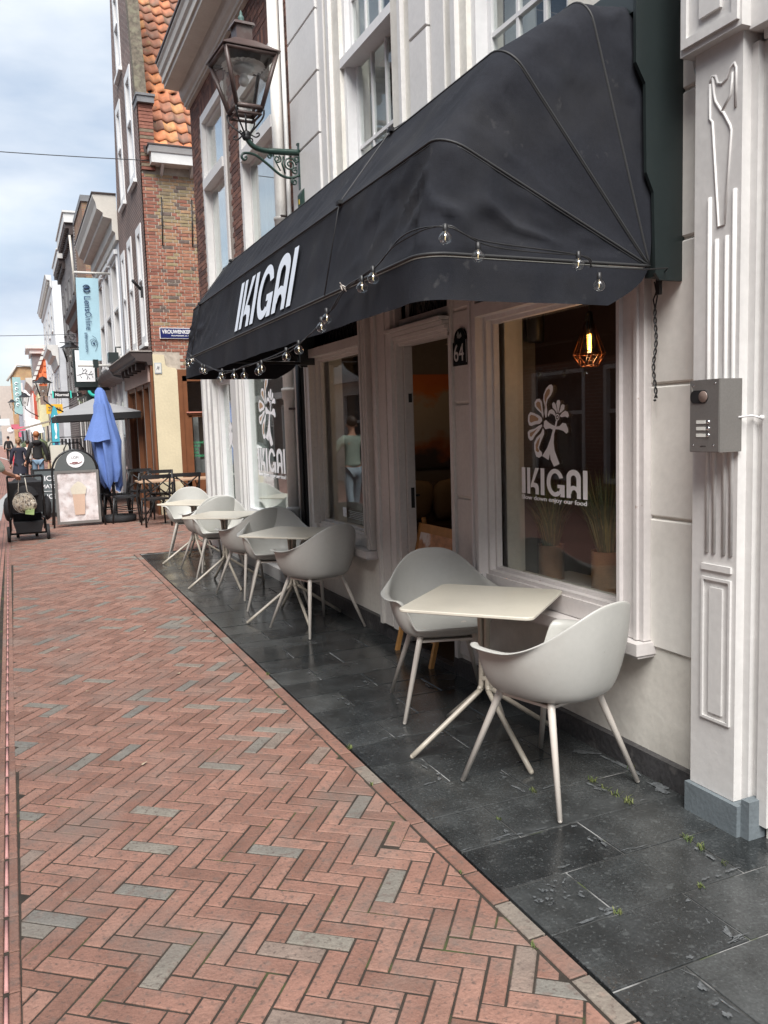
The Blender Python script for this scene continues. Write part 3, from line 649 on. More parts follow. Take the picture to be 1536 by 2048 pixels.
V = [[(2.330, 2.719), (2.330, 2.599), (2.318, 2.585), (2.286, 2.217), (2.258, 2.218), (2.232, 2.53), (2.238, 2.548), (2.268, 2.60), (2.276, 2.606), (2.305, 2.65), (2.313, 2.679), (2.318, 2.735)],
     [(2.330, 2.719), (2.322, 2.742), (2.305, 2.735), (2.296, 2.708), (2.274, 2.700), (2.252, 2.710), (2.238, 2.74), (2.222, 2.748), (2.214, 2.73), (2.214, 2.60)], [(2.276, 2.606), (2.236, 2.65), (2.228, 2.72)]]
for ln in V:
    b = MB(); b.tube([(2.345, a, z) for a, z in ln], .0055, 6); b.build('carved_rib', M['white'], pil)
b = MB()
for a0, a1, z0, z1 in ((2.205, 2.345, .975, .998), (2.335, 2.345, .40, .948), (2.205, 2.215, .40, .948), (2.215, 2.335, .938, .948), (2.215, 2.335, .40, .41), (2.242, 2.305, .43, .912)): b.box(2.336, 2.345, a0, a1, z0, z1)
b.build('raised_panel', M['white'], pil)
# next shopfront to the right
nb = thing('white_shopfront', 'white painted panelled shopfront at the right edge behind the intercom', 'building', (2.45, 1.5, 0))
b = MB()
for a0, a1, x0 in ((2.155, 2.185, 2.385), (2.125, 2.155, 2.41), (2.08, 2.125, 2.395), (2.035, 2.08, 2.43), (1.985, 2.035, 2.41), (-1.0, 1.985, 2.455)): b.box(x0, 2.62, a0, a1, .05 if a0 > 1.9 else 0, 2.80)
b.box(2.39, 2.62, -1.0, 2.14, 2.80, 2.83); b.box(2.345, 2.62, -1.0, 2.16, 2.83, 4.6); b.box(2.30, 2.45, -1, 2.16, 3.3, 3.4)
b.build('panelling', M['white'], nb)
b = MB(); b.box(2.44, 2.62, 1.98, 2.13, 0, .05); b.box(2.42, 2.5, 2.03, 2.10, .0, .09); b.build('worn_base', M['stucco'], nb)
b = MB(); b.box(2.43, 2.46, 1.0, 1.92, .3, 2.6); b.build('panel', M['white'], nb)
b = MB(); b.box(2.62, 9, -1, 2.44, 0, 5.6); b.build('wall', M['stucco'], nb)
b = MB(); b.tube([(2.42, 2.555, 3.2), (2.42, 2.47, 2.835)], .011, 8); b.tube([(2.42, 2.47, 2.835), (2.425, 2.458, 2.80)], .012, 8); b.build('stay_rod', M['steelrod'] if 'steelrod' in M else flat('galvanised_rod', (.5, .52, .52), .4), None, label='thin galvanised rod slanting down behind the green awning end panel', cat='rod')
# intercom
ic = thing('intercom', 'grey steel intercom box with three name plates and round camera eye', 'intercom', (2.34, 2.24, 1.42))
b = MB(); b.box(2.242, 2.345, 2.170, 2.308, 1.42, 1.676); b.build('housing', M['steel'], ic)
b = MB(); b.box(2.2385, 2.242, 2.172, 2.306, 1.422, 1.674); b.build('front_plate', M['steel'], ic)
sl = [(2.262 + .02 + .022 * math.cos(t), 1.616 + .0235 * math.sin(t)) if math.cos(t) > 0 else (2.262 - .02 + .022 * math.cos(t), 1.616 + .0235 * math.sin(t)) for t in [2 * math.pi * i / 28 for i in range(28)]]
b = MB(); b.prism(sl, lambda a, z, d: (2.2385 - d, a, z), 0, .0022); b.build('camera_window', M['black'], ic)
b = MB(); b.lathe([(0, 0), (.019, 0), (.0205, .002), (.0205, .006)], (2.233, 2.242, 1.616), 20, 'x'); b.build('camera_eye', mat('brown_lens', (.19, .14, .12), .3, .05), ic)
for z in (1.527, 1.504, 1.480):
    b = MB(); b.box(2.2365, 2.239, 2.232, 2.274, z - .006, z + .006); b.build('name_plate', flat('paper_label', (.62, .62, .58), .5), ic)
    b = MB(); b.lathe([(0, 0), (.006, 0), (.0075, .004), (.0075, .006)], (2.2335, 2.2185, z), 14, 'x'); b.build('bell_button', M['chrome'], ic)
for a, z in ((2.29, 1.657), (2.19, 1.66), (2.291, 1.444), (2.196, 1.444)):
    b = MB(); b.lathe([(0, 0), (.003, 0), (.0038, .0015)], (2.2375, a, z), 10, 'x'); b.build('screw', M['chrome'], ic)
b = MB(); b.add([(2.2382, 2.300, 1.655), (2.2382, 2.296, 1.648), (2.2382, 2.2885, 1.62), (2.2382, 2.287, 1.603), (2.2382, 2.295, 1.622)], [(0, 1, 2, 3, 4)]); b.build('torn_sticker', flat('sticker_residue', (.5, .48, .44)), ic)
b = MB(); b.tube([(2.33, 2.172, 1.54), (2.37, 2.15, 1.545), (2.38, 2.135, 1.54), (2.39, 2.128, 1.535)], .004, 6); b.ball((2.392, 2.126, 1.537), .009, 8); b.build('cable_stub', M['whiteclean'], ic)
b = MB(); b.box(2.2375, 2.2385, 2.230, 2.252, 1.4405, 1.443); b.ball((2.2382, 2.2545, 1.4417), .0018, 8); b.build('maker_mark', M['black'], ic)
# number plate 64
npl = thing('house_number', 'black arched enamel house number plate 64 on the pier beside the door', 'number plate', (2.42, 4.31, 1.9))
NY = lambda q: q
pts = [(4.385, 1.885), (4.385, 2.02)] + [(4.3 + .072 * math.cos(t), 2.025 + .075 * math.sin(t)) for t in [math.pi * i / 12 for i in range(13)]] + [(4.215, 2.02), (4.215, 1.885)]
b = MB(); b.prism(pts, lambda a, z, d: (2.425 - d, a, z), 0, .012); b.build('plate', mat('black_enamel', (.008, .01, .01), .25, .05), npl)
text('64', flat('enamel_white', (.6, .6, .58), .4), npl, (2.413, 4.368, 1.91), *XF, w=.115, h=.10, name='number')
b = MB(); b.box(2.412, 2.4135, 4.222, 4.228, 1.90, 2.03); b.build('edge_line', flat('enamel_line', (.4, .4, .39)), npl)
b = MB(); b.add([(2.4125, 4.325, 2.045), (2.4125, 4.335, 2.065), (2.4125, 4.315, 2.085), (2.4125, 4.305, 2.06), (2.4125, 4.285, 2.075), (2.4125, 4.275, 2.05), (2.4125, 4.3, 2.04)], [(0, 1, 2, 3, 4, 5, 6)]); b.build('crest', flat('enamel_grey', (.18, .2, .19)), npl)
# ================================================================== AWNING
aw = thing('awning', 'black basket awning printed with white IKIGAI letters over the restaurant windows', 'awning', (2.28, 4.7, 2.13))
PX, PZ = 2.285, 2.13; YN, YF_ = 2.57, 6.93
RIBS = [(0, .975), (24.0, .975), (49.0, .965), (73, .99), (96, 1.0)]
def rib_path(al, rad, yn=YN, yf=YF_, rc=.10, na=8, nl=26, nf=150, z0=PZ, x0=PX):
    a = R(al); pts = []
    def P(s, y): return Vector((x0 - s * math.cos(a), y, z0 + s * math.sin(a)))
    for i in range(nl): pts.append(P((rad - rc) * i / nl, yn))
    for i in range(na): t = math.pi / 2 * i / na; pts.append(P(rad - rc + rc * math.sin(t), yn + rc * (1 - math.cos(t))))
    for i in range(nf): pts.append(P(rad, yn + rc + (yf - yn - 2 * rc) * i / nf))
    for i in range(na): t = math.pi / 2 * i / na; pts.append(P(rad - rc + rc * math.cos(t), yf - rc + rc * math.sin(t)))
    for i in range(nl + 1): pts.append(P((rad - rc) * (1 - i / nl), yf))
    return pts
paths = [rib_path(a, r) for a, r in RIBS]; NP = len(paths[0])
for k in range(len(RIBS) - 1):
    b = MB(); m_ = 20; vs = []
    for j in range(m_ + 1):
        t = j / m_
        for i in range(NP):
            p = paths[k][i].lerp(paths[k + 1][i], t); s = math.sin(math.pi * t)
            ang = R(RIBS[k][0] * (1 - t) + RIBS[k + 1][0] * t); nrm = Vector((-math.cos(ang), 0, math.sin(ang)))
            rr = ((p.x - PX) ** 2 + (p.z - PZ) ** 2) ** .5
            near = i < 34; rg = 0
            if near or i > NP - 35: nrm = Vector((0, -1 if near else 1, 0))
            q = p * 1.0
            w = noise.noise(Vector((q.x * 5, q.y * 2.6, q.z * 5))) * .011 + noise.noise(Vector((q.x * 9 + q.y * 5, q.y * 7, q.z * 3 + 3))) * .012 + noise.noise(Vector((q.y * 14 + q.z * 10, q.x * 12, 7))) * .004
            cdm = min(abs(q.y - YN), abs(q.y - YF_)) + (0 if rr > .75 else .75 - rr)
            fall = max(0, 1 - cdm / (1.1 if k == 0 else .6))
            for (f1, f2, am) in ((5.5, 9, .030), (11, 6, .014)):
                nv = noise.noise(Vector((q.y * f1 + q.z * f2 * .8, q.z * f2 * .35 - q.y * 1.5, q.x * f1 + k * 3.1))); w += am * (1 - min(1, abs(nv) * 3.2)) ** 2 * fall * (1 if k == 0 else .45)
            q = p + nrm * (s * (-.018 * min(1, rr * 1.3) + w * min(1, rr * 1.4)))
            vs.append(q)
    fs = [(j * NP + i, j * NP + i + 1, (j + 1) * NP + i + 1, (j + 1) * NP + i) for j in range(m_) for i in range(NP - 1)]
    b.add(vs, fs, True); o = b.build('canvas_panel', M['awning'], aw)
for k, pth in enumerate(paths[:4]):
    b = MB(); b.tube(pth, .0045 if k else .006, 6); b.build('rib', M['awningtrim'], aw)
    b = MB(); off = Vector((0, 0, -.010)); b.tube([p + off for p in pth[1:-1]], .0022, 5); b.build('seam', M['awningrail'] if k == 0 else M['awningtrim'], aw)
# valance
b = MB(); vs = []; m_ = 6
for j in range(m_ + 1):
    t = j / m_
    for i, p in enumerate(paths[0]):
        d_end = min(i, NP - 1 - i); L = .148 * min(1, (max(0, d_end) / 6.0)) ** .6
        if d_end < 2: L = .05 * d_end
        w = (.005 * math.sin(p.y * 9 + 1) + .003 * math.sin(p.y * 23) + .006 * math.sin(p.x * 9)) * t
        side = i < 34 or i > NP - 35
        vs.append((p.x + (0 if side else w - .0), p.y + ((w if i < 34 else -w) if side else 0), p.z - .008 - L * t))
b.add(vs, [(j * NP + i, j * NP + i + 1, (j + 1) * NP + i + 1, (j + 1) * NP + i) for j in range(m_) for i in range(NP - 1)], True)
b.build('valance', M['awning'], aw)
# end cheek, hood box, pull cords
for (y0, y1, nm) in ((2.548, 2.563, 'cheek_near'), (6.94, 6.955, 'cheek_far')):
    tz = 3.6 if nm == 'cheek_near' else 3.2
    b = MB(); pr = [(2.437, 2.075), (2.437, tz), (2.20, tz), (2.20, 2.86), (2.245, 2.79), (2.25, 2.47), (2.285, 2.40), (2.295, 2.10), (2.315, 2.075)]
    b.prism(pr, lambda x, z, d: (x, d, z), y0, y1)
    b.box(2.30, 2.437, y0 + .016 if nm == 'cheek_near' else y0 - .05, y1 + .05 if nm == 'cheek_near' else y1 - .016, 2.09, 3.0)
    b.build('end_cheek', M['cassette'], aw)
b = MB(); b.prism([(2.437, 3.02), (2.437, 3.24), (2.30, 3.24), (2.23, 3.19), (2.21, 3.05)], lambda x, z, d: (x, d, z), 2.56, 6.94); b.build('hood', M['cassette'], aw)
for yy in (3.52, 6.55):
    b = MB(); ps = [Vector((PX - r_k * math.cos(R(a_k)) - .012 * math.cos(R(a_k)), yy, PZ + r_k * math.sin(R(a_k)) + .012 * math.sin(R(a_k)))) for a_k, r_k in RIBS[:4]]
    b.tube(ps, .003, 5)
    for p in ps[1:3]: b.ball(p, .012, 6); b.box(p.x - .01, p.x + .01, p.y - .02, p.y + .02, p.z - .006, p.z + .01)
    b.build('pull_cord', M['black'], aw)
b = MB(); b.tube([(2.28, 2.66, 2.10), (1.36, 2.66, 2.115)], .011, 8); b.tube([(2.28, 6.84, 2.10), (1.36, 6.84, 2.115)], .011, 8); b.tube([(1.345, 2.66, 2.115), (1.345, 6.84, 2.115)], .012, 8); b.build('bottom_frame', M['blackmetal'], aw)
# IKIGAI lettering (drawn from outlines)
def ikigai():
    H = .40; s = .060; L = []
    L.append([(0, 0), (s, 0), (s, H), (0, H)])
    L.append([(.088, 0), (.088 + s * .85, 0), (.088 + s * .85, H), (.088, H)])
    L.append([(.147, .095), (.147, .135), (.222, H), (.282, H), (.196, .178)] + [(.196, .178), (.25, .165), (.272, .13), (.276, .09), (.276, 0), (.222, 0), (.222, .07), (.212, .098), (.19, .108), (.168, .106)])
    L.append([(.306, 0), (.306 + s, 0), (.306 + s, H), (.306, H)])
    cx = .528; cy = .2; ro, ri = .128, .070
    outer = arc(cx, cy, ro, 22, 322, 26, .203); inner = arc(cx, cy, ri, 318, 28, 22, .138)
    L.append(outer[:-1] + [(.60, 0), (.668, 0), (.668, .175), (.562, .175), (.562, .125), (.600, .125), (.585, .075)] + inner[1:])
    a0 = .695; w = .20
    outerA = [(a0, 0), (a0, .28)] + arc(a0 + w / 2, .29, w / 2, 180, 0, 12, .115) + [(a0 + w, .28), (a0 + w, 0), (a0 + w - s * .9, 0), (a0 + w - s * .9, .075)] + arc(a0 + .105, .07, .035, 0, 180, 6, .05)[1:] + [(a0 + s, .06), (a0 + s, 0)]
    L.append(outerA); L.append([(a0 + s, .165), (a0 + s, .26)] + arc(a0 + w / 2, .27, w / 2 - s, 180, 0, 8, .055)[1:] + [(a0 + w - s, .26), (a0 + w - s, .165), (a0 + w - .08, .175), (a0 + .09, .18)])
    L.append([(.925, 0), (.985, 0), (.985, H), (.925, H)])
    return L
IK = ikigai()
def logo_text(parent, m, org, right, up, w, h, name='lettering', off=.003):
    groups = [[IK[0]], [IK[1]], [IK[2]], [IK[3]], [IK[4]], [IK[5], IK[6]], [IK[7]]]
    for gr in groups:
        poly_mesh(name, [[(p[0] / .985 * w, p[1] / .4 * h) for p in lp] for lp in gr], m, parent, org, right, up, off)
# front panel between rib 0 and rib 1
p0 = Vector((PX - .975, 0, PZ)); a1 = R(24); p1 = Vector((PX - .975 * math.cos(a1), 0, PZ + .975 * math.sin(a1))); upv = (p1 - p0).normalized()
logo_text(aw, M['awnprint'], Vector((p0.x, 5.22, p0.z)) + upv * .035, (0, -1, 0), upv, 1.15, .305, 'printed_letter', .004)
# ================================================================== STRING LIGHTS
sl_ = thing('string_lights', 'string of clear globe bulbs on black cord hung along the awning valance', 'string lights', (1.3, 4.6, 2.0))
M['filament'] = mat('bulb_filament', (.6, .5, .3), .4, 0, emit=((1, .75, .4), .25))  # faint emission stands in for the bright reflection in the unlit bulbs
knots = [(1.955, 2.50, 2.10), (1.886, 2.49, 2.135), (1.5, 2.49, 2.16), (1.36, 2.5, 2.20), (1.285, 2.66, 2.205), (1.28, 2.93, 2.135), (1.28, 3.226, 2.115), (1.277, 3.45, 2.03), (1.276, 3.83, 1.955), (1.275, 4.5, 1.925), (1.275, 5.1, 1.92), (1.275, 5.5, 1.945), (1.277, 5.95, 2.01), (1.28, 6.35, 2.10), (1.28, 6.62, 2.17)]
def spline(k, n=8):
    o = []
    for i in range(len(k) - 1):
        a, b_, c, d = Vector(k[max(i - 1, 0)]), Vector(k[i]), Vector(k[i + 1]), Vector(k[min(i + 2, len(k) - 1)])
        for j in range(n):
            t = j / n; o.append(.5 * ((2 * b_) + (c - a) * t + (2 * a - 5 * b_ + 4 * c - d) * t * t + (3 * b_ - a - 3 * c + d) * t ** 3))
    o.append(Vector(k[-1])); return o
cp = spline(knots)
b = MB(); b.tube(cp, .0028, 5)
b.tube([p + Vector((-.004 * math.cos(i * .9), 0, .010 * math.sin(i * .35) - .004)) for i, p in enumerate(cp)], .0026, 5)
b.tube([(1.955, 2.50, 2.10), (2.2, 2.50, 2.10), (2.33, 2.52, 2.115), (2.36, 2.6, 2.09)], .0028, 5)
b.build('cord', M['black'], sl_)
def bulb(top, tilt=(0, 0)):
    b = MB(); b.lathe([(.003, .0), (.0085, -.002), (.0095, -.022), (.0085, -.027)], top, 10); so = b.build('bulb', M['black'], sl_)
    so.rotation_euler = (0, 0, 0)
    b = MB(); c = (top[0], top[1], top[2] - .045)
    b.lathe([(.0075, .022), (.0095, .018), (.0165, .012), (.0215, .003), (.0222, -.004), (.019, -.014), (.011, -.021), (.0001, -.0235)], c, 18); b.build('globe', M['bulbglass'], so)
    b = MB(); b.tube([(c[0], c[1], c[2] + .02), (c[0] + .002, c[1] + .003, c[2] + .004), (c[0] - .002, c[1] - .002, c[2] - .004), (c[0] + .001, c[1] + .002, c[2] - .008)], .0016, 5); b.build('filament', M['filament'], so)
for p in ((1.345, 2.478, 2.205), (1.473, 2.485, 2.155), (1.886, 2.485, 2.148), (1.98, 2.488, 2.078), (1.276, 2.925, 2.148), (1.276, 3.035, 2.132), (1.27, 3.425, 2.062), (1.268, 3.49, 2.033), (1.272, 3.83, 1.968), (1.272, 4.03, 1.953), (1.27, 4.48, 1.928), (1.262, 4.52, 1.915), (1.272, 4.87, 1.915), (1.272, 5.11, 1.928), (1.27, 5.42, 1.952), (1.262, 5.45, 1.93), (1.272, 5.96, 2.02), (1.262, 6.0, 2.03), (1.272, 6.42, 2.13), (1.268, 6.52, 2.11)): bulb(p)
b = MB(); rng = random.Random(9)
for c in ((1.272, 3.226, 2.118), (1.275, 6.36, 2.09)):
    b = MB()
    for i in range(9):
        a = rng.uniform(0, 6.28); e = rng.uniform(-1, 1); d = Vector((math.cos(a) * .6, math.sin(a), e)) * rng.uniform(.014, .026); c_ = Vector(c)
        b.tube([c_ - d * .3, c_ + d * .6 + Vector((-.006, 0, .006)), c_ + d], .0022, 4)
    b.build('tie', M['chairleg'], sl_)
# twisted black cable hanging under the cheek
tc_ = MB(); n = 60; 
for ph in (0, math.pi): tc_.tube([(2.39 + .0035 * math.cos(ph + i * .62) + .004 * math.sin(i * .12), 2.655 + .0055 * math.sin(ph + i * .62) + .004 * math.sin(i * .2), 1.99 - .37 * i / n) for i in range(n)], .0033, 5)
tc_.tube([(2.39, 2.63, 2.10), (2.388, 2.65, 2.04), (2.392, 2.668, 2.02), (2.39, 2.656, 1.985)], .0033, 5); tc_.tube([(2.395, 2.665, 2.09), (2.392, 2.645, 2.03), (2.39, 2.655, 1.985)], .0033, 5); tc_.ball((2.39, 2.655, 1.618), .006, 8)
tc_.box(2.36, 2.375, 2.60, 2.62, 2.03, 2.09)
tc_.build('hanging_cable', M['black'], None, label='twisted black cable hanging below the green end panel of the awning', cat='cable')
# ================================================================== STREET LANTERN ON BRACKET
lan = thing('wall_lantern', 'large four sided brown street lantern on a curled dark green wall bracket', 'street lamp', (2.44, 7.04, 3.8))
LY = 7.04; LX = 1.955; rz = R(4)
def rot(p, c=(LX, LY)): x, y = p[0] - c[0], p[1] - c[1]; return (c[0] + x * math.cos(rz) - y * math.sin(rz), c[1] + x * math.sin(rz) + y * math.cos(rz), p[2])
def frus(mb, h0, s0, h1, s1):
    P = [rot((LX + sx * s0, LY + sy * s0, h0)) for sx, sy in ((-1, -1), (1, -1), (1, 1), (-1, 1))] + [rot((LX + sx * s1, LY + sy * s1, h1)) for sx, sy in ((-1, -1), (1, -1), (1, 1), (-1, 1))]
    mb.hexa(P)
b = MB()
S0, S1, Z0, Z1 = .108, .215, 4.20, 4.60
for sx, sy in ((-1, -1), (1, -1), (1, 1), (-1, 1)): b.tube([rot((LX + sx * S0, LY + sy * S0, Z0)), rot((LX + sx * S1, LY + sy * S1, Z1))], .019, 4)
cs = ((-1, -1), (1, -1), (1, 1), (-1, 1))
for i in range(4):
    (ax, ay), (bx, by) = cs[i], cs[(i + 1) % 4]
    for s_, z_, r0 in ((S0, Z0, .022), (S0 * .93, Z0 - .05, .013), (S1, Z1, .020)): b.tube([rot((LX + ax * s_, LY + ay * s_, z_)), rot((LX + bx * s_, LY + by * s_, z_))], r0, 4)
b.build('frame', M['lampbrown'], lan)
b = MB(); frus(b, Z1 + .012, .245, Z1 + .02, .245); frus(b, Z1 + .021, .24, Z1 + .135, .085); frus(b, Z1 + .02, .225, Z1 + .03, .2); b.build('roof', M['lampbrown'], lan)
b = MB(); frus(b, Z1 + .136, .068, Z1 + .25, .068); frus(b, Z1 + .251, .09, Z1 + .275, .082); b.build('chimney', M['lampbrown'], lan)
b = MB(); b.lathe([(.03, 0), (.012, .02), (.026, .045), (.022, .065), (.01, .08), (.014, .09), (0.0005, .12)], (LX, LY, Z1 + .275), 12); b.build('finial', mat('verdigris', (.07, .13, .12), .6, .2), lan)
for i in range(4):
    (ax, ay), (bx, by) = cs[i], cs[(i + 1) % 4]; b = MB()
    b.quad(rot((LX + ax * (S0 - .003), LY + ay * (S0 - .003), Z0 + .01)), rot((LX + bx * (S0 - .003), LY + by * (S0 - .003), Z0 + .01)), rot((LX + bx * (S1 - .005), LY + by * (S1 - .005), Z1 - .01)), rot((LX + ax * (S1 - .005), LY + ay * (S1 - .005), Z1 - .01)))
    b.build('glass_panel', M['lampglass'], lan)
b = MB(); n = 48; vs = [(LX, LY, Z1 - .03)]; 
for k in range(n): t = 2 * math.pi * k / n; rr = .185 if k % 2 else .172; vs.append((LX + rr * math.cos(t), LY + rr * math.sin(t), Z1 - .045 - (.012 if k % 2 else 0)))
b.add(vs, [(0, k + 1, (k + 1) % n + 1) for k in range(n)]); b.build('pleated_reflector', flat('reflector_enamel', (.55, .55, .54), .4), lan)
b = MB(); b.lathe([(.0, .02), (.04, .02), (.085, -.005), (.088, -.02), (.06, -.045), (.03, -.06), (.028, -.075)], (LX, LY, Z1 - .055), 20); b.build('lamp_holder', flat('holder_grey', (.34, .35, .35), .5), lan)
b = MB(); b.ball((LX, LY, Z1 - .165), .042, 16, 1, 1, 1.1); b.lathe([(.03, .07), (.032, .03)], (LX, LY, Z1 - .165), 12); b.build('lamp_bulb', mat('opal_bulb', (.62, .62, .61), .25, 0), lan)
b = MB()
for sx, sy in cs:
    p = [rot((LX + sx * a, LY + sy * a, z)) for a, z in ((.085, 4.145), (.115, 4.185), (.12, 4.16), (.11, 4.12), (.075, 4.07), (.035, 4.02), (.022, 3.985))]; b.tube(spline([tuple(q) for q in p], 4), .0075, 6)
    p = [rot((LX + sx * a, LY + sy * a, z)) for a, z in ((.03, 4.0), (.06, 3.975), (.082, 3.985), (.08, 4.005), (.065, 4.002))]; b.tube(spline([tuple(q) for q in p], 4), .006, 6)
b.tube([(LX, LY, 4.02), (LX, LY, 4.20)], .008, 6); b.lathe([(.03, 0), (.04, .02), (.028, .035), (.042, .055), (.02, .07)], (LX, LY, 3.965), 12); b.build('cradle', M['blackmetal'], lan)
b = MB(); b.box(2.405, 2.44, 7.02, 7.065, 3.60, 3.98); b.lathe([(.03, -.01), (.03, .0)], (2.42, 7.043, 3.98), 10); b.build('wall_plate', M['lampgreen'], lan)
b = MB(); sp = spline([(2.41, LY, 3.905), (2.2, LY, 3.895), (2.08, LY, 3.895), (2.0, LY, 3.925), (LX, LY, 3.985)], 6); b.tube(sp, [.026] * 8 + [.022] * (len(sp) - 8), 10); b.build('arm', M['lampgreen'], lan)
b = MB(); b.tube(spline([(2.41, LY, 3.72), (2.33, LY, 3.69), (2.24, LY, 3.705), (2.12, LY, 3.79), (2.02, LY, 3.85), (1.93, LY, 3.855), (1.905, LY, 3.825), (1.925, LY, 3.80), (1.945, LY, 3.815), (1.935, LY, 3.83)], 5), .011, 6)
def scroll(cx, cz, r, turns=1.6, ph=0, sgn=1):
    n = 26; b.tube([(cx + sgn * r * (1 - .75 * i / n) * math.cos(ph + turns * 2 * math.pi * i / n), LY, cz + r * (1 - .75 * i / n) * math.sin(ph + turns * 2 * math.pi * i / n)) for i in range(n + 1)], .0075, 5)
scroll(2.325, 3.80, .058, 1.7, 0); scroll(2.36, 3.66, .03, 1.4, 1.5); scroll(2.215, 3.835, .034, 1.5, 2, -1); scroll(2.15, 3.85, .022, 1.3, 0); scroll(2.385, 3.85, .03, 1.3, 3); scroll(2.37, 3.75, .03, 1.3, 1)
b.tube([(2.27, LY, 3.86), (2.255, LY, 3.80), (2.28, LY, 3.72)], .008, 5); b.tube([(2.18, LY, 3.87), (2.2, LY, 3.81), (2.24, LY, 3.74)], .006, 5)
b.build('scrollwork', M['lampgreen'], lan)
b = MB(); b.box(2.385, 2.437, 6.93, 7.03, 3.40, 3.55); b.prism([(2.385, 3.55), (2.437, 3.55), (2.437, 3.60), (2.41, 3.585)], lambda x, z, d: (x, d, z), 6.93, 7.03)
for k in range(4): b.box(2.378, 2.385, 6.94 + k * .025, 6.95 + k * .025, 3.41, 3.54)
b.tube([(2.42, 6.98, 3.59), (2.43, 6.985, 3.65), (2.42, 7.02, 3.7)], .004, 5)
fb = b.build('fuse_box', M['lampgreen'], None, label='small dark green finned box on the wall below the lantern bracket', cat='box')
b = MB(); b.box(2.3765, 2.378, 6.975, 7.0, 3.46, 3.50); b.build('warning_sticker', flat('yellow_sticker', (.6, .42, .03)), fb)
# ================================================================== ARMCHAIRS
def chair_shell():
    """tub shell: closed rim loop round the sitter, lofted down to the seat bottom. Front is +Y."""
    nT, nV = 56, 11; rows = []
    def rim(th):   # th = 0 at the back (-Y), +-pi at the front
        a = abs(th); sx = math.sin(th); cx = -math.cos(th)
        # half width and depth
        ex = .72 - .24 * max(0, min(1, (a - R(80)) / R(30)))
        X = .286 * math.copysign(abs(sx) ** ex, sx); Y = (.285 if cx < 0 else .205) * math.copysign(abs(cx) ** ex, cx)
        bk = max(0, min(1, (R(92) - a) / R(92)))
        sm = bk * bk * (3 - 2 * bk)
        Z = .632 + .198 * sm ** .95
        Y -= .045 * sm                       # back leans out
        X *= 1 - .10 * sm
        if a > R(138):
            f = min(1, (a - R(138)) / R(13)); f = f * f * (3 - 2 * f); Z = .632 * (1 - f) + .475 * f; X *= 1 - .10 * f
        return Vector((X, Y, Z)), a
    for v in range(nV + 1):
        t = v / nV; row = []
        for k in range(nT):
            th = -math.pi + 2 * math.pi * (k + .5) / nT; p, a = rim(th)
            q = Vector((p.x * .80, p.y * .80 + .005, 0))        # lower bowl outline
            if t < .62:
                s = t / .62; z = p.z + (.452 - p.z) * (1 - (1 - s) ** 1.25); e = s ** 1.7; x = p.x * (1 - e) + q.x * e; y = p.y * (1 - e) + q.y * e
            else:
                s = (t - .62) / .38; z = .452 - .050 * math.sin(s * math.pi / 2); kx = math.cos(s * math.pi / 2) ** .8 if s < 1 else .0; kx = max(.001, kx) ; x = q.x * kx; y = q.y * kx + .0 * s
            row.append(Vector((x, y, z)))
        rows.append(row)
    lip = []
    for k in range(nT):
        th = -math.pi + 2 * math.pi * (k + .5) / nT; p, a = rim(th); d = Vector((math.sin(th), -math.cos(th) * .25, 0)); wl_ = 0
        if R(62) < a < R(143): wl_ = .050 * min(1, (a - R(62)) / R(25)) * min(1, (R(143) - a) / R(3))
        lip.append(p + d * (wl_ + .004) + Vector((0, 0, .003 - wl_ * .06)))
    rows.insert(0, lip)
    b = MB(); n = nT; vs = [v for r in rows for v in r]
    b.add(vs, [(i * n + k, i * n + (k + 1) % n, (i + 1) * n + (k + 1) % n, (i + 1) * n + k) for i in range(len(rows) - 1) for k in range(n)], True)
    return b
def make_chair():
    t = thing('armchair', 'x', 'chair', (0, 0, 0), 'pale grey shell armchairs at the terrace tables')
    o = chair_shell().build('seat_shell', M['chair'], t)
    md = o.modifiers.new('thickness', 'SOLIDIFY'); md.thickness = .009; md.offset = 0
    ss = o.modifiers.new('smooth', 'SUBSURF'); ss.levels = 1; ss.render_levels = 1
    for sx in (-1, 1):
        for sy in (-1, 1):
            b = MB(); b.tube([(sx * .145, sy * .13, .425), (sx * .157, sy * .142, .385), (sx * .262, sy * .262, .006)], [.0165, .016, .0105], 12); b.ball((sx * .262, sy * .262, .008), .0105, 8); b.build('leg', M['chairleg'], t)
    b = MB(); b.box(-.155, .155, -.14, .14, .392, .404); b.build('seat_plate', M['chairleg'], t)
    return t
proto = make_chair()
chairs = [(2.00, 2.86, 16, 'nearest grey armchair, back to the camera, at the nearest square table'),
          (2.075, 3.955, 163, 'grey armchair facing the camera behind the nearest table, before the wooden menu easel'),
          (2.055, 6.01, 17, 'grey armchair seen from behind at the near side of the second square table'),
          (2.045, 7.03, 164, 'grey armchair facing the camera across the second square table'),
          (1.99, 7.62, 16, 'grey armchair seen from behind at the third square table, below the drainpipe'),
          (1.965, 8.83, 165, 'grey armchair facing the camera across the third square table'),
          (1.96, 9.31, 15, 'grey armchair with its back to the camera at the farthest square table'),
          (1.96, 10.55, 166, 'farthest grey armchair, behind the last square table near the black cafe chairs')]
for i, (x, y, a, lb) in enumerate(chairs):
    c = proto if i == 0 else copy_tree(proto)
    c.location = (x, y, .004); c.rotation_euler = (0, 0, R(a)); c['label'] = lb
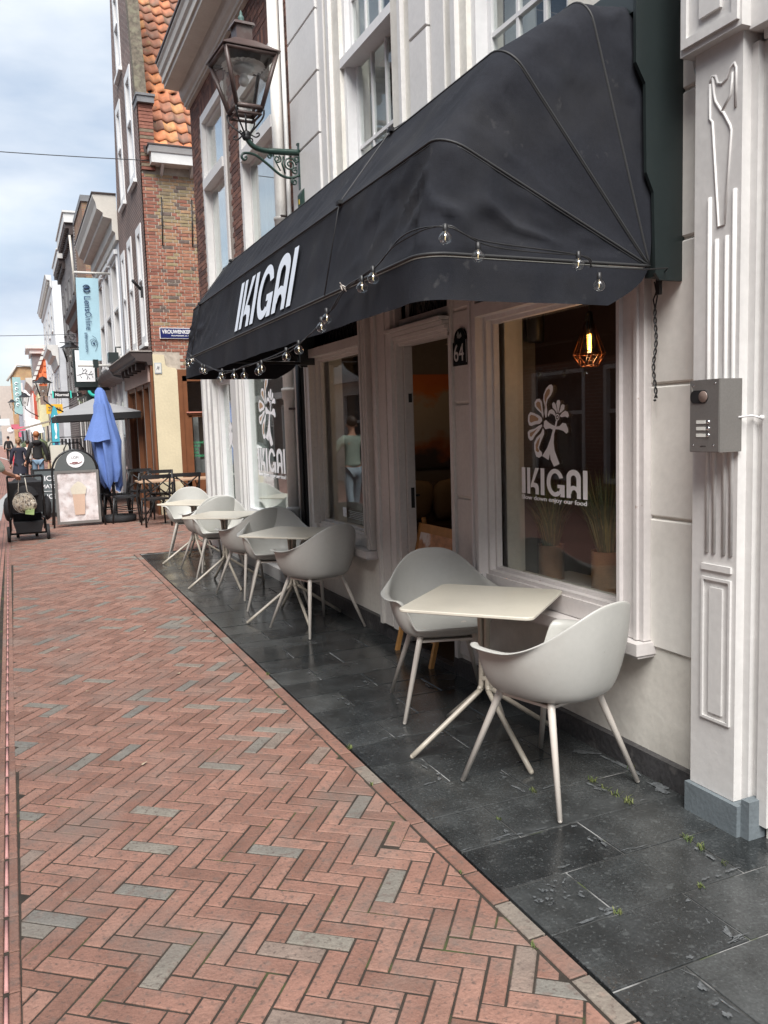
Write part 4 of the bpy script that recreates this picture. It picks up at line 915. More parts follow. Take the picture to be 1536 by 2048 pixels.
# ================================================================== TABLES
def make_table():
    t = thing('bistro_table', 'x', 'table', (0, 0, 0), 'small square terrace tables')
    b = MB(); s, rc = .315, .04; pl = []
    for cx, cy, a0 in ((s - rc, s - rc, 0), (-s + rc, s - rc, 90), (-s + rc, -s + rc, 180), (s - rc, -s + rc, 270)): pl += arc(cx, cy, rc, a0, a0 + 90, 6)
    n = len(pl); k = .992
    b.add([(x * k, y * k, .700) for x, y in pl] + [(x, y, .703) for x, y in pl] + [(x, y, .7115) for x, y in pl] + [(x * k, y * k, .715) for x, y in pl],
          [tuple(range(n))[::-1], tuple(range(3 * n, 4 * n))] + [(r0 * n + i, r0 * n + (i + 1) % n, (r0 + 1) * n + (i + 1) % n, (r0 + 1) * n + i) for r0 in range(3) for i in range(n)])
    b.xform(Matrix.Rotation(R(45), 4, 'Z')); b.build('table_top', M['tabletop'], t)
    for k in range(4):
        a = R(90 * k + 2); d = Vector((math.cos(a), math.sin(a), 0)); P = [Vector((0, 0, .69)) + d * .13, Vector((0, 0, .675)) + d * .05, Vector((0, 0, .62)) + d * .022, Vector((0, 0, .33)) + d * .020, Vector((0, 0, .28)) + d * .032, Vector((0, 0, .25)) + d * .06, Vector((0, 0, .012)) + d * .395]
        b = MB(); b.tube(spline([tuple(p) for p in P], 4), .0125, 10); b.ball(P[-1], .0125, 8); b.build('leg', M['tableleg'], t)
    b = MB(); b.lathe([(.028, -.01), (.03, 0), (.028, .01)], (0, 0, .335), 12); b.box(-.16, .16, -.018, .018, .684, .700); b.box(-.018, .018, -.16, .16, .684, .700); b.tube([(-.2, -.06, .69), (-.06, -.02, .685)], .006, 6); b.lathe([(.012, -.02), (.012, .02)], (0, 0, .66), 10); b.build('bracket', M['tableleg'], t)
    return t
tp = make_table()
for i, (x, y, a, lb) in enumerate([(1.985, 3.36, -3, 'nearest square cream table between the two front armchairs'), (2.005, 6.42, -3, 'second nearest square cream table, near the black downpipe'), (1.865, 8.2, 4, 'third square cream table, standing free near the white shop windows'), (1.90, 9.92, 0, 'farthest square cream table with a chair either side')]):
    c = tp if i == 0 else copy_tree(tp)
    c.location = (x, y, 0); c.rotation_euler = (0, 0, R(a)); c['label'] = lb
# ================================================================== EASEL MENU, PLANTS, LAMP, SPEAKER, PICTURE
es = thing('menu_easel', 'wooden A-frame menu board standing in the restaurant doorway behind a chair', 'menu board', (2.35, 4.85, 0))
b = MB(); Mx = Matrix.Translation((2.31, 4.855, 0)) @ Matrix.Rotation(R(-90), 4, 'Z') @ Matrix.Rotation(R(-14), 4, 'X')
for sx in (-.27, .24): b.box(sx, sx + .03, 0, .025, 0, .90)
b.box(-.27, .27, -.002, .028, .84, .90); b.box(-.24, .24, 0, .025, .16, .20); b.xform(Mx); b.build('frame', M['woodlight'], es)
b = MB()
for sx in (-.25, .22): b = MB(); b.box(sx, sx + .03, 0, .02, 0, .88); b.xform(Matrix.Translation((2.31, 4.855, .04)) @ Matrix.Rotation(R(-90), 4, 'Z') @ Matrix.Translation((0, .36, 0)) @ Matrix.Rotation(R(9), 4, 'X')); b.build('back_leg', M['woodlight'], es)
b = MB(); b.box(-.24, .24, .008, .014, .20, .84); b.xform(Mx); b.build('poster', mat('food_poster', (.5, .25, .12), .3, .35, 16, dirt=[((.75, .72, .68), 7, .52, .6, .9)]), es)
M['pot'] = mat('brown_ribbed_pot', (.5, .25, .12), .35, .2, 9)
M['blade'] = mat('grass_blade', (.06, .09, .03), .6, .2, tint=[(0, (.07, .11, .04)), (.6, (.15, .20, .07)), (1, (.42, .36, .12))])
for (x, y, sc, lb) in ((2.82, 3.99, 1., 'left brown ribbed pot of tall ornamental grass on the window board'), (2.83, 3.50, 1.12, 'right brown ribbed pot of tall ornamental grass on the window board')):
    t = thing('potted_grass', lb, 'potted plant', (x, y, .628), 'potted grasses in the restaurant window')
    prof = []; nr = 17; h = .20 * sc
    for i in range(nr * 2 + 1): prof.append(((.064 if i % 2 else .0765) * sc, h * i / (nr * 2)))
    b = MB(); b.lathe([(0.001, 0)] + prof + [(.066 * sc, h), (.064 * sc, h - .02), (.001, h - .02)], (x, y, .63), 26); b.build('pot', M['pot'], t)
    b = MB(); rng = random.Random(int(y * 10))
    for i in range(620):
        a = rng.uniform(0, 6.28); r0 = .045 * sc * rng.random() ** .5; ln = rng.uniform(.2, .42) * sc; sp = rng.uniform(.02, .36) * ln * 1.7; w = .0028; b.tint = rng.random()
        bx, by, bz = x + r0 * math.cos(a), y + r0 * math.sin(a), .63 + h - .02; dx, dy = math.cos(a + rng.uniform(-.5, .5)), math.sin(a + rng.uniform(-.5, .5)); px_, py_ = -dy * w, dx * w
        p = [(bx, by, bz), (bx + dx * sp * .35, by + dy * sp * .35, bz + ln * .6), (bx + dx * sp, by + dy * sp, bz + ln)]
        b.add([(p[0][0] - px_, p[0][1] - py_, p[0][2]), (p[0][0] + px_, p[0][1] + py_, p[0][2]), (p[1][0] + px_, p[1][1] + py_, p[1][2]), (p[1][0] - px_, p[1][1] - py_, p[1][2]), p[2]], [(0, 1, 2, 3), (3, 2, 4)])
    b.build('grass', M['blade'], t, kind='stuff')
pe = thing('pendant_lamp', 'lit copper wire cage pendant lamp glowing orange inside the right window', 'pendant lamp', (2.72, 3.5, 2.7))
LC = (2.72, 3.50, 1.93)
b = MB(); b.tube([(LC[0], LC[1], 2.7), (LC[0], LC[1], LC[2] + .16)], .0035, 6); b.lathe([(.004, .17), (.018, .16), (.02, .10), (.016, .08)], LC, 12); b.build('cord', M['black'], pe)
b = MB(); n = 8
for k in range(n):
    t0 = 2 * math.pi * k / n; t1 = t0 + 2 * math.pi / n; c = lambda t, r, z: (LC[0] + r * math.cos(t), LC[1] + r * math.sin(t), LC[2] + z)
    b.tube([c(t0, .018, .12), c(t0, .082, -.05), c((t0 + t1) / 2, .048, -.11)], .0022, 4); b.tube([c(t1, .082, -.05), c((t0 + t1) / 2, .048, -.11)], .0022, 4); b.tube([c(t0, .082, -.05), c(t1, .082, -.05)], .0022, 4); b.tube([c((t0 + t1) / 2, .048, -.11), c((t0 + t1) / 2 + 2 * math.pi / n, .048, -.11)], .0022, 4)
b.build('cage', mat('copper_wire', (.16, .06, .03), .3, .1, metal=.8), pe)
b = MB(); b.lathe([(.012, .08), (.016, .06), (.03, .02), (.03, -.01), (.015, -.04), (.0005, -.045)], LC, 16); b.build('bulb', M['bulbglass'], pe)
b = MB(); b.tube([(LC[0] + .010 * math.cos(i * 1.2), LC[1] + .010 * math.sin(i * 1.2), LC[2] + .05 - i * .0022) for i in range(38)], .0022, 5); b.build('filament', mat('glowing_filament', (1, .6, .2), .5, 0, emit=((1, .42, .06), 9)), pe)
pl_ = bpy.data.lights.new('pendant_light', 'POINT'); pl_.energy = .6; pl_.color = (1, .5, .2); pl_.shadow_soft_size = .03; po = bpy.data.objects.new('lamp_light', pl_); C.objects.link(po); po.parent = pe; po.location = Vector(LC) + Vector((0, 0, -.06)) - pe.location
b = MB(); b.lathe([(.001, .10), (.048, .10), (.052, .08), (.048, -.09), (.04, -.10), (.001, -.10)], (2.735, 4.0, 2.09), 20); b.tube([(2.735, 4.0, 2.18), (2.74, 4.02, 2.7)], .012, 6); b.build('speaker', M['black'], None, label='black round loudspeaker hanging from the ceiling inside the right window', cat='loudspeaker')
ol = thing('small_glass_lamp', 'small clear glass pendant lamp with a white tag near the top right of the window', 'lamp', (2.75, 3.25, 2.0))
b = MB(); b.lathe([(.01, .1), (.018, .05), (.03, -.02), (.045, -.06)], (2.75, 3.25, 1.98), 14); b.build('shade', M['bulbglass'], ol)
b = MB(); b.tube([(2.75, 3.25, 2.08), (2.75, 3.25, 2.7)], .002, 5); b.build('cord', M['black'], ol)
b = MB(); b.box(2.735, 2.736, 3.235, 3.275, 2.05, 2.075); b.build('tag', M['decal'], ol)
p2 = thing('added_pendant', 'added second pendant lamp that brightens the dark restaurant room', 'pendant lamp', (3.3, 5.9, 2.0))  # lamp added to brighten the dark room, only warm glints hint at it
b = MB(); b.lathe([(.02, .12), (.09, .02), (.10, -.02)], (3.3, 5.9, 2.2), 16); b.build('shade', M['black'], p2)
b = MB(); b.ball((3.3, 5.9, 2.18), .035, 10); b.build('bulb', mat('added_lamp_bulb', (1, .6, .3), .5, 0, emit=((1, .55, .2), 3)), p2)
q2 = bpy.data.lights.new('added_room_light', 'POINT'); q2.energy = 1.3; q2.color = (1, .62, .35); q2.shadow_soft_size = .06; po2 = bpy.data.objects.new('lamp_light', q2); C.objects.link(po2); po2.parent = p2; po2.location = (0, 0, .10)
pc = thing('painting', 'large abstract painting with an orange top, pale middle and dark lower part inside the doorway', 'painting', (4.0, 7.14, 1.5))
b = MB(); b.box(3.30, 4.5, 7.12, 7.15, 1.13, 2.02)
pm = mat('abstract_canvas', (.30, .27, .22), .7, .2, 5); n_ = pm.node_tree.nodes; l_ = pm.node_tree.links
gg = n_.new('ShaderNodeNewGeometry'); ss_ = n_.new('ShaderNodeSeparateXYZ'); l_.new(gg.outputs['Position'], ss_.inputs[0]); nn = n_.new('ShaderNodeTexNoise'); nn.inputs['Scale'].default_value = 4; nn.inputs['Detail'].default_value = 6
ad = n_.new('ShaderNodeMath'); ad.operation = 'MULTIPLY_ADD'; ad.inputs[1].default_value = .45; l_.new(nn.outputs['Fac'], ad.inputs[0]); l_.new(ss_.outputs[2], ad.inputs[2]); mr = n_.new('ShaderNodeMapRange'); mr.inputs[1].default_value = 1.15; mr.inputs[2].default_value = 2.3; l_.new(ad.outputs[0], mr.inputs[0])
rp = n_.new('ShaderNodeValToRGB'); e = rp.color_ramp.elements; e[0].color = (.02, .03, .04, 1); e[1].color = (.42, .11, .02, 1); e[1].position = .9
for p_, c_ in ((.28, (.05, .04, .04, 1)), (.36, (.28, .09, .03, 1)), (.44, (.3, .27, .22, 1)), (.74, (.34, .30, .23, 1)), (.8, (.45, .13, .02, 1))): q = e.new(p_); q.color = c_
l_.new(mr.outputs[0], rp.inputs[0]); l_.new(rp.outputs[0], pm.node_tree.nodes['Principled BSDF'].inputs['Base Color'])
b.build('canvas', pm, pc)
bn = thing('bench', 'dark upholstered bench under the painting inside the doorway', 'bench', (3.5, 7.0, 0))
b = MB(); b.box(3.0, 5.0, 6.7, 7.14, .03, .62); b.build('seat', M['floorwood'], bn); b = MB(); b.box(3.0, 5.0, 7.06, 7.15, .62, 1.0); b.build('backrest', M['roomdark'], bn)
for x, tl, lb in ((3.38, 4, 'left tan cushion leaning on the bench inside the doorway'), (3.78, -8, 'right tan cushion leaning on the bench inside the doorway')):
    b = MB(); b.ball((0, 0, 0), 1, 14, .2, .06, .2); b.v = [(math.copysign(abs(v[0] / .2) ** .55 * .2, v[0]), v[1], math.copysign(abs(v[2] / .2) ** .55 * .2, v[2])) for v in b.v]
    b.xform(Matrix.Translation((x, 6.97, .84)) @ Matrix.Rotation(R(tl), 4, 'Y') @ Matrix.Rotation(R(14), 4, 'X')); b.build('cushion', flat('tan_cushion', (.24, .17, .10), .9), None, label=lb, cat='cushion', group='cushions on the indoor bench')
# ---- window decals
def decal(parent, x, y0, z0, s, mw, mt, flip=False):
    """flower figure + name + slogan; drawn in the photo's tracing units (825 wide name)"""
    k = s / 825.; org = (x, y0, z0)
    T = lambda L: [((a - 545) * k, (1572 - (a - 545) * -.035 - c_) * k * .625 + .0) for a, c_ in L]
    petals = [[(875, 648), (862, 590), (868, 520), (848, 430), (852, 370), (885, 300), (925, 265), (955, 262), (972, 290), (970, 340), (945, 390), (905, 430), (890, 490), (898, 570), (888, 640)],
              [(845, 655), (820, 590), (770, 545), (735, 500), (733, 450), (760, 415), (800, 412), (830, 450), (838, 530), (850, 600)],
              [(832, 680), (800, 715), (740, 720), (690, 735), (655, 725), (640, 670), (645, 600), (675, 562), (720, 578), (790, 612), (825, 645)],
              [(830, 722), (790, 735), (730, 770), (660, 785), (635, 810), (642, 880), (668, 915), (700, 910), (740, 850), (790, 800), (828, 750)],
              [(838, 770), (812, 830), (755, 880), (722, 940), (722, 1030), (745, 1110), (785, 1128), (825, 1100), (822, 1060), (790, 1030), (785, 1000), (812, 930), (855, 840), (855, 795)]]
    inner = [[(878, 560), (885, 500), (865, 430), (868, 380), (895, 325), (925, 305), (938, 330), (930, 370), (895, 415), (880, 470)],
             [(825, 575), (790, 530), (760, 500), (755, 465), (780, 443), (810, 460), (822, 520)],
             [(780, 675), (730, 680), (685, 695), (665, 675), (668, 615), (690, 598), (740, 615), (785, 650)],
             [(775, 768), (720, 800), (670, 820), (665, 855), (685, 870), (710, 840), (745, 800)],
             [(805, 875), (765, 920), (742, 970), (745, 1040), (775, 1062), (790, 1045), (770, 1005), (790, 940)]]
    body = [[(1003, 690), (1025, 690), (1010, 760), (1050, 755), (1085, 720), (1125, 730), (1150, 790), (1152, 830), (1130, 848), (1095, 815), (1040, 795), (1000, 790), (980, 850), (975, 950), (985, 1040), (1045, 1200), (975, 1232), (935, 1150), (925, 1080), (908, 1155), (825, 1105), (890, 1010), (935, 900), (965, 795), (930, 775), (870, 785), (850, 750), (855, 690), (880, 672), (905, 700), (955, 735), (990, 750)]]
    small = [[(1018, 608), (1000, 570), (965, 535), (958, 490), (980, 468), (1003, 500), (1018, 560)], [(1028, 600), (1020, 540), (1012, 490), (1022, 455), (1050, 452), (1062, 480), (1050, 540), (1036, 600)],
             [(1042, 608), (1060, 560), (1068, 520), (1090, 503), (1112, 520), (1108, 565), (1075, 595)], [(1050, 640), (1080, 605), (1120, 582), (1150, 600), (1163, 640), (1150, 667), (1120, 650), (1075, 655)],
             [(995, 640), (965, 610), (935, 600), (910, 640), (903, 610), (920, 565), (955, 550), (985, 575), (1002, 615)]]
    ring = [arc(1022, 652, 26, 0, 350, 14, 40), arc(1022, 652, 17, 0, 350, 12, 26)[::-1]]
    for L in petals + body + small: poly_mesh('decal', [T(L)], mw, parent, org, *XF, .0)
    poly_mesh('decal', [T(r) for r in ring], mw, parent, org, *XF, .0); poly_mesh('decal', [T(arc(1022, 652, 9, 0, 340, 10, 13))], mw, parent, org, *XF, .0)
    for L in inner: poly_mesh('decal', [T(L)], mt, parent, org, *XF, .0012)
    logo_text(parent, mw, (x, y0, z0), *XF, s, s * .248, 'decal', .0)
    text('Slow down enjoy our food', mw, parent, (x, y0 + .003, z0 - s * .068), *XF, w=s * .995, h=s * .055, name='decal', off=0, bold=.012)
decal(win1, 2.4995, 3.80, 1.163, .565, M['decal'], M['decaltan'])
# small sticker low on window 2
b = MB(); b.box(2.4895, 2.4905, 6.42, 6.50, .80, .88); b.build('sticker', M['decal'], win2)
for k in range(5): b = MB(); b.box(2.486, 2.487, 6.05, 6.36 - .02 * (k % 2), .80 + k * .014, .806 + k * .014); b.build('sticker', flat('grey_vinyl', (.35, .36, .36)), win2)
# ================================================================== LEFT NEIGHBOUR: white shop ground floor, brown brick above
lh = thing('brown_brick_house', 'brown brick house with white shopfront and deep white cornice left of the restaurant', 'building', (2.44, 9.5, 0))
LHh = [(7.72, 9.02, 3.0, 5.13), (9.66, 10.86, 3.0, 5.48)]
LHg = [(7.74, 9.45, .58, 2.45), (9.92, 10.72, .60, 2.2)]
mb = MB(); wall(mb, FX, 7.27, 11.5, 2.9, 6.4, LHh, .22); mb.quad((2.44, 11.5, 0), (8.5, 11.5, 0), (8.5, 11.5, 6.4), (2.44, 11.5, 6.4)); mb.quad((2.44, 7.27, 6.4), (8.5, 7.27, 6.4), (8.5, 11.5, 6.4), (2.44, 11.5, 6.4)); mb.build('wall', M['mortar_d'], lh)
mb = MB(); wall(mb, FX, 7.27, 11.5, 0, 2.9, LHg, .2)
mb.box(2.40, 2.44, 7.27, 7.40, 0, 2.9)
mb.build('shopfront', M['cornwhite'], lh)
brick_run(FX, 7.28, 11.49, 2.95, 5.86, .20, .05, .0095, [(h[0] - .01, h[1] + .01, h[2], h[3] + .02) for h in LHh] + [(7.28, 12, 2.9, 3.2)], M['brick_l'], lh, 290, .006)
# shopfront joinery
mb = MB()
for a0, a1, d, z0, z1 in ((11.40, 11.5, .05, 0, 2.9), (11.2, 11.3, .03, .1, 2.9), (10.82, 10.92, .05, .1, 2.9), (9.60, 9.86, .045, .1, 2.9), (9.50, 9.56, .03, .1, 2.9), (7.62, 7.70, .04, .1, 2.9), (7.28, 11.45, .06, .0, .12), (7.6, 9.6, .05, 2.5, 2.62), (7.3, 11.48, .09, 2.78, 2.95)): mb.box(2.44 - d, 2.45, a0, a1, z0, z1)
mb.box(2.37, 2.44, 9.84, 10.80, 2.22, 2.26); mb.box(2.385, 2.44, 9.86, 10.78, 2.26, 2.29); mb.build('moulding', M['cornwhite'], lh)
def big(a0, a1, z0, z1, nm='w'):
    b = MB(); b.box(2.45, 2.53, a0, a0 + .06, z0, z1); b.box(2.45, 2.53, a1 - .06, a1, z0, z1); b.box(2.45, 2.53, a0 + .06, a1 - .06, z0, z0 + .07); b.box(2.45, 2.53, a0 + .06, a1 - .06, z1 - .07, z1); b.box(2.38, 2.45, a0 - .04, a1 + .04, z0 - .06, z0 - .003)
    w = b.build('window', M['whiteclean'], lh); b = MB(); b.box(2.50, 2.506, a0 + .06, a1 - .06, z0 + .07, z1 - .07); b.build('pane', M['glassfar'], w); return w
wl1 = big(7.74, 9.45, .58, 2.45); wl2 = big(9.92, 10.72, .60, 2.2)
mb = MB(); mb.box(2.66, 7.8, 7.30, 11.48, 0, .02); mb.quad((5.4, 7.3, 0), (5.4, 11.48, 0), (5.4, 11.48, 2.9), (5.4, 7.3, 2.9)); mb.quad((2.66, 7.3, 2.88), (5.4, 7.3, 2.88), (5.4, 11.48, 2.88), (2.66, 11.48, 2.88)); mb.quad((2.66, 7.28, 0), (5.4, 7.28, 0), (5.4, 7.28, 2.88), (2.66, 7.28, 2.88)); mb.quad((2.64, 11.49, 0), (5.4, 11.49, 0), (5.4, 11.49, 2.88), (2.64, 11.49, 2.88)); mb.box(2.66, 2.7, 9.46, 9.9, 0, 2.9); mb.box(2.66, 2.7, 10.75, 11.45, 0, 2.9)
mb.build('room', M['whiteclean'], lh)
mb = MB(); mb.box(2.62, 3.2, 7.8, 9.4, .55, .58); mb.box(2.60, 2.64, 9.2, 9.42, .6, 2.4); mb.box(3.6, 3.7, 7.5, 9.5, 0, 1.2); mb.build('interior_panels', M['white'], lh)
decal(wl1, 2.4955, 9.12, 1.09, 1.02, M['decal'], M['decaltan'])
for s_, z in ((.26, 1.22),): poly_mesh('decal', [[(.0, 0), (.03, .1), (.0, .2), (.06, .24), (.02, .3), (.1, .36), (.18, .3), (.13, .24), (.2, .2), (.15, .1), (.2, 0), (.1, .08)]], M['decal'], wl2, (2.4955, 10.45, 1.30), *XF, .0)
def tallwin(a0, a1, z0, z1, mid, par, wide=.08):
    b = MB()
    b.box(2.42, 2.56, a0, a0 + wide, z0, z1); b.box(2.42, 2.56, a1 - wide, a1, z0, z1); b.box(2.42, 2.56, a0 + wide, a1 - wide, z1 - .1, z1); b.box(2.40, 2.56, a0 + wide, a1 - wide, mid - .05, mid + .06); b.box(2.36, 2.56, a0 - .05, a1 + .05, z0 - .02, z0 + .1)
    for (c0, c1, dx) in ((z0 + .1, mid - .05, .03), (mid + .06, z1 - .1, .0)):
        b.box(2.47 + dx, 2.52 + dx, a0 + wide, a0 + wide + .05, c0, c1); b.box(2.47 + dx, 2.52 + dx, a1 - wide - .05, a1 - wide, c0, c1); b.box(2.47 + dx, 2.52 + dx, a0 + wide + .05, a1 - wide - .05, c0, c0 + .05); b.box(2.47 + dx, 2.52 + dx, a0 + wide + .05, a1 - wide - .05, c1 - .04, c1)
    w = b.build('window', M['white'], par)
    b = MB(); b.box(2.505, 2.51, a0 + wide, a1 - wide, z0 + .1, z1 - .1); b.build('pane', M['glassfar'], w)
    b = MB(); n = 24; L = []
    for k in range(n + 1): L.append((2.60 + .012 * math.sin(k * 1.3), a0 + wide + (a1 - a0 - 2 * wide) * k / n))
    b.add([(x, y, z0) for x, y in L] + [(x, y, z1) for x, y in L], [(k, k + 1, k + n + 2, k + n + 1) for k in range(n)], True); b.build('curtain', flat('pale_net_curtain', (.30, .32, .34)), w)
tallwin(7.72, 9.02, 3.0, 5.13, 4.42, lh); tallwin(9.66, 10.86, 3.0, 5.48, 4.62, lh)
mb = MB()   # soldier arches above the windows as a brick band
for a0, a1, z in ((7.66, 9.08, 5.14), (9.6, 10.92, 5.49)):
    y = a0
    while y < a1: mb.tint = random.random(); mb.box(2.430, 2.45, y, y + .052, z, z + .2); y += .061
mb.build('brick_arch', M['brick_l'], lh, kind='stuff')
mb = MB(); cornice(mb, FX, 7.27, 11.52, 0, [(.03, 5.80), (.05, 5.80), (.05, 5.83), (.07, 5.83), (.07, 5.87), (.1, 5.9), (.12, 5.96), (.13, 6.02), (.32, 6.03), (.32, 6.09), (.345, 6.09), (.345, 6.17), (.37, 6.2), (.38, 6.27), (.40, 6.30), (.40, 6.33)]); mb.build('cornice', M['corncream'], lh)
mb = MB(); mb.box(2.025, 2.44, 7.25, 11.54, 6.332, 6.36); mb.build('gutter_edge', M['gutterdark'], lh)
# drainpipes
def pipe(x, y, r, z0, z1, m, lb, cl=(1.5,), par=None):
    b = MB(); b.tube([(x, y, z0), (x, y, z1)], r, 14)
    for z in cl: b.lathe([(r, -.045), (r * 1.22, -.035), (r * 1.22, .03), (r * 1.35, .035), (r * 1.35, .06), (r, .065)], (x, y, z), 14)
    return b.build('drainpipe', m, None, label=lb, cat='drainpipe')
pipe(2.365, 7.47, .052, .0, 6.0, M['trim'], 'thick taupe drainpipe with collars between the two shopfronts', (1.86, .75, 3.4))
pipe(2.40, 7.335, .02, .0, 6.0, M['cornwhite'], 'thin white pipe right beside the thick drainpipe', ())
b = MB(); b.box(2.40, 2.45, 7.2, 7.275, 0, 2.35); b.tube([(2.385, 7.235, 0), (2.385, 7.235, 2.35)], .024, 8); b.build('drainpipe', M['black'], None, label='black downpipe in the dark gap beside the restaurant window frame', cat='drainpipe')
b = MB()
for z in (1.72, .68, 3.45): b.box(2.34, 2.42, 7.40, 7.42, z, z + .02); b.ball((2.385, 7.40, z + .01), .014, 6)
b.build('pipe_clip', M['gutterdark'], None, label='small dark rusty clips holding the drainpipes to the wall', cat='pipe clips', kind='stuff')
# ================================================================== TALL CORNER BUILDING with tiled roof (gable wall at Y = 16)
GY = ('y', 16.0)
tb = thing('tall_corner_building', 'tall brown brick corner building with orange tiled roof and weathered side wall', 'building', (2.44, 16, 0))
mb = MB(); GH = [(2.98, 6.0, .72, 2.62)]
wall(mb, GY, 2.46, 9, 0, 6.45, GH, .15); mb.build('side_wall', M['mortar'], tb)
def gt(a, z):
    base = .42 + .16 * noise.noise(Vector((a * 1.3, z * 1.1, 1)))
    if a < 2.60 or (a < 2.75 and random.random() < .4): return random.choice((.05, .2, .25, .3, .12))
    if z > 5.35: base = .80
    elif z > 5.0: base = .68
    elif z < 3.3: base = .30
    r = random.random()
    if r < .06: return 1.0
    if r < .2: base = .3
    if r > .9: base = .85
    return base + random.uniform(-.12, .12)
brick_run(GY, 2.455, 4.05, 2.75, 6.30, .185, .046, .0145, [(2.45, 2.86, 2.7, 3.0)], M['gbrick'], tb, 300, .012, tintf=gt, jag=.003)
mb = MB(); mb.prism([(2.452, .0), (2.452, 3.0), (2.66, 2.98), (2.68, 2.8), (2.72, 2.76), (2.86, 2.74), (2.885, 2.70), (2.885, 0)], lambda x, z, d: (x, d, z), 15.965, 16.02); mb.build('plaster_pier', M['yellowplaster'], tb)
mb = MB(); mb.box(2.885, 6.0, 15.97, 16.0, 2.60, 2.72); mb.box(2.885, 2.97, 15.965, 16.0, 0, 2.6); mb.box(2.97, 3.06, 15.985, 16.06, 0, 2.6); mb.box(2.97, 5.9, 15.985, 16.06, 2.5, 2.6); mb.box(2.97, 5.9, 15.985, 16.06, .0, .75)
mb.box(3.06, 5.9, 15.97, 16.05, 1.86, 1.90); mb.box(3.06, 3.12, 15.99, 16.05, .75, 1.86); mb.box(3.06, 5.9, 15.99, 16.05, 1.82, 1.86); mb.box(4.3, 4.4, 15.97, 16.05, 0, 2.6)
sw = mb.build('window', M['brownwood'], tb); mb = MB(); mb.box(3.06, 5.9, 16.07, 16.076, .75, 2.5); mb.build('pane', M['glass'], sw)
mb = MB(); mb.box(3.02, 5.9, 15.94, 16.06, 1.90, 1.925); mb.build('drip_rail', flat('pink_red_paint', (.42, .17, .12)), sw)
M['greenvinyl'] = flat('green_vinyl', (.03, .28, .12), .5)
for i, s_ in enumerate(('GEGARANDEERDE', 'BEWUST', 'BESTE', 'VERSE', 'KOFFIEBONEN')):
    text(s_, M['greenvinyl'], sw, (3.085, 16.066, 1.315 - i * .064), *YF, w=(.40, .19, .14, .145, .33)[i], h=.042, name='window_lettering', bold=.02)
mb = MB(); mb.quad((2.9, 16.9, 0), (6, 16.9, 0), (6, 16.9, 2.7), (2.9, 16.9, 2.7)); mb.quad((2.9, 16.15, .0), (6, 16.15, 0), (6, 16.9, 0), (2.9, 16.9, 0)); mb.build('room_walls', M['roomdark'], tb)
mb = MB(); mb.box(3.2, 3.3, 16.3, 16.34, .6, 1.9); mb.box(3.12, 3.42, 16.4, 16.5, .5, 1.0); mb.build('interior_panels', M['greypaint'], tb)
# sign plates, anchors
sg = thing('street_name_sign', 'dark blue enamel street name sign VROUWENKERKSTEEG on the old brick side wall', 'street sign', (3.0, 15.97, 3.38))
mb = MB(); mb.box(2.605, 3.50, 15.955, 15.975, 3.285, 3.485); mb.build('border', M['whiteclean'], sg); mb = MB(); mb.box(2.615, 3.49, 15.950, 15.956, 3.297, 3.473); mb.build('plate', mat('navy_enamel', (.012, .018, .10), .3, .05), sg)
text('VROUWENKERKSTEEG', M['whiteclean'], sg, (2.645, 15.950, 3.375), *YF, w=.80, h=.075, bold=.03)
text('VROUWENKERK, CA. 1300-1929', M['whiteclean'], sg, (2.81, 15.950, 3.325), *YF, w=.45, h=.026, bold=.03)
for x in (2.77, 3.32):
    mb = MB(); mb.tube([(x + .01, 15.965, 5.84), (x - .005, 15.96, 5.4), (x - .02, 15.965, 4.98)], .011, 6); mb.box(x - .015, x + .01, 15.955, 15.975, 5.36, 5.44); mb.build('wall_anchor', M['black'], tb)
mb = MB(); mb.box(2.475, 2.60, 15.95, 15.966, 2.64, 2.84); np_ = mb.build('plaque', flat('grey_plaque_border', (.33, .38, .42)), tb); mb = MB(); mb.box(2.487, 2.588, 15.945, 15.952, 2.655, 2.825); mb.build('plaque_face', flat('pale_plaque', (.6, .6, .56)), np_)
mb = MB(); mb.add([(2.50, 15.944, 2.70), (2.53, 15.944, 2.78), (2.56, 15.944, 2.76), (2.575, 15.944, 2.80), (2.55, 15.944, 2.70), (2.53, 15.944, 2.73)], [(0, 1, 2, 3, 4, 5)]); mb.build('plaque_emblem', M['greypaint'], np_)
# gutter box with brackets, pantiles
mb = MB(); mb.box(2.60, 9, 15.72, 16.0, 6.38, 6.62); mb.prism([(15.70, 6.56), (15.66, 6.64), (15.66, 6.66), (16.0, 6.66), (16.0, 6.56)], lambda a, z, d: (d, a, z), 2.56, 9); mb.build('gutter', M['whiteclean'] if 0 else M['cornwhite'], tb)
mb = MB(); mb.box(2.54, 9, 15.64, 16.0, 6.662, 6.685); mb.build('gutter_lip', M['gutterdark'], tb)
for x in (2.78, 3.32, 3.9):
    mb = MB(); mb.prism([(15.75, 6.379), (16.0, 6.379), (16.0, 6.22), (15.95, 6.24)], lambda a, z, d: (d, a, z), x, x + .05); mb.build('gutter_bracket', M['cornwhite'], tb)
SL = R(56); TW, TE = .215, .275
def roofpt(x, s, n): return (x, 15.86 + s * math.cos(SL) - n * math.sin(SL), 6.60 + s * math.sin(SL) + n * math.cos(SL))
tvar = []
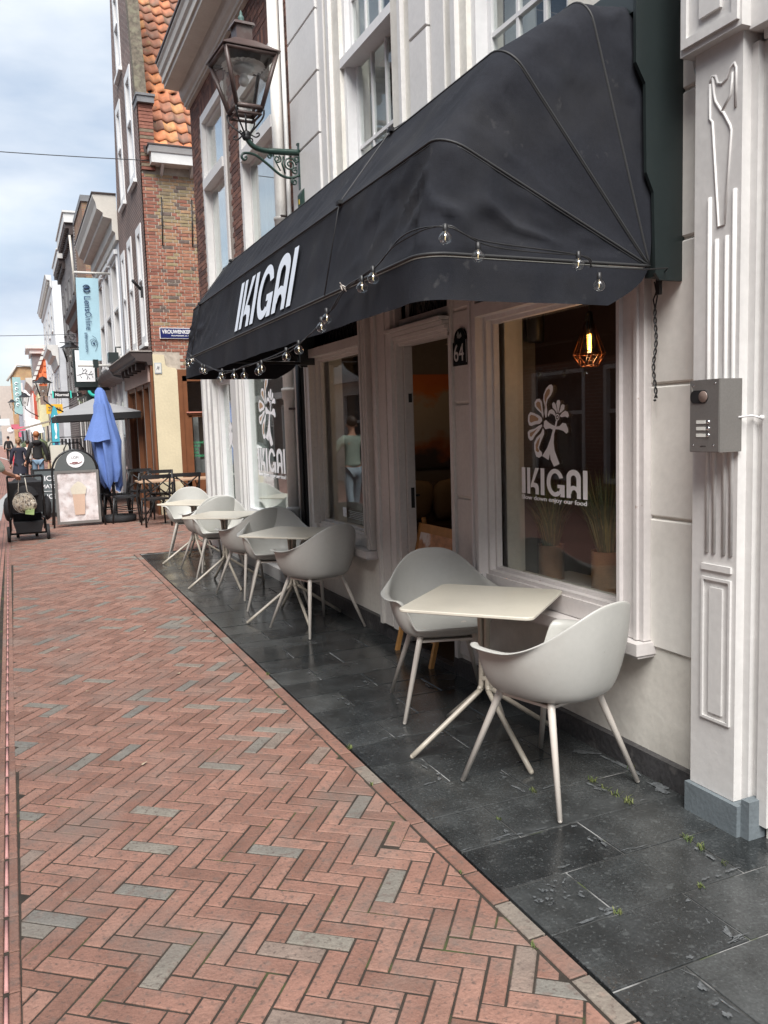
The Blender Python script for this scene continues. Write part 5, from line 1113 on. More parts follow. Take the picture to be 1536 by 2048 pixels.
for v in range(10):
    b = MB(); b.tint = v / 9; nx = 9; vs = []
    for j, (s, lift) in enumerate(((0, .028), (0, .05), (.16, .040), (TE + .04, .014))):
        for i in range(nx):
            u = i / (nx - 1); prof = .026 * math.cos(u * 2 * math.pi * .98 + .35)
            if j == 0: lift_ = lift - .006
            else: lift_ = lift
            vs.append((u * (TW + .02), s * math.cos(SL) - (prof + lift_) * math.sin(SL), s * math.sin(SL) + (prof + lift_) * math.cos(SL)))
    b.add(vs, [(j * nx + i, j * nx + i + 1, (j + 1) * nx + i + 1, (j + 1) * nx + i) for j in range(3) for i in range(nx - 1)], True)
    me = b.mesh('roof_tile'); me.materials.append(M['tile']); tvar.append(me)
roof = MB(); roof.quad(roofpt(2.5, -.05, 0), roofpt(9, -.05, 0), roofpt(9, 8, 0), roofpt(2.5, 8, 0)); roof = roof.build('roof', mat('roof_battens', (.03, .02, .018), .9, .1), tb)
for r in range(22):
    xs0 = 2.70 if r < 6 else 2.62 - (r - 6) * .013
    for c_ in range(9 if r < 10 else 7):
        x = xs0 + c_ * TW + random.uniform(-.004, .004)
        t = random.random() * .85; 
        if c_ == 0 and r > 8: t = .95
        o = link('roof_tile', tvar[int(t * 9.99)], roof); o.location = Vector(roofpt(x, .02 + r * TE + random.uniform(-.005, .005), 0)) - wloc(roof); o.rotation_euler = (random.uniform(-.02, .02), random.uniform(-.02, .02), random.uniform(-.015, .015))
# stepped pier of the front gable seen from the side
mb = MB(); mb.tint = .2
z = 6.3
while z < 7.45: mb.tint = random.choice((0, .15, .3, .2, .95)); mb.box(2.455, 2.70, 15.93 + random.uniform(-.005, .005), 16.3, z, z + .05); z += .06
mb.build('gable_pier', M['gbrick'], tb); 
mb = MB(); mb.box(2.48, 2.68, 15.96, 16.3, 6.3, 7.45); mb.build('pier_mortar', M['mortar'], tb)
mb = MB(); mb.box(2.43, 2.73, 15.86, 16.35, 7.45, 7.56); mb.box(2.41, 2.75, 15.84, 16.37, 7.56, 7.60); mb.build('pier_cap', M['lead'], tb)
# facade on the street with raked gable
fac = [(16.0, 0), (19.75, 0), (19.75, 6.2), (19.4, 7.6), (19.0, 9.4), (18.6, 11.0), (17.2, 11.6), (16.35, 9.4), (16.0, 7.55)]
THh = [(18.85, 19.45, 3.25, 5.45), (17.72, 18.35, 3.25, 5.5), (16.35, 17.0, 3.25, 5.45), (18.15, 18.85, 6.3, 8.3), (16.55, 17.3, 6.3, 8.35), (17.6, 18.3, 8.7, 10.3)]
mb = MB(); wall(mb, FX, 16.02, 19.75, 2.9, 6.2, [h for h in THh if h[3] < 6.1], .15)
zs = [6.2, 7.6, 9.4, 11.0]
# upper tapering part in strips around its windows
def edges(z):
    def at(lst):
        for (a, za), (b_, zb) in zip(lst, lst[1:]):
            if za <= z <= zb: return a + (b_ - a) * (z - za) / (zb - za)
        return lst[-1][0]
    return at([(16.0, 0), (16.0, 7.55), (16.35, 9.4), (17.0, 11.01)]), at([(19.75, 0), (19.75, 6.2), (19.4, 7.6), (19.0, 9.4), (18.6, 11.01)])
zz = sorted({6.2, 6.3, 7.55, 7.6, 8.3, 8.35, 8.7, 9.4, 10.3, 11.0})
for z0, z1 in zip(zz, zz[1:]):
    zm = (z0 + z1) / 2; hs = sorted([(h[0], h[1]) for h in THh if h[2] < zm < h[3]]); l0, r0 = edges(z0); l1, r1 = edges(z1); cuts = [(l0, l1)] + [c_ for h in hs for c_ in ((h[0], h[0]), (h[1], h[1]))] + [(r0, r1)]
    for i in range(0, len(cuts) - 1, 2): mb.quad((2.44, cuts[i][0], z0), (2.44, cuts[i + 1][0], z0), (2.44, cuts[i + 1][1], z1), (2.44, cuts[i][1], z1))
mb.quad((2.44, 19.75, 0), (2.8, 19.75, 0), (2.8, 19.75, 6.2), (2.44, 19.75, 6.2))
mb.build('front_wall', M['facbrick'], tb)
mb = MB(); pr = [(16.0, 7.55), (16.35, 9.4), (17.0, 11.0), (17.22, 11.0), (16.55, 9.4), (16.2, 7.58)]; mb.prism(pr, lambda a, z, d: (d, a, z), 2.43, 2.63); mb.build('gable_coping', mat('weathered_coping', (.12, .10, .075), .9, .4, 14, .8, 22, dirt=[((.2, .19, .13), 9, .5, .65, .6)]), tb)
mb = MB(); mb.box(2.60, 9, 16.02, 19.7, 2.9, 6.4); mb.build('core', M['roomdark'], tb)
for h in THh: window(tb, FX, *h, M['whiteclean'], M['winpale'], .15, .07, 0, 1, mid=(h[2] + h[3]) / 2 + .1, proud=-.02)
# brown shopfront
mb = MB()
for y in (16.15, 17.1, 18.2, 19.5): mb.box(2.41, 2.56, y, y + .14, .0, 2.5)
mb.box(2.42, 2.56, 16.15, 19.64, 2.42, 2.62); mb.box(2.44, 2.5, 16.15, 19.64, 0, .35); mb.build('shopfront', M['brownwood'], tb)
mb = MB(); mb.box(2.50, 2.505, 16.25, 19.5, .35, 2.42); mb.build('shop_pane', mat('brown_dark_pane', (.06, .03, .018), .1, .2, 2, spec=.6), tb)
for y in (17.1, 18.2, 16.29): mb = MB(); mb.box(2.40, 2.41, y + .02, y + .04, .35, 2.5); mb.build('metal_strip', M['steel'], tb)
mb = MB(); mb.box(2.37, 2.44, 16.1, 19.7, 2.50, 2.80); mb.build('fascia', flat('faded_pink_fascia', (.33, .24, .21)), tb)
mb = MB(); cornice(mb, FX, 15.97, 19.8, 0, [(.08, 2.80), (.1, 2.86), (.3, 2.88), (.3, 2.93), (.36, 2.97), (.38, 3.04), (.0, 3.10)]); mb.build('shop_cornice', M['gutterdark'], tb)
mb = MB(); mb.box(2.05, 2.44, 15.95, 19.82, 3.045, 3.06); mb.build('cornice_lead', flat('pale_lead_edge', (.4, .37, .34)), tb)
for y in (16.4, 16.95, 17.5, 18.1, 18.7): b = MB(); b.box(2.2, 2.37, y, y + .12, 2.74, 2.86); b.build('cornice_bracket', M['gutterdark'], tb)
mb = MB(); mb.box(2.4, 2.44, 15.98, 16.15, 0, 2.9); mb.build('corner_post', M['brownwood'], tb)
mb = MB(); mb.tube([(2.38, 16.45, 4.25), (2.22, 16.3, 4.38)], .028, 8); mb.box(2.38, 2.44, 16.42, 16.5, 4.1, 4.3); mb.build('security_camera', M['black'], None, label='small black spotlight arm on the brown corner building above its shop cornice', cat='spotlight')
# ---- helper for the farther houses
def house(name, label, y0, y1, x, h, wm, wins=(), gm=None, depth=7, side=True, loc=None, fm=None, sm=None, mid=True, corn=None, cm=None, nv=0):
    t = thing(name, label, 'building', (x, y0, 0)); pl = ('x', x); mb = MB(); wall(mb, pl, y0, y1, 0, h, wins, .12); mb.build('wall', wm, t)
    for ye in (y0, y1): mb = MB(); mb.quad((x, ye, 0), (x + depth, ye, 0), (x + depth, ye, h), (x, ye, h)); mb.build('side_wall', sm or wm, t)
    mb = MB(); mb.quad((x, y0, h), (x + depth, y0, h), (x + depth, y1, h), (x, y1, h)); mb.build('flat_roof', M['lead'], t)
    mb = MB(); mb.box(x + .16, x + depth, y0 + .02, y1 - .02, 0, h - .02); mb.build('core', M['roomdark'], t)
    for w in wins: window(t, pl, *w, fm or M['white'], gm or M['winglass'], .07, .07, nv, 1, mid=(w[2] + w[3]) / 2 if mid and w[3] - w[2] > 1 else None, proud=-.01)
    if corn: mb = MB(); cornice(mb, pl, y0 - .05, y1 + .05, 0, corn); mb.build('cornice', cm or M['corncream'], t)
    return t
def grid(y0, y1, n, rows, w): return [(y0 + (y1 - y0) * (i + .5) / n - w / 2, y0 + (y1 - y0) * (i + .5) / n + w / 2, z0, z1) for i in range(n) for z0, z1 in rows]
# ---- white house with the deep cream cornice
M['paleblue'] = mat('chalky_grey_plaster', (.50, .52, .55), .8, .08, 2, .2, 20)
wh = house('pale_cornice_house', 'pale grey house with deep cream cornice behind the blue banner', 19.78, 25.2, 2.44, 6.5, M['paleblue'], grid(20.0, 25.0, 3, ((3.35, 5.6),), 1.05) , corn=[(.03, 5.85), (.06, 5.85), (.06, 6.0), (.12, 6.05), (.12, 6.3), (.3, 6.34), (.3, 6.42), (.42, 6.5), (.44, 6.62), (.50, 6.76), (.50, 6.82)], fm=M['white'])
mb = MB(); mb.box(1.92, 2.44, 19.7, 25.3, 6.823, 6.85); mb.build('cornice_lead', M['gutterdark'], wh)
for y0 in (20.0, 21.67, 23.33): b = MB(); b.box(2.41, 2.44, y0 + .15, y0 + .3, 3.2, 5.7); b.box(2.41, 2.44, y0 + 1.36, y0 + 1.5, 3.2, 5.7); b.box(2.36, 2.44, y0 + .1, y0 + 1.56, 5.62, 5.72); b.build('surround', M['whiteclean'], wh)
mb = MB(); cornice(mb, FX, 19.8, 25.2, 0, [(.06, 2.75), (.1, 2.8), (.3, 2.86), (.36, 2.95), (.38, 3.0), (.0, 3.08)]); mb.build('shop_cornice', M['lead'], wh)
for y0 in (20.1, 21.3, 22.5, 23.7):   # white arches of the shop
    b = MB(); b.prism([(y0 + .25, .3), (y0 + 1.0, .3), (y0 + 1.0, 1.9)] + arc(y0 + .625, 1.9, .375, 0, 180, 10, .45)[1:], lambda a, z, d: (d, a, z), 2.425, 2.438); b.build('arched_pane', M['winpale'], wh)
    b = MB(); b.box(2.38, 2.44, y0 - .02, y0 + .1, 0, 2.75); b.build('pilaster', M['whiteclean'], wh)
ch = thing('chimney_stack', 'tall narrow brick chimney stack with stone cap behind the cream cornice', 'chimney', (2.9, 30, 0))
mb = MB(); mb.box(2.62, 3.0, 30.3, 33.9, 0, 9.35); mb.build('stack', brickmat('chimney_brickwork', (.22, .10, .07), (.24, .15, .08), (.2, .17, .13), .22, .06, 'xy'), ch); mb = MB(); mb.box(2.58, 3.04, 30.24, 33.95, 9.35, 9.55); mb.build('cap', M['lead'], ch)
mb = MB(); mb.tube([(2.38, 25.15, 6.3), (2.40, 25.3, 5.8), (2.40, 25.3, 3.2)], .045, 8); mb.build('drainpipe', M['trim'], None, label='pinkish drainpipe between the cream cornice house and the chimney wall', cat='drainpipe')
# ---- low arcade house, ornate dark house, white house and the far row
M['redbrown'] = brickmat('red_brown_brickwork', (.17, .075, .055), (.21, .10, .08), (.22, .18, .16), .22, .065, 'xy')
ah = house('arched_window_house', 'low red brown brick house with round arched upper windows behind the blue banner', 26.3, 34, 2.42, 5.9, M['redbrown'], [], corn=[(.05, 5.4), (.2, 5.5), (.24, 5.7), (.34, 5.8), (.36, 5.98)], cm=M['gutterdark'])
for y0 in (26.7, 28.4, 30.1, 31.8):
    b = MB(); P_ = [(y0, 3.3), (y0 + 1.1, 3.3), (y0 + 1.1, 4.5)] + arc(y0 + .55, 4.5, .55, 0, 180, 12)[1:]; b.prism(P_, lambda a, z, d: (d, a, z), 2.39, 2.43); aw_ = b.build('arched_window', M['brownwood'], ah)
    b = MB(); P_ = [(y0 + .1, 3.4), (y0 + 1.0, 3.4), (y0 + 1.0, 4.5)] + arc(y0 + .55, 4.5, .45, 0, 180, 12)[1:]; b.prism(P_, lambda a, z, d: (d, a, z), 2.38, 2.389); b.build('pane', M['winglass'], aw_)
b = MB(); b.box(2.30, 2.42, 26.4, 33.9, .0, 2.9); b.build('shopfront', flat('black_shopfront', (.025, .028, .03), .4), ah)
for k in range(7): b = MB(); b.box(2.27, 2.30, 26.6 + k * 1.0, 26.72 + k * 1.0, 0, 2.8); b.build('shop_post', M['greypaint'] if k % 2 else M['white'], ah)
M['dk'] = brickmat('striped_dark_brickwork', (.07, .06, .06), (.12, .10, .10), (.30, .29, .28), .3, .1, 'xy', .012)
db = house('ornate_dark_house', 'dark striped brick house with two toothed flat cornices', 34.3, 44.2, 2.60, 9.6, M['dk'], grid(34.8, 44, 4, ((6.3, 8.2), (3.4, 5.4)), .95), fm=M['greypaint'])
for (a0, a1, z, d) in ((34.2, 39.3, 9.55, .32), (39.8, 44.3, 9.3, .3)):
    b = MB(); b.box(2.60 - d, 3.1, a0, a1, z, z + .35); b.box(2.60 - d - .05, 3.1, a0 - .06, a1 + .06, z + .35, z + .42); cn = b.build('cornice', M['cornwhite'], db)
    y = a0 + .1
    while y < a1 - .15: b = MB(); b.box(2.60 - d + .03, 2.60, y, y + .16, z - .2, z - .003); b.box(2.60 - d * .45, 2.60, y, y + .16, z - .42, z - .2); b.build('corbel', M['gutterdark'], cn); y += .38
b = MB(); b.box(2.66, 4.0, 34.25, 34.3, 8.3, 9.5); b.build('end_trim', M['dk'], db)
lw = house('small_cornice_house', 'narrow white house with a stepped grey cornice left of the blue banner', 44.4, 50, 2.30, 5.9, M['paleblue'], grid(44.6, 49.8, 2, ((3.2, 4.8),), 1.0), corn=[(.05, 5.0), (.1, 5.2), (.14, 5.45), (.3, 5.5), (.34, 5.7), (.5, 5.8), (.52, 6.0)], cm=M['cornwhite'])
M['ww'] = mat('white_plaster_wall', (.66, .67, .68), .7, .05, 1)
wb = house('tall_white_house', 'tall white plastered house with toothed cornice in the middle distance', 50.3, 66, 2.50, 10.1, M['ww'], grid(50.8, 65.8, 4, ((7.6, 9.3), (4.4, 6.5), (.6, 3.0)), 1.2), corn=[(.04, 9.7), (.1, 9.8), (.1, 10.1), (.25, 10.15), (.3, 10.35), (.34, 10.4)], cm=M['cornwhite'], gm=M['winpale'])
y = 50.5
while y < 65.8: b = MB(); b.box(2.28, 2.50, y, y + .22, 9.98, 10.14); b.build('corbel', M['corncream'], wb); y += .5
# ---- far row: each house set back along the bend of the street
M['oran'] = mat('bright_orange_tiles', (.62, .15, .05), .7, .15, 4)
br = brickmat('far_brown_brickwork', (.20, .13, .10), (.24, .16, .13), (.3, .27, .24), .3, .1, 'xy')
h7 = house('brown_ornament_house', 'brown brick house with cream cornice and pale yellow stone ornaments', 68, 76, 2.0, 5.3, br, grid(68.2, 75.8, 3, ((2.9, 4.6), (.4, 2.2)), 1.0), corn=[(.05, 4.9), (.2, 5.1), (.22, 5.3), (.35, 5.4), (.36, 5.65)], cm=M['corncream'])
for y in (68.05, 70.6, 73.2): b = MB(); b.box(1.90, 2.0, y, y + .5, 0, 4.9); b.box(1.82, 2.0, y - .1, y + .6, 2.6, 2.9); b.box(1.84, 2.0, y - .05, y + .55, 4.4, 4.7); b.build('stone_ornament', flat('pale_yellow_stone', (.58, .54, .34)), h7)
b = MB(); b.box(2.0, 2.5, 67.9, 68, 0, 3.9); b.build('stone_ornament', flat('pale_yellow_stone', (.58, .54, .34)), h7)
h8 = house('striped_house', 'house with red and white striped front and bright orange tiled roof', 77, 89, 1.75, 6.0, flat('red_paint_wall', (.5, .09, .05)), [], corn=[(.1, 5.7), (.3, 6.0), (.5, 6.2), (.52, 6.5)], cm=M['corncream'])
for k in range(9): b = MB(); b.box(1.67, 1.75, 77.1 + k * 1.33, 77.1 + k * 1.33 + .62, 1.9 if k % 2 else 2.2, 5.2); b.build('white_pilaster', M['white'], h8)
b = MB(); b.prism([(1.95, 5.4), (6, 5.4), (6, 15), (4.7, 13.0)], lambda x, z, d: (x, d, z), 76.9, 77.0); b.prism([(1.95, 6.3), (4.7, 13.0), (5.0, 13.0), (2.2, 6.3)], lambda x, z, d: (x, d, z), 77.0, 89); rf = b.build('roof', M['oran'], h8)
for k in range(16): b = MB(); t = k / 16; xx = 1.85 + 2.75 * t; zz = 6.3 + 6.7 * t; b.hexa([(xx - .12, 76.7, zz), (xx + .14, 76.7, zz), (xx + .14, 76.9, zz), (xx - .12, 76.9, zz), (xx + .0, 76.7, zz + .3), (xx + .24, 76.7, zz + .3), (xx + .24, 76.9, zz + .3), (xx, 76.9, zz + .3)]); b.build('verge_tile', flat('pale_verge_tile', (.55, .54, .5)), rf)
for r in range(15):
    b = MB(); zz = 5.5 + r * .5; xx = 2.1 + max(0, zz - 6.0) * .41
    n = int((6 - xx) / .36)
    for c_ in range(n): b.box(xx + c_ * .36 + (r % 2) * .16, xx + c_ * .36 + (r % 2) * .16 + .26, 76.82, 76.9, zz, zz + .36)
    b.build('tile_row', M['oran'], rf, kind='stuff')
b = MB(); b.box(1.9, 3.2, 79, 84, 6.5, 8.7); dm = b.build('dormer', M['lead'], h8); b = MB(); b.box(1.75, 3.2, 78.7, 84.3, 8.7, 9.1); b.box(1.45, 3.3, 78.5, 84.6, 9.1, 9.4); b.build('dormer_cornice', M['cornwhite'], dm)
for y in (79.3, 81.6): b = MB(); b.box(1.85, 1.9, y, y + 1.7, 6.8, 8.5); b.build('dormer_window', M['winpale'], dm)
h9 = house('toothed_cornice_house', 'far white house with toothed cornice behind the teal banner', 91, 104, 1.15, 6.2, M['ww'], grid(91.4, 103.6, 3, ((3.3, 5.2),), 1.5), corn=[(.1, 6.0), (.3, 6.3), (.4, 6.5), (.42, 6.9)], cm=M['cornwhite'])
for k in range(20): b = MB(); b.box(.85, 1.15, 91.2 + k * .64, 91.5 + k * .64, 5.9, 6.2); b.build('corbel', M['gutterdark'], h9)
h9b = house('far_grey_house', 'far grey roofed house with white dormer behind the toothed cornice', 104.5, 114, .75, 8.0, flat('far_grey_wall', (.28, .29, .33)), [], corn=[(.1, 6.6), (.4, 6.8), (.5, 7.1)], cm=M['cornwhite'])
h10 = house('yellow_brick_house', 'far yellow brown brick house with steep pale gable edge at the left of the picture', 116, 130, .1, 9.0, brickmat('yellow_brickwork', (.42, .27, .13), (.40, .23, .12), (.4, .33, .25), .5, .15, 'xy'), grid(116.5, 129.5, 3, ((6.0, 7.6), (3.0, 5.0)), 1.4), fm=M['white'])
b = MB(); b.prism([(.1, 9.0), (.9, 10.4), (7, 10.4), (7, 9.0)], lambda x, z, d: (x, d, z), 116, 130); b.build('gable', bpy.data.materials['yellow_brickwork'], h10)
b = MB(); b.tube([(-.3, 115.8, 8.6), (.95, 115.8, 10.6), (2.9, 115.8, 10.4)], .16, 6); b.build('gable_edge', M['corncream'], h10)
h11 = house('far_end_house', 'far pale brown house closing the bend of the street', 134, 150, -1.6, 9.0, flat('far_pale_wall', (.45, .40, .36)), grid(134.5, 149, 3, ((6.0, 7.6), (3.0, 5.0)), 1.4), fm=M['white'])
h12 = house('closing_house', 'dark fronted far house across the end of the street', 160, 162, -10, 6.5, flat('far_taupe_wall', (.38, .36, .34)), [], depth=9, corn=[(.1, 6.3), (.4, 6.6)])
def win_y(par, y, x0, x1, z0, z1, m): b = MB(); b.box(x0, x1, y - .06, y - .01, z0, z1); b.build('window', m, par)
for k in range(4): win_y(h12, 160, -9 + k * 2.2, -7.8 + k * 2.2, 3.6, 5.4, M['winglass']); win_y(h12, 160, -9.3 + k * 2.2, -7.6 + k * 2.2, .3, 2.6, M['winpale'])
# ---- far shop signs, banners and awnings
def plate(name, lb, cat, x0, x1, y, z0, z1, m, th=.1, txt=None, tm=None, group=None):
    t = thing(name, lb, cat, ((x0 + x1) / 2, y, z0), group); b = MB(); b.box(x0, x1, y, y + th, z0, z1); b.build('plate', m, t)
    if txt: text(txt, tm, t, (x0 + (x1 - x0) * .1, y, z0 + (z1 - z0) * .28), *YF, w=(x1 - x0) * .8, h=(z1 - z0) * .46, off=.006, bold=.03)
    return t
# Normal
t = plate('shop_sign', 'black projecting sign reading Normal with turquoise ends', 'shop sign', 1.31, 1.83, 30, 2.80, 3.02, M['black'], .12, 'Normal', M['whiteclean'])
tq = flat('turquoise_sign', (.06, .62, .52), .4)
for x0, x1 in ((1.27, 1.308), (1.832, 1.87)): b = MB(); b.box(x0, x1, 30, 30.12, 2.80, 3.04); b.build('end_strip', tq, t)
b = MB(); b.tube([(1.87, 30.06, 2.9), (2.4, 30.06, 2.9)], .02, 6); b.box(1.87, 2.2, 30.02, 30.1, 2.84, 2.98); b.build('bracket', M['black'], t)
t = plate('shop_sign', 'yellow projecting sign reading ZEEMAN above the white shopfront', 'shop sign', 1.33, 1.98, 38, 2.48, 2.88, flat('yellow_sign', (.75, .42, .03), .5), .12, 'ZEEMAN', flat('brown_letter', (.16, .12, .08)))
b = MB(); b.tube([(1.98, 38.05, 2.7), (2.4, 38.05, 2.85)], .02, 6); b.build('bracket', M['black'], t)
# white sign with a twig drawing in dark green frame
t = thing('shop_sign', 'white projecting sign with black twig drawing in a dark green frame under the blue banner', 'shop sign', (1.85, 23, 2.7))
b = MB(); b.box(1.53, 2.10, 23.0, 23.12, 2.78, 3.75); b.build('frame', M['cassette'], t); b = MB(); b.box(1.58, 2.04, 22.985, 22.998, 2.92, 3.72); b.build('panel', M['decal'], t)
b = MB(); Z_ = 22.982; b.tube([(1.6, Z_, 3.08), (1.72, Z_, 3.12), (1.8, Z_, 3.14), (1.9, Z_, 3.10), (2.0, Z_, 3.12)], .006, 4)
for p, q in (((1.72, 3.12), (1.76, 3.2)), ((1.76, 3.2), (1.74, 3.26)), ((1.76, 3.2), (1.82, 3.24)), ((1.8, 3.14), (1.86, 3.06)), ((1.86, 3.06), (1.9, 3.0)), ((1.86, 3.06), (1.84, 2.99)), ((1.9, 3.10), (1.95, 3.18)), ((1.66, 3.10), (1.70, 3.03)), ((1.8, 3.14), (1.84, 3.2)), ((1.95, 3.11), (1.98, 3.04))): b.tube([(p[0], Z_, p[1]), (q[0], Z_, q[1])], .005, 4); b.ball((q[0], Z_, q[1]), .012, 5)
b.build('twig', M['black'], t)
b = MB(); b.box(1.62, 2.4, 23.1, 23.16, 2.70, 2.78); b.build('bracket', M['cassette'], t)
t = thing('round_shop_sign', 'turquoise ring shaped shop sign on a dark green box below the twig sign', 'shop sign', (2.05, 24.4, 2.6))
b = MB(); b.box(1.93, 2.35, 24.42, 24.5, 2.45, 2.95); b.build('box', M['cassette'], t)
b = MB(); b.tube([(2.12 + .13 * math.cos(R(a)), 24.38, 2.76 + .14 * math.sin(R(a))) for a in range(150, 330, 12)], .045, 8); b.build('ring', tq, t)
b = MB(); b.prism([(1.75, 2.55), (1.85, 2.45), (2.05, 2.45), (2.12, 2.55), (2.12, 2.85), (2.0, 2.98), (1.85, 2.95), (1.75, 2.85)], lambda x, z, d: (x, d, z), 25.2, 25.6); b.build('hexagonal_lamp', M['lampglass'], None, label='clear glass hexagonal hanging lamp box beside the twig sign', cat='lamp')
# LensOnline banner
t = thing('banner', 'tall pale blue banner printed LensOnline hanging from two poles', 'banner', (2.44, 21.5, 3.4))
M['bblue'] = mat('pale_blue_banner', (.34, .52, .60), .6, .04, 2)
BY = 21.5; bx0, bx1 = 1.575, 2.085
b = MB(); n = 8; vs = []
for i in range(n + 1):
    z = 3.34 + (5.30 - 3.34) * i / n
    for j in range(5): xx = bx0 + (bx1 - bx0) * j / 4 + .04 * (i / n) - .0; vs.append((xx, BY + .01 * math.sin(i * 1.1 + j), z))
b.add(vs, [(i * 5 + j, i * 5 + j + 1, (i + 1) * 5 + j + 1, (i + 1) * 5 + j) for i in range(n) for j in range(4)], True); b.build('cloth', M['bblue'], t)
b = MB(); b.tube([(1.58, BY, 5.42), (2.44, BY, 5.42)], .03, 8); b.tube([(1.53, BY, 3.22), (2.44, BY, 3.22)], .028, 8); b.build('pole', flat('pale_banner_pole', (.5, .49, .46)), t)
b = MB(); b.box(1.88, 2.0, BY - .05, BY + .05, 3.17, 3.36); b.box(2.3, 2.44, BY - .1, BY + .1, 3.1, 3.3); b.build('clamp', M['cassette'], t)
nv_ = flat('navy_print', (.02, .05, .12)); VU = ((0, 0, -1), (1, 0, 0))   # letters run downwards
text('Lens', nv_, t, (1.77, BY - .03, 4.86), *VU, w=.36, h=.15, bold=.012, name='banner_lettering'); text('Online', nv_, t, (1.77, BY - .03, 4.49), *VU, w=.42, h=.15, name='banner_lettering')
text('EYE', nv_, t, (1.73, BY - .03, 4.0), *VU, w=.13, h=.06, bold=.02, name='banner_lettering'); text('FASHION', nv_, t, (1.73, BY - .03, 3.86), *VU, w=.32, h=.06, name='banner_lettering')
b = MB()
for a0, a1, rr in ((20, 160, .08), (200, 340, .08), (50, 130, .045)): b.tube([(1.84 + rr * math.cos(R(a)), BY - .025, 5.05 + rr * math.sin(R(a))) for a in range(a0, a1 + 1, 14)], .013, 5)
b.tube([(1.78, BY - .025, 5.05), (1.9, BY - .025, 5.06)], .02, 5); b.build('logo', nv_, t)
b = MB(); b.tube([(1.93 + .062 * math.cos(R(a)), BY - .025, 3.75 + .06 * math.sin(R(a))) for a in range(0, 361, 18)], .005, 4); b.ball((1.93, BY - .025, 3.75), .026, 8, 1, .3, 1)
b.tube([(1.90, BY - .025, 3.93), (1.98, BY - .025, 3.88), (2.02, BY - .025, 3.76), (1.99, BY - .025, 3.64), (1.95, BY - .025, 3.56)], .004, 4); b.tube([(1.84, BY - .025, 3.8), (1.87, BY - .025, 3.84), (1.93, BY - .025, 3.86), (2.0, BY - .025, 3.8)], .004, 4); b.build('eye_drawing', nv_, t)
# arms in front of banner: floodlight
b = MB(); b.box(2.12, 2.34, 20.2, 20.5, 3.2, 3.42); b.tube([(2.3, 20.35, 3.4), (2.3, 20.35, 3.55), (2.44, 20.35, 3.55)], .02, 6); b.build('floodlight', M['cassette'], None, label='dark green box floodlight on the shop cornice beside the banner pole', cat='floodlight')
# teal far banner
def pix(name, lb, cat, y, x0, x1, z0, z1, m, th=.1, grp=None): b = MB(); b.box(x0, x1, y, y + th, z0, z1); return b.build(name, m, None, label=lb, cat=cat, group=grp)
t = thing('teal_banner', 'far teal banner hanging in front of the toothed cornice house', 'banner', (.2, 70, 4)); b = MB(); b.box(.18, .76, 70, 70.05, 3.3, 6.1); b.build('cloth', flat('teal_cloth', (.28, .44, .44)), t)
for k in range(5): b = MB(); b.tube([(.45 + .1 * math.cos(R(a)), 69.97, 5.6 - k * .4 + .1 * math.sin(R(a))) for a in range(0, 300, 40)], .03, 4); b.build('banner_letter', M['decal'], t)
t = thing('beach_flag', 'turquoise feather flag with a white fish drawing and small navy label', 'flag', (1.1, 26, 0))
b = MB(); b.prism([(1.0, 1.24), (1.21, 1.24), (1.215, 2.1), (1.19, 2.3), (1.14, 2.4), (1.10, 2.42), (1.06, 2.3), (1.02, 2.1)], lambda x, z, d: (x, d, z), 26, 26.01); b.build('cloth', flat('turquoise_flag', (.05, .36, .45)), t)
b = MB(); b.prism([(1.10, 1.45), (1.085, 1.5), (1.12, 1.6), (1.09, 1.75), (1.10, 1.88), (1.12, 1.94), (1.15, 1.88), (1.16, 1.72), (1.135, 1.58), (1.15, 1.48)], lambda x, z, d: (x, d, z), 25.99, 25.997); b.tube([(1.1, 25.99, 2.0), (1.14, 25.99, 2.08), (1.11, 25.99, 2.14)], .012, 4); b.build('fish_drawing', M['decal'], t)
b = MB(); b.box(1.07, 1.17, 25.985, 25.995, 1.28, 1.37); b.build('label', nv_, t); b = MB(); b.tube([(1.0, 26.01, 0), (1.01, 26.01, 2.1), (1.1, 26.01, 2.42)], .012, 6); b.build('pole', M['black'], t)
pix('shop_sign', 'far pink red shop sign above the street at the left', 'shop sign', 60, -.12, .35, 2.05, 2.38, flat('pink_sign', (.5, .12, .17)))
pix('shop_sign', 'second far pink red shop sign slightly lower than the first', 'shop sign', 66, .38, .8, 2.0, 2.28, flat('pink_sign2', (.7, .10, .18)))
pix('shop_sign', 'small pink red square sign hanging below the pink signs', 'shop sign', 60, .3, .46, 1.55, 1.85, flat('pink_sign3', (.72, .10, .2)))
pix('shop_sign', 'far pale blue white shop fascia at the left edge of the picture', 'shop sign', 62, -1.6, -.2, 2.35, 2.8, flat('pale_fascia', (.6, .68, .72)))
b = MB(); b.lathe([(0, 0), (.2, 0), (.2, .08)], (-.18, 60, 1.98), 16, 'y'); b.build('shop_sign', M['decal'], None, label='small round white far sign next to the pink sign', cat='shop sign')
for (x0, x1, y, z0, z1, lb) in ((.75, 1.5, 58, 1.7, 2.85, 'far white awning panel dropped in front of the striped house'),):
    b = MB(); b.prism([(x0 + .35, z0), (x1 + .3, z0 + .1), (x1 + .1, z1 - .3), (x0, z1)], lambda x, z, d: (x, d, z), y, y + .3); b.build('shop_awning', M['decal'], None, label=lb, cat='awning')
b = MB(); b.hexa([(.3, 62, 2.0), (.4, 62, 2.0), (1.75, 33, 2.18), (1.68, 33, 2.18), (.3, 62, 2.1), (.4, 62, 2.1), (1.75, 33, 2.24), (1.68, 33, 2.24)]); b.build('shop_awning', flat('beige_awning_edge', (.52, .48, .4)), None, label='long thin beige awning edge running along the far shops', cat='awning')
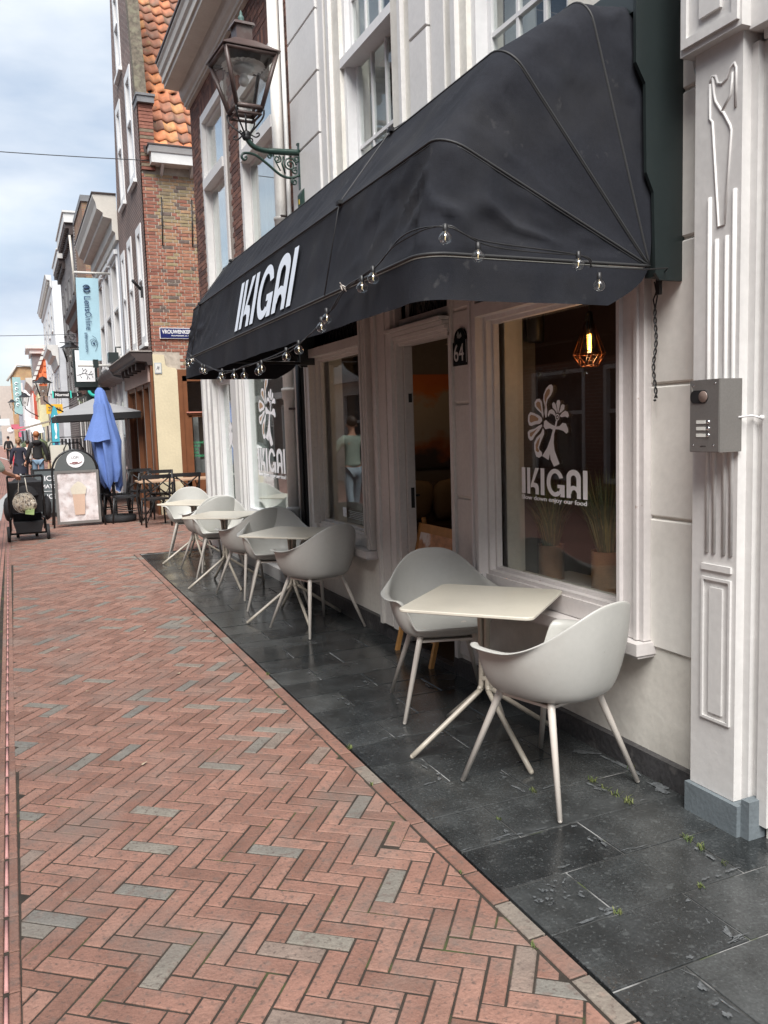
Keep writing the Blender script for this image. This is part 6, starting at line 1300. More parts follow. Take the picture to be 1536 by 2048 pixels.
# far shop windows and goods at street level
rng = random.Random(12)
for i in range(14):
    y = 52 + i * 5.5; x = 2.10 - max(0, y - 60) * .028; b = MB(); b.box(x - .12, x, y, y + 3.2, .2, 2.2); b.build('shop_window', M['winglass'] if i % 2 else M['winpale'], None, label='far dark or pale shop windows lining the right side of the street', cat='shop window', group='far shop windows along the street')
b = MB()
for i in range(26):
    y = rng.uniform(44, 100); x = rng.uniform(1.2, 1.9) - max(0, y - 60) * .03; b.tint = rng.random(); b.ball((x, y, rng.uniform(.4, .9)), rng.uniform(.2, .45), 6, .7, 1, 1.2)
b.build('street_greenery', mat('mixed_planting', (.08, .11, .04), .8, .3, 8, tint=[(0, (.03, .04, .03)), (.6, (.09, .12, .05)), (1, (.3, .3, .25))]), None, label='mixed plants and shop goods along the far shopfronts', cat='plants', kind='stuff')
b = MB(); b.box(-.05, .35, 52, 52.5, 0, 1.05); b.build('litter_bin', M['greypaint'], None, label='grey green litter bin at the left edge far down the street', cat='bin')
b = MB(); b.lathe([(.05, 0), (.05, .8), (.035, .86), (.05, .9), (.001, .98)], (-.1, 48, 0), 10); b.build('bollard', flat('red_post', (.6, .06, .08)), None, label='small red post in front of the litter bin', cat='post')
# wall lanterns further down
def wlan(x, y, z, s, lb):
    t = thing('street_lamp', lb, 'street lamp', (x, y, z), 'wall lanterns further down the street'); b = MB(); 
    for sx, sy in cs: b.tube([(x + sx * .10 * s, y + sy * .10 * s, z), (x + sx * .2 * s, y + sy * .2 * s, z + .4 * s)], .014 * s, 4)
    b.lathe([(.30 * s, .4 * s), (.13 * s, .5 * s), (.1 * s, .56 * s), (.02 * s, .6 * s)], (x, y, z), 4); b.build('frame', M['black'], t)
    b = MB(); b.hexa([(x - .09 * s, y - .09 * s, z), (x + .09 * s, y - .09 * s, z), (x + .09 * s, y + .09 * s, z), (x - .09 * s, y + .09 * s, z), (x - .18 * s, y - .18 * s, z + .39 * s), (x + .18 * s, y - .18 * s, z + .39 * s), (x + .18 * s, y + .18 * s, z + .39 * s), (x - .18 * s, y + .18 * s, z + .39 * s)]); b.build('glass', M['lampglass'], t)
    b = MB(); b.ball((x, y, z + .15 * s), .05 * s, 8); b.build('lamp_bulb', M['whiteclean'], t)
    b = MB(); b.tube([(x, y, z), (x, y, z - .12 * s), (x + .2 * s, y, z - .3 * s), (x + .55 * s, y, z - .5 * s)], .022 * s, 5); b.build('bracket', M['black'], t)
wlan(1.93, 30, 4.0, 1.15, 'black wall lantern on the dark shop just left of the blue banner')
wlan(1.10, 33, 3.0, 1.2, 'black wall lantern just above the Normal sign')
wlan(.62, 46, 3.1, 1.1, 'small black wall lantern below the teal banner')
wlan(.05, 66, 3.6, 1.1, 'smallest black wall lantern far down the street at the left')
b = MB(); b.tube([(2.0 + .10 * math.cos(R(a)) * (1 - a / 900), 29.8, 4.78 + .10 * math.sin(R(a)) * (1 - a / 900)) for a in range(0, 500, 25)], .014, 5); b.tube([(1.6, 29.9, 4.62), (2.42, 29.9, 4.62)], .016, 5); b.build('iron_scroll', M['black'], None, label='black iron scroll on the arm above the far wall lantern', cat='bracket')
# overhead wires
for (p, q, lb) in (((-6, 16, 6.42), (4, 15.9, 6.52), 'thin cable crossing the sky to the gutter of the tall corner building'), ((-6, 35, 5.45), (3, 35, 5.50), 'lower thin cable crossing the street at the blue banner')):
    b = MB(); n = 16; b.tube([tuple(Vector(p).lerp(Vector(q), i / n) - Vector((0, 0, .12 * math.sin(math.pi * i / n)))) for i in range(n + 1)], .008 if p[1] < 20 else .012, 5); b.build('overhead_cable', M['black'], None, label=lb, cat='cable')
b = MB(); b.lathe([(.05, .0), (.05, 1.0)], (1.75, 24.0, 0), 8); b.tube([(1.6, 21.6, 4.9), (1.55, 21.6, 6.3)], .03, 6); b.build('white_pole', M['corncream'], None, label='pale upright pole rising behind the blue banner', cat='pole')
# ================================================================== OPPOSITE SIDE (seen in the window reflections)
def opp(name, lb, y0, y1, x, h, m, rows, n, w, fm, gm):
    t = thing(name, lb, 'building', (x, y0, 0)); hs = grid(y0 + .3, y1 - .3, n, rows, w)
    mb = MB(); wall(mb, ('x', x), y0, y1, 0, h, hs, -.15); mb.quad((x, y0, 0), (x - 6, y0, 0), (x - 6, y0, h), (x, y0, h)); mb.quad((x, y1, 0), (x - 6, y1, 0), (x - 6, y1, h), (x, y1, h)); mb.quad((x, y0, h), (x - 6, y0, h), (x - 6, y1, h), (x, y1, h)); mb.build('wall', m, t)
    mb = MB(); mb.box(x - 6, x - .2, y0, y1, 0, h - .05); mb.build('core', M['roomdark'], t)
    for (a0, a1, z0, z1) in hs:
        b = MB(); X0, X1 = x - .12, x + .015
        b.box(X0, X1, a0, a0 + .08, z0, z1); b.box(X0, X1, a1 - .08, a1, z0, z1); b.box(X0, X1, a0 + .08, a1 - .08, z0, z0 + .08); b.box(X0, X1, a0 + .08, a1 - .08, z1 - .08, z1); b.box(X0, X1 - .03, a0 + .08, a1 - .08, (z0 + z1) / 2 + .2, (z0 + z1) / 2 + .27); w_ = b.build('window', fm, t)
        b = MB(); b.box(x - .08, x - .075, a0 + .08, a1 - .08, z0 + .08, z1 - .08); b.build('pane', gm, w_)
    b = MB(); b.box(x - .1, x + .4, y0, y1, h - .35, h + .02); b.build('cornice', M['corncream'], t)
    b = MB(); b.box(x, x + .25, y0 + .1, y1 - .1, 2.75, 3.0); b.build('shop_cornice', fm, t)
    return t
ob = brickmat('opposite_brickwork', (.20, .08, .055), (.15, .07, .05), (.25, .22, .19), .22, .065, 'xy')
ob2 = brickmat('opposite_dark_brickwork', (.11, .06, .05), (.14, .08, .06), (.2, .18, .16), .22, .065, 'xy')
X_O = -4.6
opp('opposite_brick_shop', 'red brick shop house on the opposite side seen in the window reflections', -9, -2.5, X_O, 7.5, ob, ((.5, 2.5), (3.6, 5.6)), 3, 1.4, M['white'], M['winglass'])
opp('opposite_dark_shop', 'dark brick shop with white window frames on the opposite side of the street', -2.4, 4.0, X_O, 8.0, ob2, ((.5, 2.5), (3.6, 5.6)), 3, 1.5, M['cornwhite'], M['winglass'])
opp('opposite_white_shop', 'white rendered shop house on the opposite side of the street', 4.1, 9.6, X_O, 7.6, M['ww'], ((.4, 2.5), (3.6, 5.6)), 2, 1.8, M['white'], M['winglass'])
opp('opposite_tall_shop', 'red brick house with tall shop windows on the opposite side of the street', 9.7, 17.0, X_O, 8.4, ob, ((.4, 2.5), (3.6, 5.8)), 3, 1.7, M['cornwhite'], M['winglass'])
opp('opposite_cream_shop', 'cream house further along the opposite side of the street', 17.2, 27, X_O, 7.4, M['stucco'], ((.4, 2.5), (3.6, 5.6)), 4, 1.5, M['white'], M['winglass'])
opp('opposite_far_shop', 'brown house on the opposite side farther along the street', 27.3, 42, X_O - .4, 8.2, ob2, ((.4, 2.5), (3.6, 5.6)), 5, 1.6, M['white'], M['winglass'])
opp('opposite_last_shop', 'red house on the opposite side at the bend of the street', 42.3, 62, X_O - 1.2, 7.8, ob, ((.4, 2.5), (3.6, 5.6)), 6, 1.6, M['white'], M['winglass'])
plate('opposite_sign', 'yellow hanging sign on the opposite side seen in the window reflection', 'shop sign', -4.5, -3.9, 16.5, 2.3, 2.6, flat('yellow_opposite', (.7, .5, .04)), .08)
# ================================================================== TERRACE OF THE NEXT CAFE
def make_xchair():
    t = thing('cafe_chair', 'x', 'chair', (0, 0, 0), 'black cross back cafe chairs')
    b = MB()
    for s in (-1, 1): b.tube([(s * .21, -.24, 0), (s * .20, -.20, .44), (s * .205, -.235, .66), (s * .215, -.27, .86)], .017, 8)
    b.build('back_leg', M['black'], t)
    for s in (-1, 1): b = MB(); b.tube([(s * .20, .22, 0), (s * .175, .18, .44)], [.014, .018], 8); b.build('front_leg', M['black'], t)
    b = MB(); n = 20; P_ = [(.215 * math.copysign(abs(math.cos(a)) ** .6, math.cos(a)), .21 * math.copysign(abs(math.sin(a)) ** .6, math.sin(a))) for a in [2 * math.pi * i / n for i in range(n)]]
    b.prism(P_, lambda x, y, d: (x, y, d), .435, .465); b.build('seat', M['black'], t)
    b = MB(); vs = []; n = 10
    for i in range(n + 1):
        x = -.235 + .47 * i / n; y = -.27 - .035 * (1 - (x / .235) ** 2)
        vs += [(x, y, .80), (x, y - .02, .80), (x, y - .022, .862), (x, y, .862)]
    b.add(vs, [(i * 4 + k, i * 4 + (k + 1) % 4, (i + 1) * 4 + (k + 1) % 4, (i + 1) * 4 + k) for i in range(n) for k in range(4)] + [(0, 1, 2, 3), (n * 4 + 3, n * 4 + 2, n * 4 + 1, n * 4)]); b.build('top_rail', M['black'], t)
    b = MB(); b.tube([(-.2, -.205, .50), (0, -.27, .66), (.205, -.275, .82)], .012, 6); b.build('cross_bar', M['black'], t); b = MB(); b.tube([(.2, -.205, .50), (0, -.265, .66), (-.205, -.275, .82)], .012, 6); b.build('cross_bar', M['black'], t)
    b = MB(); b.tube([(-.185, .19, .2), (-.2, -.21, .22)], .009, 6); b.tube([(.185, .19, .2), (.2, -.21, .22)], .009, 6)
    for s in (-1, 1): b.tube(spline([(s * .19, .2, .24), (s * .16, .2, .36), (s * .08, .2, .42), (0, .2, .425)], 3), .008, 5)
    b.build('stretcher', M['black'], t)
    return t
xc = make_xchair()
XC = [(2.08, 14.20, 3, 'black cross back chair nearest the camera on the left, its back towards the armchairs'),
      (2.62, 14.35, -3, 'black cross back chair on the right, half hidden by the farthest grey armchair'),
      (2.40, 15.35, 178, 'black cross back chair against the yellow plaster pier, facing the camera'),
      (1.72, 15.10, 78, 'black cross back chair seen sideways just right of the blue parasol'),
      (1.62, 15.75, 80, 'second sideways black chair, behind the first one beside the parasol'),
      (2.15, 16.35, 176, 'black chair standing in front of the brown shop window'),
      (1.25, 15.95, 30, 'black chair folded in behind the arched pavement sign'),
      (1.15, 16.8, 20, 'rearmost black chair behind the blue parasol')]
for i, (x, y, a, lb) in enumerate(XC):
    c = xc if i == 0 else copy_tree(xc)
    c.location = (x, y, .003); c.rotation_euler = (0, 0, R(a)); c['label'] = lb
for i, (x, y, w, lb) in enumerate(((2.25, 14.85, .36, 'tan topped cafe table between the black chairs beside the yellow pier'), (2.95, 14.95, .4, 'tan topped cafe table in front of the brown window'), (1.45, 15.9, .3, 'pale topped small table behind the blue parasol base'))):
    t = thing('cafe_table', lb, 'table', (x, y, 0)); b = MB(); b.box(x - w, x + w, y - .3, y + .3, .70, .725); b.build('table_top', flat('tan_wood_top', (.45, .30, .20)) if i < 2 else M['white'], t)
    b = MB()
    for s in (-1, 1): b.tube([(x + s * w * .7, y - .2, 0), (x + s * w * .2, y, .40), (x + s * w * .75, y + .1, .70)], .009, 6); b.tube([(x - s * w * .75, y + .22, 0), (x - s * w * .2, y + .1, .35), (x + s * w * .1, y, .70)], .009, 6)
    b.build('legs', M['black'], t)
# blue closed parasol
t = thing('closed_parasol', 'closed cornflower blue parasol hanging in long folds on a black pole and round base', 'parasol', (1.60, 15.45, 0))
PXx, PYy = 1.56, 15.35
b = MB(); n = 40; lv = [(2.36, .03, 0), (2.30, .075, .1), (2.12, .10, .35), (2.05, .12, .5), (1.7, .15, .8), (1.42, .185, 1), (1.2, .17, 1.1), (.95, .165, 1.2), (.78, .14, 1.3), (.68, .10, 1.3)]; vs = []
for z, r0, fd in lv:
    for k in range(n):
        a = 2 * math.pi * k / n; rr = r0 * (1 + fd * (.22 * math.sin(7 * a + z * 1.2) + .14 * math.sin(11 * a - z * 2))); sh = -.13 * max(0, (1.3 - abs(z - 1.45)) / 1.3) * 0
        vs.append((PXx - .14 + .10 * (2.36 - z) / 1.6 + rr * math.cos(a) * 1.1, PYy + rr * math.sin(a), z - (.10 * math.sin(3 * a + 1) + .07 * math.sin(5 * a) if z < .9 else 0)))
b.add(vs, [(i * n + k, (i + 1) * n + k, (i + 1) * n + (k + 1) % n, i * n + (k + 1) % n) for i in range(len(lv) - 1) for k in range(n)], True)
M['pblue'] = mat('cornflower_cloth', (.115, .195, .47), .85, .08, 3, .15, 25)
b.build('cloth', M['pblue'], t)
b = MB(); cx_, cy_ = PXx - .12, PYy - .1; vs = []
for i, (z, r0) in enumerate(((2.08, .09), (1.9, .12), (1.66, .19), (1.44, .25))):
    for k in range(9): a = R(175 + k * 14); rr = r0 * (1 + .1 * math.sin(k * 2.1)); vs.append((cx_ + rr * math.cos(a) * 1.25, cy_ + .02 + rr * math.sin(a) * .7, z + (.02 * math.sin(k) if i == 3 else 0)))
b.add(vs, [(i * 9 + k, i * 9 + k + 1, (i + 1) * 9 + k + 1, (i + 1) * 9 + k) for i in range(3) for k in range(8)], True); b.build('cloth_flap', M['pblue'], t)
b = MB(); b.tube([(PXx, PYy, 0), (PXx - .02, PYy, .95), (PXx - .14, PYy, 2.40)], .03, 10); b.build('pole', M['black'], t)
b = MB(); b.lathe([(.001, .12), (.06, .12), (.27, .115), (.30, .09), (.30, .03), (.28, 0), (.001, 0)], (PXx + .05, PYy, 0), 28); b.lathe([(.035, .12), (.035, .35)], (PXx, PYy, 0), 12); b.build('base', M['rubber'], t)
# grey open parasol further back
t = thing('open_parasol', 'open square parasol with light grey top and black underside behind the blue one', 'parasol', (1.62, 18.6, 0))
A_, B_, zc, zt = .80, 2.42, 2.0, 2.32; y0, y1 = 17.7, 20.2; ct = ((A_ + B_) / 2, (y0 + y1) / 2, zt); cr_ = [(A_, y0, zc - .06), (B_, y0, zc + .0), (B_, y1, zc), (A_, y1, zc - .04)]
b = MB(); 
for i in range(4): b.add([cr_[i], cr_[(i + 1) % 4], ct], [(0, 1, 2)])
b.build('canopy', flat('pale_grey_canopy', (.27, .27, .275)), t)
b = MB()
for i in range(4): p, q = cr_[i], cr_[(i + 1) % 4]; b.quad(p, q, (q[0], q[1], q[2] - .13), (p[0], p[1], p[2] - .13)); b.tube([(ct[0], ct[1], ct[2] - .06), (p[0], p[1], p[2] - .03)], .014, 5); b.add([(p[0], p[1], p[2] - .012), (q[0], q[1], q[2] - .012), (ct[0], ct[1], ct[2] - .02)], [(0, 1, 2)])
b.build('valance', M['black'], t); b = MB(); b.tube([(ct[0], ct[1], 0), (ct[0], ct[1], zt - .02)], .03, 8); b.build('pole', M['black'], t)
b = MB(); b.box(1.72, 2.0, 20.6, 20.9, 0, 1.95); b.box(1.66, 1.70, 20.3, 20.9, 0, 2.0); b.build('dark_screen', M['black'], None, label='tall black folded screen behind the blue parasol', cat='screen')
# arched A-frame pavement sign
t = thing('arched_sign', 'arched black pavement sign with a crumpled drink poster and round white logo', 'pavement sign', (.93, 15, 0))
def arch_frame(y_top, y_bot, m, r=.016):
    b = MB(); x0, x1 = .545, 1.285; P_ = [(x0 - .03, y_bot, 0), (x0, (y_bot + y_top) / 2, .45), (x0, y_top, .93)] + [(.915 - .37 * math.cos(math.pi * i / 14), y_top, .93 + .37 * math.sin(math.pi * i / 14)) for i in range(1, 14)] + [(x1, y_top, .93), (x1, (y_bot + y_top) / 2, .45), (x1 + .05, y_bot, 0)]
    b.tube(P_, r, 8); return b.build('tube_frame', m, t)
arch_frame(15.05, 14.9, M['blackmetal']); arch_frame(15.12, 15.5, M['blackmetal'])
b = MB(); b.prism([(.585, .95), (1.245, .95)] + [(.915 + .33 * math.cos(math.pi * i / 16), .95 + .34 * math.sin(math.pi * i / 16)) for i in range(1, 16)], lambda x, z, d: (x, d, z), 15.03, 15.05); hd = b.build('header', flat('dark_grey_header', (.10, .11, .11)), t)
b = MB(); b.prism(arc(.925, 1.135, .142, 0, 345, 22, .135), lambda x, z, d: (x, d, z), 15.02, 15.028); b.build('logo_disc', M['decal'], hd)
b = MB(); b.tube([(.83, 15.015, 1.08), (.9, 15.015, 1.065), (.98, 15.015, 1.075), (1.03, 15.015, 1.10)], .006, 4); b.box(.87, .96, 15.01, 15.018, 1.085, 1.10); b.build('logo_line', flat('logo_redgrey', (.3, .12, .12)), hd)
text('LOFI', M['greypaint'], hd, (.865, 15.018, 1.15), *YF, w=.11, h=.045)
b = MB(); x0, x1, z0, z1 = .60, 1.25, .07, .935
b.box(x0 - .03, x1 + .03, 14.975, 15.0, z0 - .02, z0 + .025); b.box(x0 - .03, x1 + .03, 14.975, 15.0, z1 - .02, z1 + .02); b.box(x0 - .03, x0 + .012, 14.975, 15.0, z0 + .025, z1 - .02); b.box(x1 - .012, x1 + .03, 14.975, 15.0, z0 + .025, z1 - .02); b.build('poster_frame', M['steel'], t)
b = MB(); nx, nz = 26, 34; vs = []
for j in range(nz + 1):
    for i in range(nx + 1):
        x = x0 + (x1 - x0) * i / nx; z = z0 + (z1 - z0) * j / nz; vs.append((x, 14.992 - .010 * abs(noise.noise(Vector((x * 7, z * 5, 2)))) - .006 * noise.noise(Vector((x * 18 + z * 8, z * 9, 5))), z))
b.add(vs, [(j * (nx + 1) + i, j * (nx + 1) + i + 1, (j + 1) * (nx + 1) + i + 1, (j + 1) * (nx + 1) + i) for j in range(nz) for i in range(nx)], True)
pmt = mat('glossy_poster_film', (.62, .56, .55), .12, .2, 9, spec=1, dirt=[((.75, .72, .72), 5, .45, .6, .8), ((.32, .2, .17), 7, .55, .66, .5)]); b.build('poster', pmt, t)
b = MB(); b.prism([(.86, .20), (1.02, .20), (1.04, .55), (.84, .55)], lambda x, z, d: (x, d, z), 14.9745, 14.976); b.build('cup_print', flat('cup_orange_print', (.60, .43, .33), .3), t)
b = MB(); b.prism([(.83, .55), (1.05, .55), (1.07, .66), (1.0, .74), (.94, .77), (.87, .72), (.81, .65)], lambda x, z, d: (x, d, z), 14.9735, 14.9745); b.build('cream_print', flat('cream_yellow_print', (.66, .61, .50), .3), t)
# chalkboard behind
t = thing('chalkboard', 'grey chalkboard with white lettering partly hidden behind the arched sign', 'chalkboard', (.6, 17, 0))
b = MB(); b.box(.27, .9, 16.98, 17.02, .02, .93); b.build('frame', M['black'], t); b = MB(); b.box(.30, .87, 16.965, 16.98, .09, .89); b.build('board', flat('board_grey', (.10, .12, .125)), t)
text('ICED', M['decal'], t, (.47, 16.965, .70), *YF, w=.3, h=.10, bold=.01); text('MATCHA', M['decal'], t, (.41, 16.965, .56), *YF, w=.42, h=.075, bold=.01); text('ICED', M['decal'], t, (.50, 16.965, .36), *YF, w=.25, h=.09, bold=.01)
b = MB(); b.box(.42, .6, 16.955, 16.964, .50, .508); b.build('chalk_line', M['decal'], t)
t = thing('white_sign_board', 'blank cream pavement sign with rounded black tube top behind the arched sign', 'pavement sign', (.95, 21, 0))
b = MB(); b.box(.76, 1.16, 21, 21.03, .1, 1.33); b.build('board', flat('cream_board', (.62, .6, .52)), t); b = MB(); b.tube([(.73, 21, 0), (.73, 21, 1.3), (.78, 21, 1.4), (1.12, 21, 1.4), (1.18, 21, 1.3), (1.18, 21, 0)], .014, 6); b.build('frame', M['blackmetal'], t)
b = MB(); b.tube([(.98, 19.5, 0), (.98, 19.5, 1.25), (1.05, 19.5, 1.38), (1.3, 19.5, 1.38), (1.38, 19.5, 1.25), (1.38, 19.5, 0)], .016, 6); b.build('sign_frame', M['blackmetal'], None, label='second rounded black tube sign frame just behind the arched sign', cat='sign frame')
b = MB()
for k in range(8): b.box(1.2 + k * .1, 1.25 + k * .1, 27 - k * .1, 27.2 - k * .1, .55, 1.45)
b.tube([(1.15, 26.8, 1.5), (2.1, 26.8, 1.5)], .015, 5); b.tube([(1.2, 26.8, 0), (1.2, 26.8, 1.5)], .015, 5); b.build('clothes_rack', M['black'], None, label='rack of dark clothes outside the shop behind the man in black', cat='clothes rack')
# ================================================================== STROLLER
t = thing('stroller', 'black pushchair with a net shopping bag on its handle at the left of the street', 'stroller', (.1, 13.5, 0))
Fb = mat('black_stroller_fabric', (.017, .017, .019), .85, .15, 8, .2, 60)
b = MB()  # canopy / seat back
n = 14; vs = []; lv = [(.93, 13.34, .20, .10), (.97, 13.45, .21, .19), (.93, 13.62, .205, .26), (.82, 13.72, .20, .27)]
for i in range(6):
    th = R(-5 + i * 36); 
    for k in range(n + 1): a = math.pi * k / n; vs.append((.10 - .215 * math.cos(a), 13.55 - .28 * math.cos(th) * (.35 + .65 * math.sin(a)) , .70 + .27 * math.sin(th) * (.4 + .6 * math.sin(a))))
b.add(vs, [(i * (n + 1) + k, i * (n + 1) + k + 1, (i + 1) * (n + 1) + k + 1, (i + 1) * (n + 1) + k) for i in range(5) for k in range(n)], True)
b.hexa([(-.12, 13.42, .42), (.32, 13.42, .42), (.32, 13.52, .42), (-.12, 13.52, .42), (-.13, 13.3, .88), (.33, 13.3, .88), (.33, 13.40, .90), (-.13, 13.40, .90)]); b.build('hood', Fb, t)
b = MB(); b.ball((-.15, 13.55, .48), .13, 10, .55, 1.6, 1.5); b.ball((.38, 13.55, .47), .13, 10, .55, 1.6, 1.5); b.box(-.1, .3, 13.55, 13.9, .30, .40); b.build('seat', Fb, t)
b = MB(); b.hexa([(-.06, 13.35, .13), (.28, 13.35, .13), (.28, 13.75, .13), (-.06, 13.75, .13), (-.10, 13.32, .29), (.32, 13.32, .29), (.32, 13.78, .29), (-.10, 13.78, .29)]); b.build('basket', Fb, t)
b = MB()
for s in (-1, 1): x = .10 + s * .235; b.tube([(x, 13.15, .98), (x, 13.25, .85), (x + s * .01, 13.42, .3), (x + s * .01, 13.45, .12)], .013, 8); b.tube([(x, 13.4, .35), (x, 13.95, .12)], .013, 8)
b.tube([(-.135, 13.15, .98), (.335, 13.15, .98)], .018, 8); b.tube([(-.17, 13.45, .11), (.37, 13.45, .11)], .014, 8); b.build('frame', M['blackmetal'], t)
for x, y, r in ((-.17, 13.42, .115), (.375, 13.46, .115), (-.05, 13.97, .08), (.22, 13.97, .08)):
    b = MB(); b.lathe([(r * .55, -.018), (r * .95, -.022), (r, -.012), (r, .012), (r * .95, .022), (r * .55, .018)], (x, y, r), 22, 'x'); w_ = b.build('wheel', M['rubber'], t)
    b = MB(); b.lathe([(.001, -.012), (r * .55, -.01), (r * .55, .01), (.001, .012)], (x, y, r), 14, 'x'); b.build('hub', M['greypaint'], w_)
bag = thing('net_bag', 'cream string bag with shopping hanging on the back of the stroller', 'bag', (.08, 13.25, .45))
b = MB(); b.ball((.05, 13.27, .59), .13, 14, 1.1, .5, 1.05); b.ball((.13, 13.27, .55), .115, 12, 1.0, .5, .9); b.ball((.10, 13.26, .64), .09, 12, 1.1, .5, .8); b.build('bag_body', mat('mixed_shopping', (.42, .36, .28), .8, .45, 22, dirt=[((.08, .06, .05), 26, .52, .6, .9), ((.7, .68, .62), 30, .58, .64, .8)]), bag)
b = MB()
for k in range(7): a = R(-70 + k * 24); b.tube([(.07 + .165 * math.sin(a) * math.cos(R(p)), 13.27 - .08 * math.cos(a) * math.cos(R(p)) - .004, .58 + .15 * math.sin(R(p))) for p in range(-80, 81, 20)], .003, 4)
b.tube([(-.05, 13.22, .70), (.0, 13.17, .75), (.02, 13.15, .97)], .006, 5); b.tube([(.18, 13.22, .70), (.12, 13.17, .75), (.1, 13.15, .97)], .006, 5); b.build('net', flat('cream_string', (.6, .56, .48)), bag)
b = MB(); b.hexa([(.07, 13.2, .42), (.19, 13.2, .40), (.19, 13.26, .40), (.07, 13.26, .42), (.08, 13.18, .47), (.2, 13.18, .48), (.2, 13.26, .48), (.08, 13.26, .47)]); b.build('green_packet', flat('pale_green_packet', (.42, .58, .25)), bag)
# ================================================================== PEOPLE
def skin(name, V_, E_, m, parent, lv=2, smooth=True):
    """V_: list of (x,y,z,rx[,ry]); first vertex is the root"""
    o_ = wloc(parent); me = bpy.data.meshes.new(name); me.from_pydata([(v[0], v[1], v[2]) for v in V_], E_, []); me.update(); me.materials.append(m)
    o = link(name, me, parent); s = o.modifiers.new('skin', 'SKIN'); s.use_smooth_shade = True
    for i, v in enumerate(V_): d = me.skin_vertices[0].data[i]; d.radius = (v[3], v[4] if len(v) > 4 else v[3])
    me.skin_vertices[0].data[0].use_root = True
    ss = o.modifiers.new('sub', 'SUBSURF'); ss.levels = lv; ss.render_levels = lv
    return o
M['skin'] = mat('skin', (.50, .27, .18), .55, .05); 
def person(lb, x, y, h, rz_, top, leg, hair, top_m, leg_m, hair_m, hands=None, coat=False, stride=.12, shoe_m=None, longhair=False, elbows=None, grp=None, sleeve='long'):
    """figure facing +Y in its own frame; heights scaled to h"""
    t = thing('person', lb, 'person', (0, 0, 0), grp); k = h / 1.8
    hd = hands or ((-.27, .02, .82), (.27, .02, .82)); el = elbows or ((-.27, -.03, 1.1), (.27, -.03, 1.1))
    S_ = lambda L: [(a[0] * k, a[1] * k, a[2] * k) + tuple(r * k for r in a[3:]) for a in L]
    f = stride
    body = [(0, 0, .98, .13, .1), (0, 0, 1.2, .12, .09), (0, 0, 1.40, .13, .09), (0, -.01, 1.53, .055), (0, .005, 1.60, .058), (0, .01, 1.68, .085, .092), (0, .01, 1.745, .07, .078),
            (-.17, 0, 1.42, .055), (el[0][0], el[0][1], el[0][2], .038), (hd[0][0], hd[0][1], hd[0][2], .026), (.17, 0, 1.42, .055), (el[1][0], el[1][1], el[1][2], .038), (hd[1][0], hd[1][1], hd[1][2], .026),
            (-.09, 0, .90, .085), (-.10, f * .5, .5, .055), (-.10, f, .09, .035), (.09, 0, .90, .085), (.10, -f * .3, .5, .055), (.10, -f, .10, .035)]
    E_ = [(0, 1), (1, 2), (2, 3), (3, 4), (4, 5), (5, 6), (2, 7), (7, 8), (8, 9), (2, 10), (10, 11), (11, 12), (0, 13), (13, 14), (14, 15), (0, 16), (16, 17), (17, 18)]
    skin('body', S_(body), E_, M['skin'], t)
    e0 = [el[0][i] + (hd[0][i] - el[0][i]) * (.85 if sleeve == 'long' else -.08) for i in range(3)]; e1 = [el[1][i] + (hd[1][i] - el[1][i]) * (.85 if sleeve == 'long' else -.08) for i in range(3)]
    tv = [(0, 0, 1.2, .155, .115), (0, 0, 1.40, .165, .115), (0, -.01, 1.49, .085, .07), (-.18, 0, 1.42, .085), (*el[0], .068), (*e0, .05), (.18, 0, 1.42, .085), (*el[1], .068), (*e1, .05), (0, 0, 1.0, .165, .125), (0, 0, .92, .17, .13)]
    te = [(0, 1), (1, 2), (1, 3), (3, 4), (1, 6), (6, 7), (0, 9), (9, 10)]
    if sleeve == 'long': te += [(4, 5), (7, 8)]
    else: tv[4] = (*e0, .06); tv[7] = (*e1, .06); tv = [v for i, v in enumerate(tv) if i not in (5, 8)]; mp_ = {0: 0, 1: 1, 2: 2, 3: 3, 4: 4, 6: 5, 7: 6, 9: 7, 10: 8}; te = [(mp_[a], mp_[b_]) for a, b_ in te]
    skin('jacket' if sleeve == 'long' else 'shirt', S_(tv), te, top_m, t)
    if coat: b = MB(); b.lathe([(.165 * k, 1.08 * k), (.20 * k, .9 * k), (.24 * k, .7 * k), (.27 * k, .55 * k)], (0, 0, 0), 20); b.xform(Matrix.Diagonal((1, .72, 1, 1))); b.build('coat_skirt', top_m, t)
    lv_ = [(0, 0, .93, .15, .12), (-.09, 0, .86, .10), (-.10, f * .5, .5, .075), (-.10, f * .95, .14, .06), (.09, 0, .86, .10), (.10, -f * .3, .5, .075), (.10, -f * .95, .15, .06)]
    skin('trousers', S_(lv_), [(0, 1), (1, 2), (2, 3), (0, 4), (4, 5), (5, 6)], leg_m, t)
    b = MB(); b.ball((0, -.012 * k, 1.72 * k), .098 * k, 14, .98, 1.06, 1.02)
    b.v = [v for v in b.v]
    if longhair: b.ball((0, -.075 * k, 1.66 * k), .055 * k, 10)
    b.xform(Matrix.Translation((0, -.014 * k, .014 * k))); b.build('hair', hair_m, t)
    for s in (-1, 1):
        fy = f if s < 0 else -f; b = MB(); b.ball((s * .10 * k, fy * k + .05 * k, .045 * k), .05 * k, 10, .85, 2.3, .85); b.build('shoe', shoe_m or M['black'], t)
        b = MB(); b.ball((s * .095 * k, 0, 1.66 * k), .02 * k, 8, .5, .8, 1.3); b.build('ear', M['skin'], t)
    b = MB(); b.ball((0, .1 * k, 1.655 * k), .017 * k, 8, .8, 1, 1.2); b.build('nose', M['skin'], t)
    for s in (-1, 1): b = MB(); b.ball((s * .034 * k, .090 * k, 1.683 * k), .010 * k, 8); b.build('eye', M['black'], t)
    b = MB(); b.ball((0, .092 * k, 1.618 * k), .014 * k, 8, 1.6, .5, .4); b.build('mouth', flat('lips', (.36, .13, .11)), t)
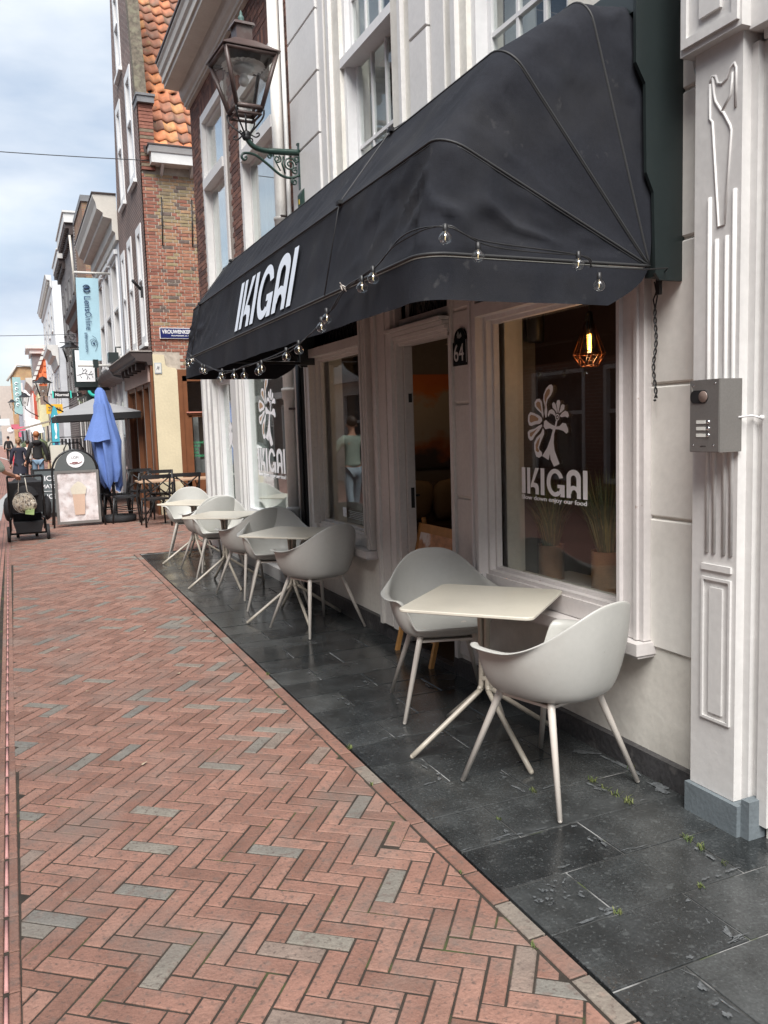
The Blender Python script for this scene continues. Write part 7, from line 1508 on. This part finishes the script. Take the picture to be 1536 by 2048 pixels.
    for q, s in ((hd[0], -1), (hd[1], 1)):   # hands: palm, four fingers, thumb
        q = Vector(q) * k; e = Vector(el[0] if s < 0 else el[1]) * k; d = (q - e).normalized(); sd_ = d.cross(Vector((0, 0, 1))); sd_ = sd_.normalized() if sd_.length > .1 else Vector((0, 1, 0)); up_ = sd_.cross(d)
        b = MB(); b.tube([q, q + d * .045 * k, q + d * .085 * k], [.022 * k, .034 * k, .036 * k], 8)
        for i, ln in enumerate((.065, .075, .07, .055)):
            o_ = sd_ * (.028 - .0185 * i) * k; p0 = q + d * .08 * k + o_; p1 = p0 + d * ln * .5 * k - up_ * .012 * k; p2 = p1 + d * ln * .3 * k - up_ * .03 * k; b.tube([p0, p1, p2], [.0105 * k, .0095 * k, .007 * k], 6)
        p0 = q + d * .02 * k + sd_ * .028 * k; b.tube([p0, p0 + d * .03 * k + sd_ * .02 * k, p0 + d * .055 * k + sd_ * .022 * k - up_ * .01 * k], [.011 * k, .011 * k, .008 * k], 6); b.build('hand', M['skin'], t)
    t.location = (x, y, 0); t.rotation_euler = (0, 0, R(rz_)); return t
navy = flat('navy_coat', (.018, .02, .035), .8); blk = flat('black_hoodie', (.014, .014, .015), .85); jean = mat('light_blue_jeans', (.15, .235, .32), .8, .12, 9); ltj = mat('pale_blue_jeans', (.30, .37, .42), .8, .12, 9); mint = mat('sage_green_tshirt', (.30, .37, .31), .85, .06, 6)
person('woman in a long navy coat walking away hand in hand with the man in black', .10, 27.0, 1.50, 0, 0, 0, 0, navy, M['black'], flat('light_brown_hair', (.26, .14, .07)), hands=((-.3, .05, .85), (.33, .03, .86)), coat=True, longhair=True)
person('man in a black hooded jacket and light blue jeans walking away with a paper bag', .60, 26.6, 1.68, 0, 0, 0, 0, blk, jean, flat('ginger_hair', (.30, .11, .04)), hands=((-.36, .03, .86), (.31, .06, .84)), stride=.06)
b = MB(); k_ = MB(); b.lathe([(.09, .60), (.14, .64), (.15, .69), (.1, .72)], (0, 0, 0), 10); 
b = MB(); b.ball((.60, 26.5, 1.38), .13, 12, 1.05, .6, .55); b.build('hood', blk, None, label='black hood hanging on the back of the walking man', cat='hood'); o = bpy.data.objects.get('hood.001') or bpy.data.objects['hood']
mb_ = MB(); mb_.hexa([(.83, 26.55, .46), (.99, 26.55, .44), (.99, 26.65, .44), (.83, 26.65, .46), (.87, 26.55, .74), (.98, 26.55, .74), (.98, 26.65, .74), (.87, 26.65, .74)]); mb_.build('paper_bag', flat('kraft_paper', (.45, .33, .2)), None, label='brown paper bag carried by the man in the black hooded jacket', cat='paper bag')
person('person in a white top further down the street, half hidden between the couple', .42, 32, 1.42, 0, 0, 0, 0, flat('white_top', (.55, .53, .5)), M['black'], flat('dark_hair', (.03, .02, .02)), grp=None)
person('person in dark clothes far down the street at the left', -.35, 58, 1.6, 0, 0, 0, 0, blk, M['black'], flat('dark_hair2', (.03, .02, .02)))
man = person('man in sage green T-shirt and pale jeans whose arm pushes the stroller from the left', -.50, 12.62, 1.70, 0, 0, 0, 0, mint, ltj, flat('dark_brown_hair', (.035, .022, .016)), hands=((-.24, .10, 1.0), (.50, .46, 1.05)), elbows=((-.30, -.02, 1.12), (.36, .14, 1.13)), sleeve='short', stride=.16)
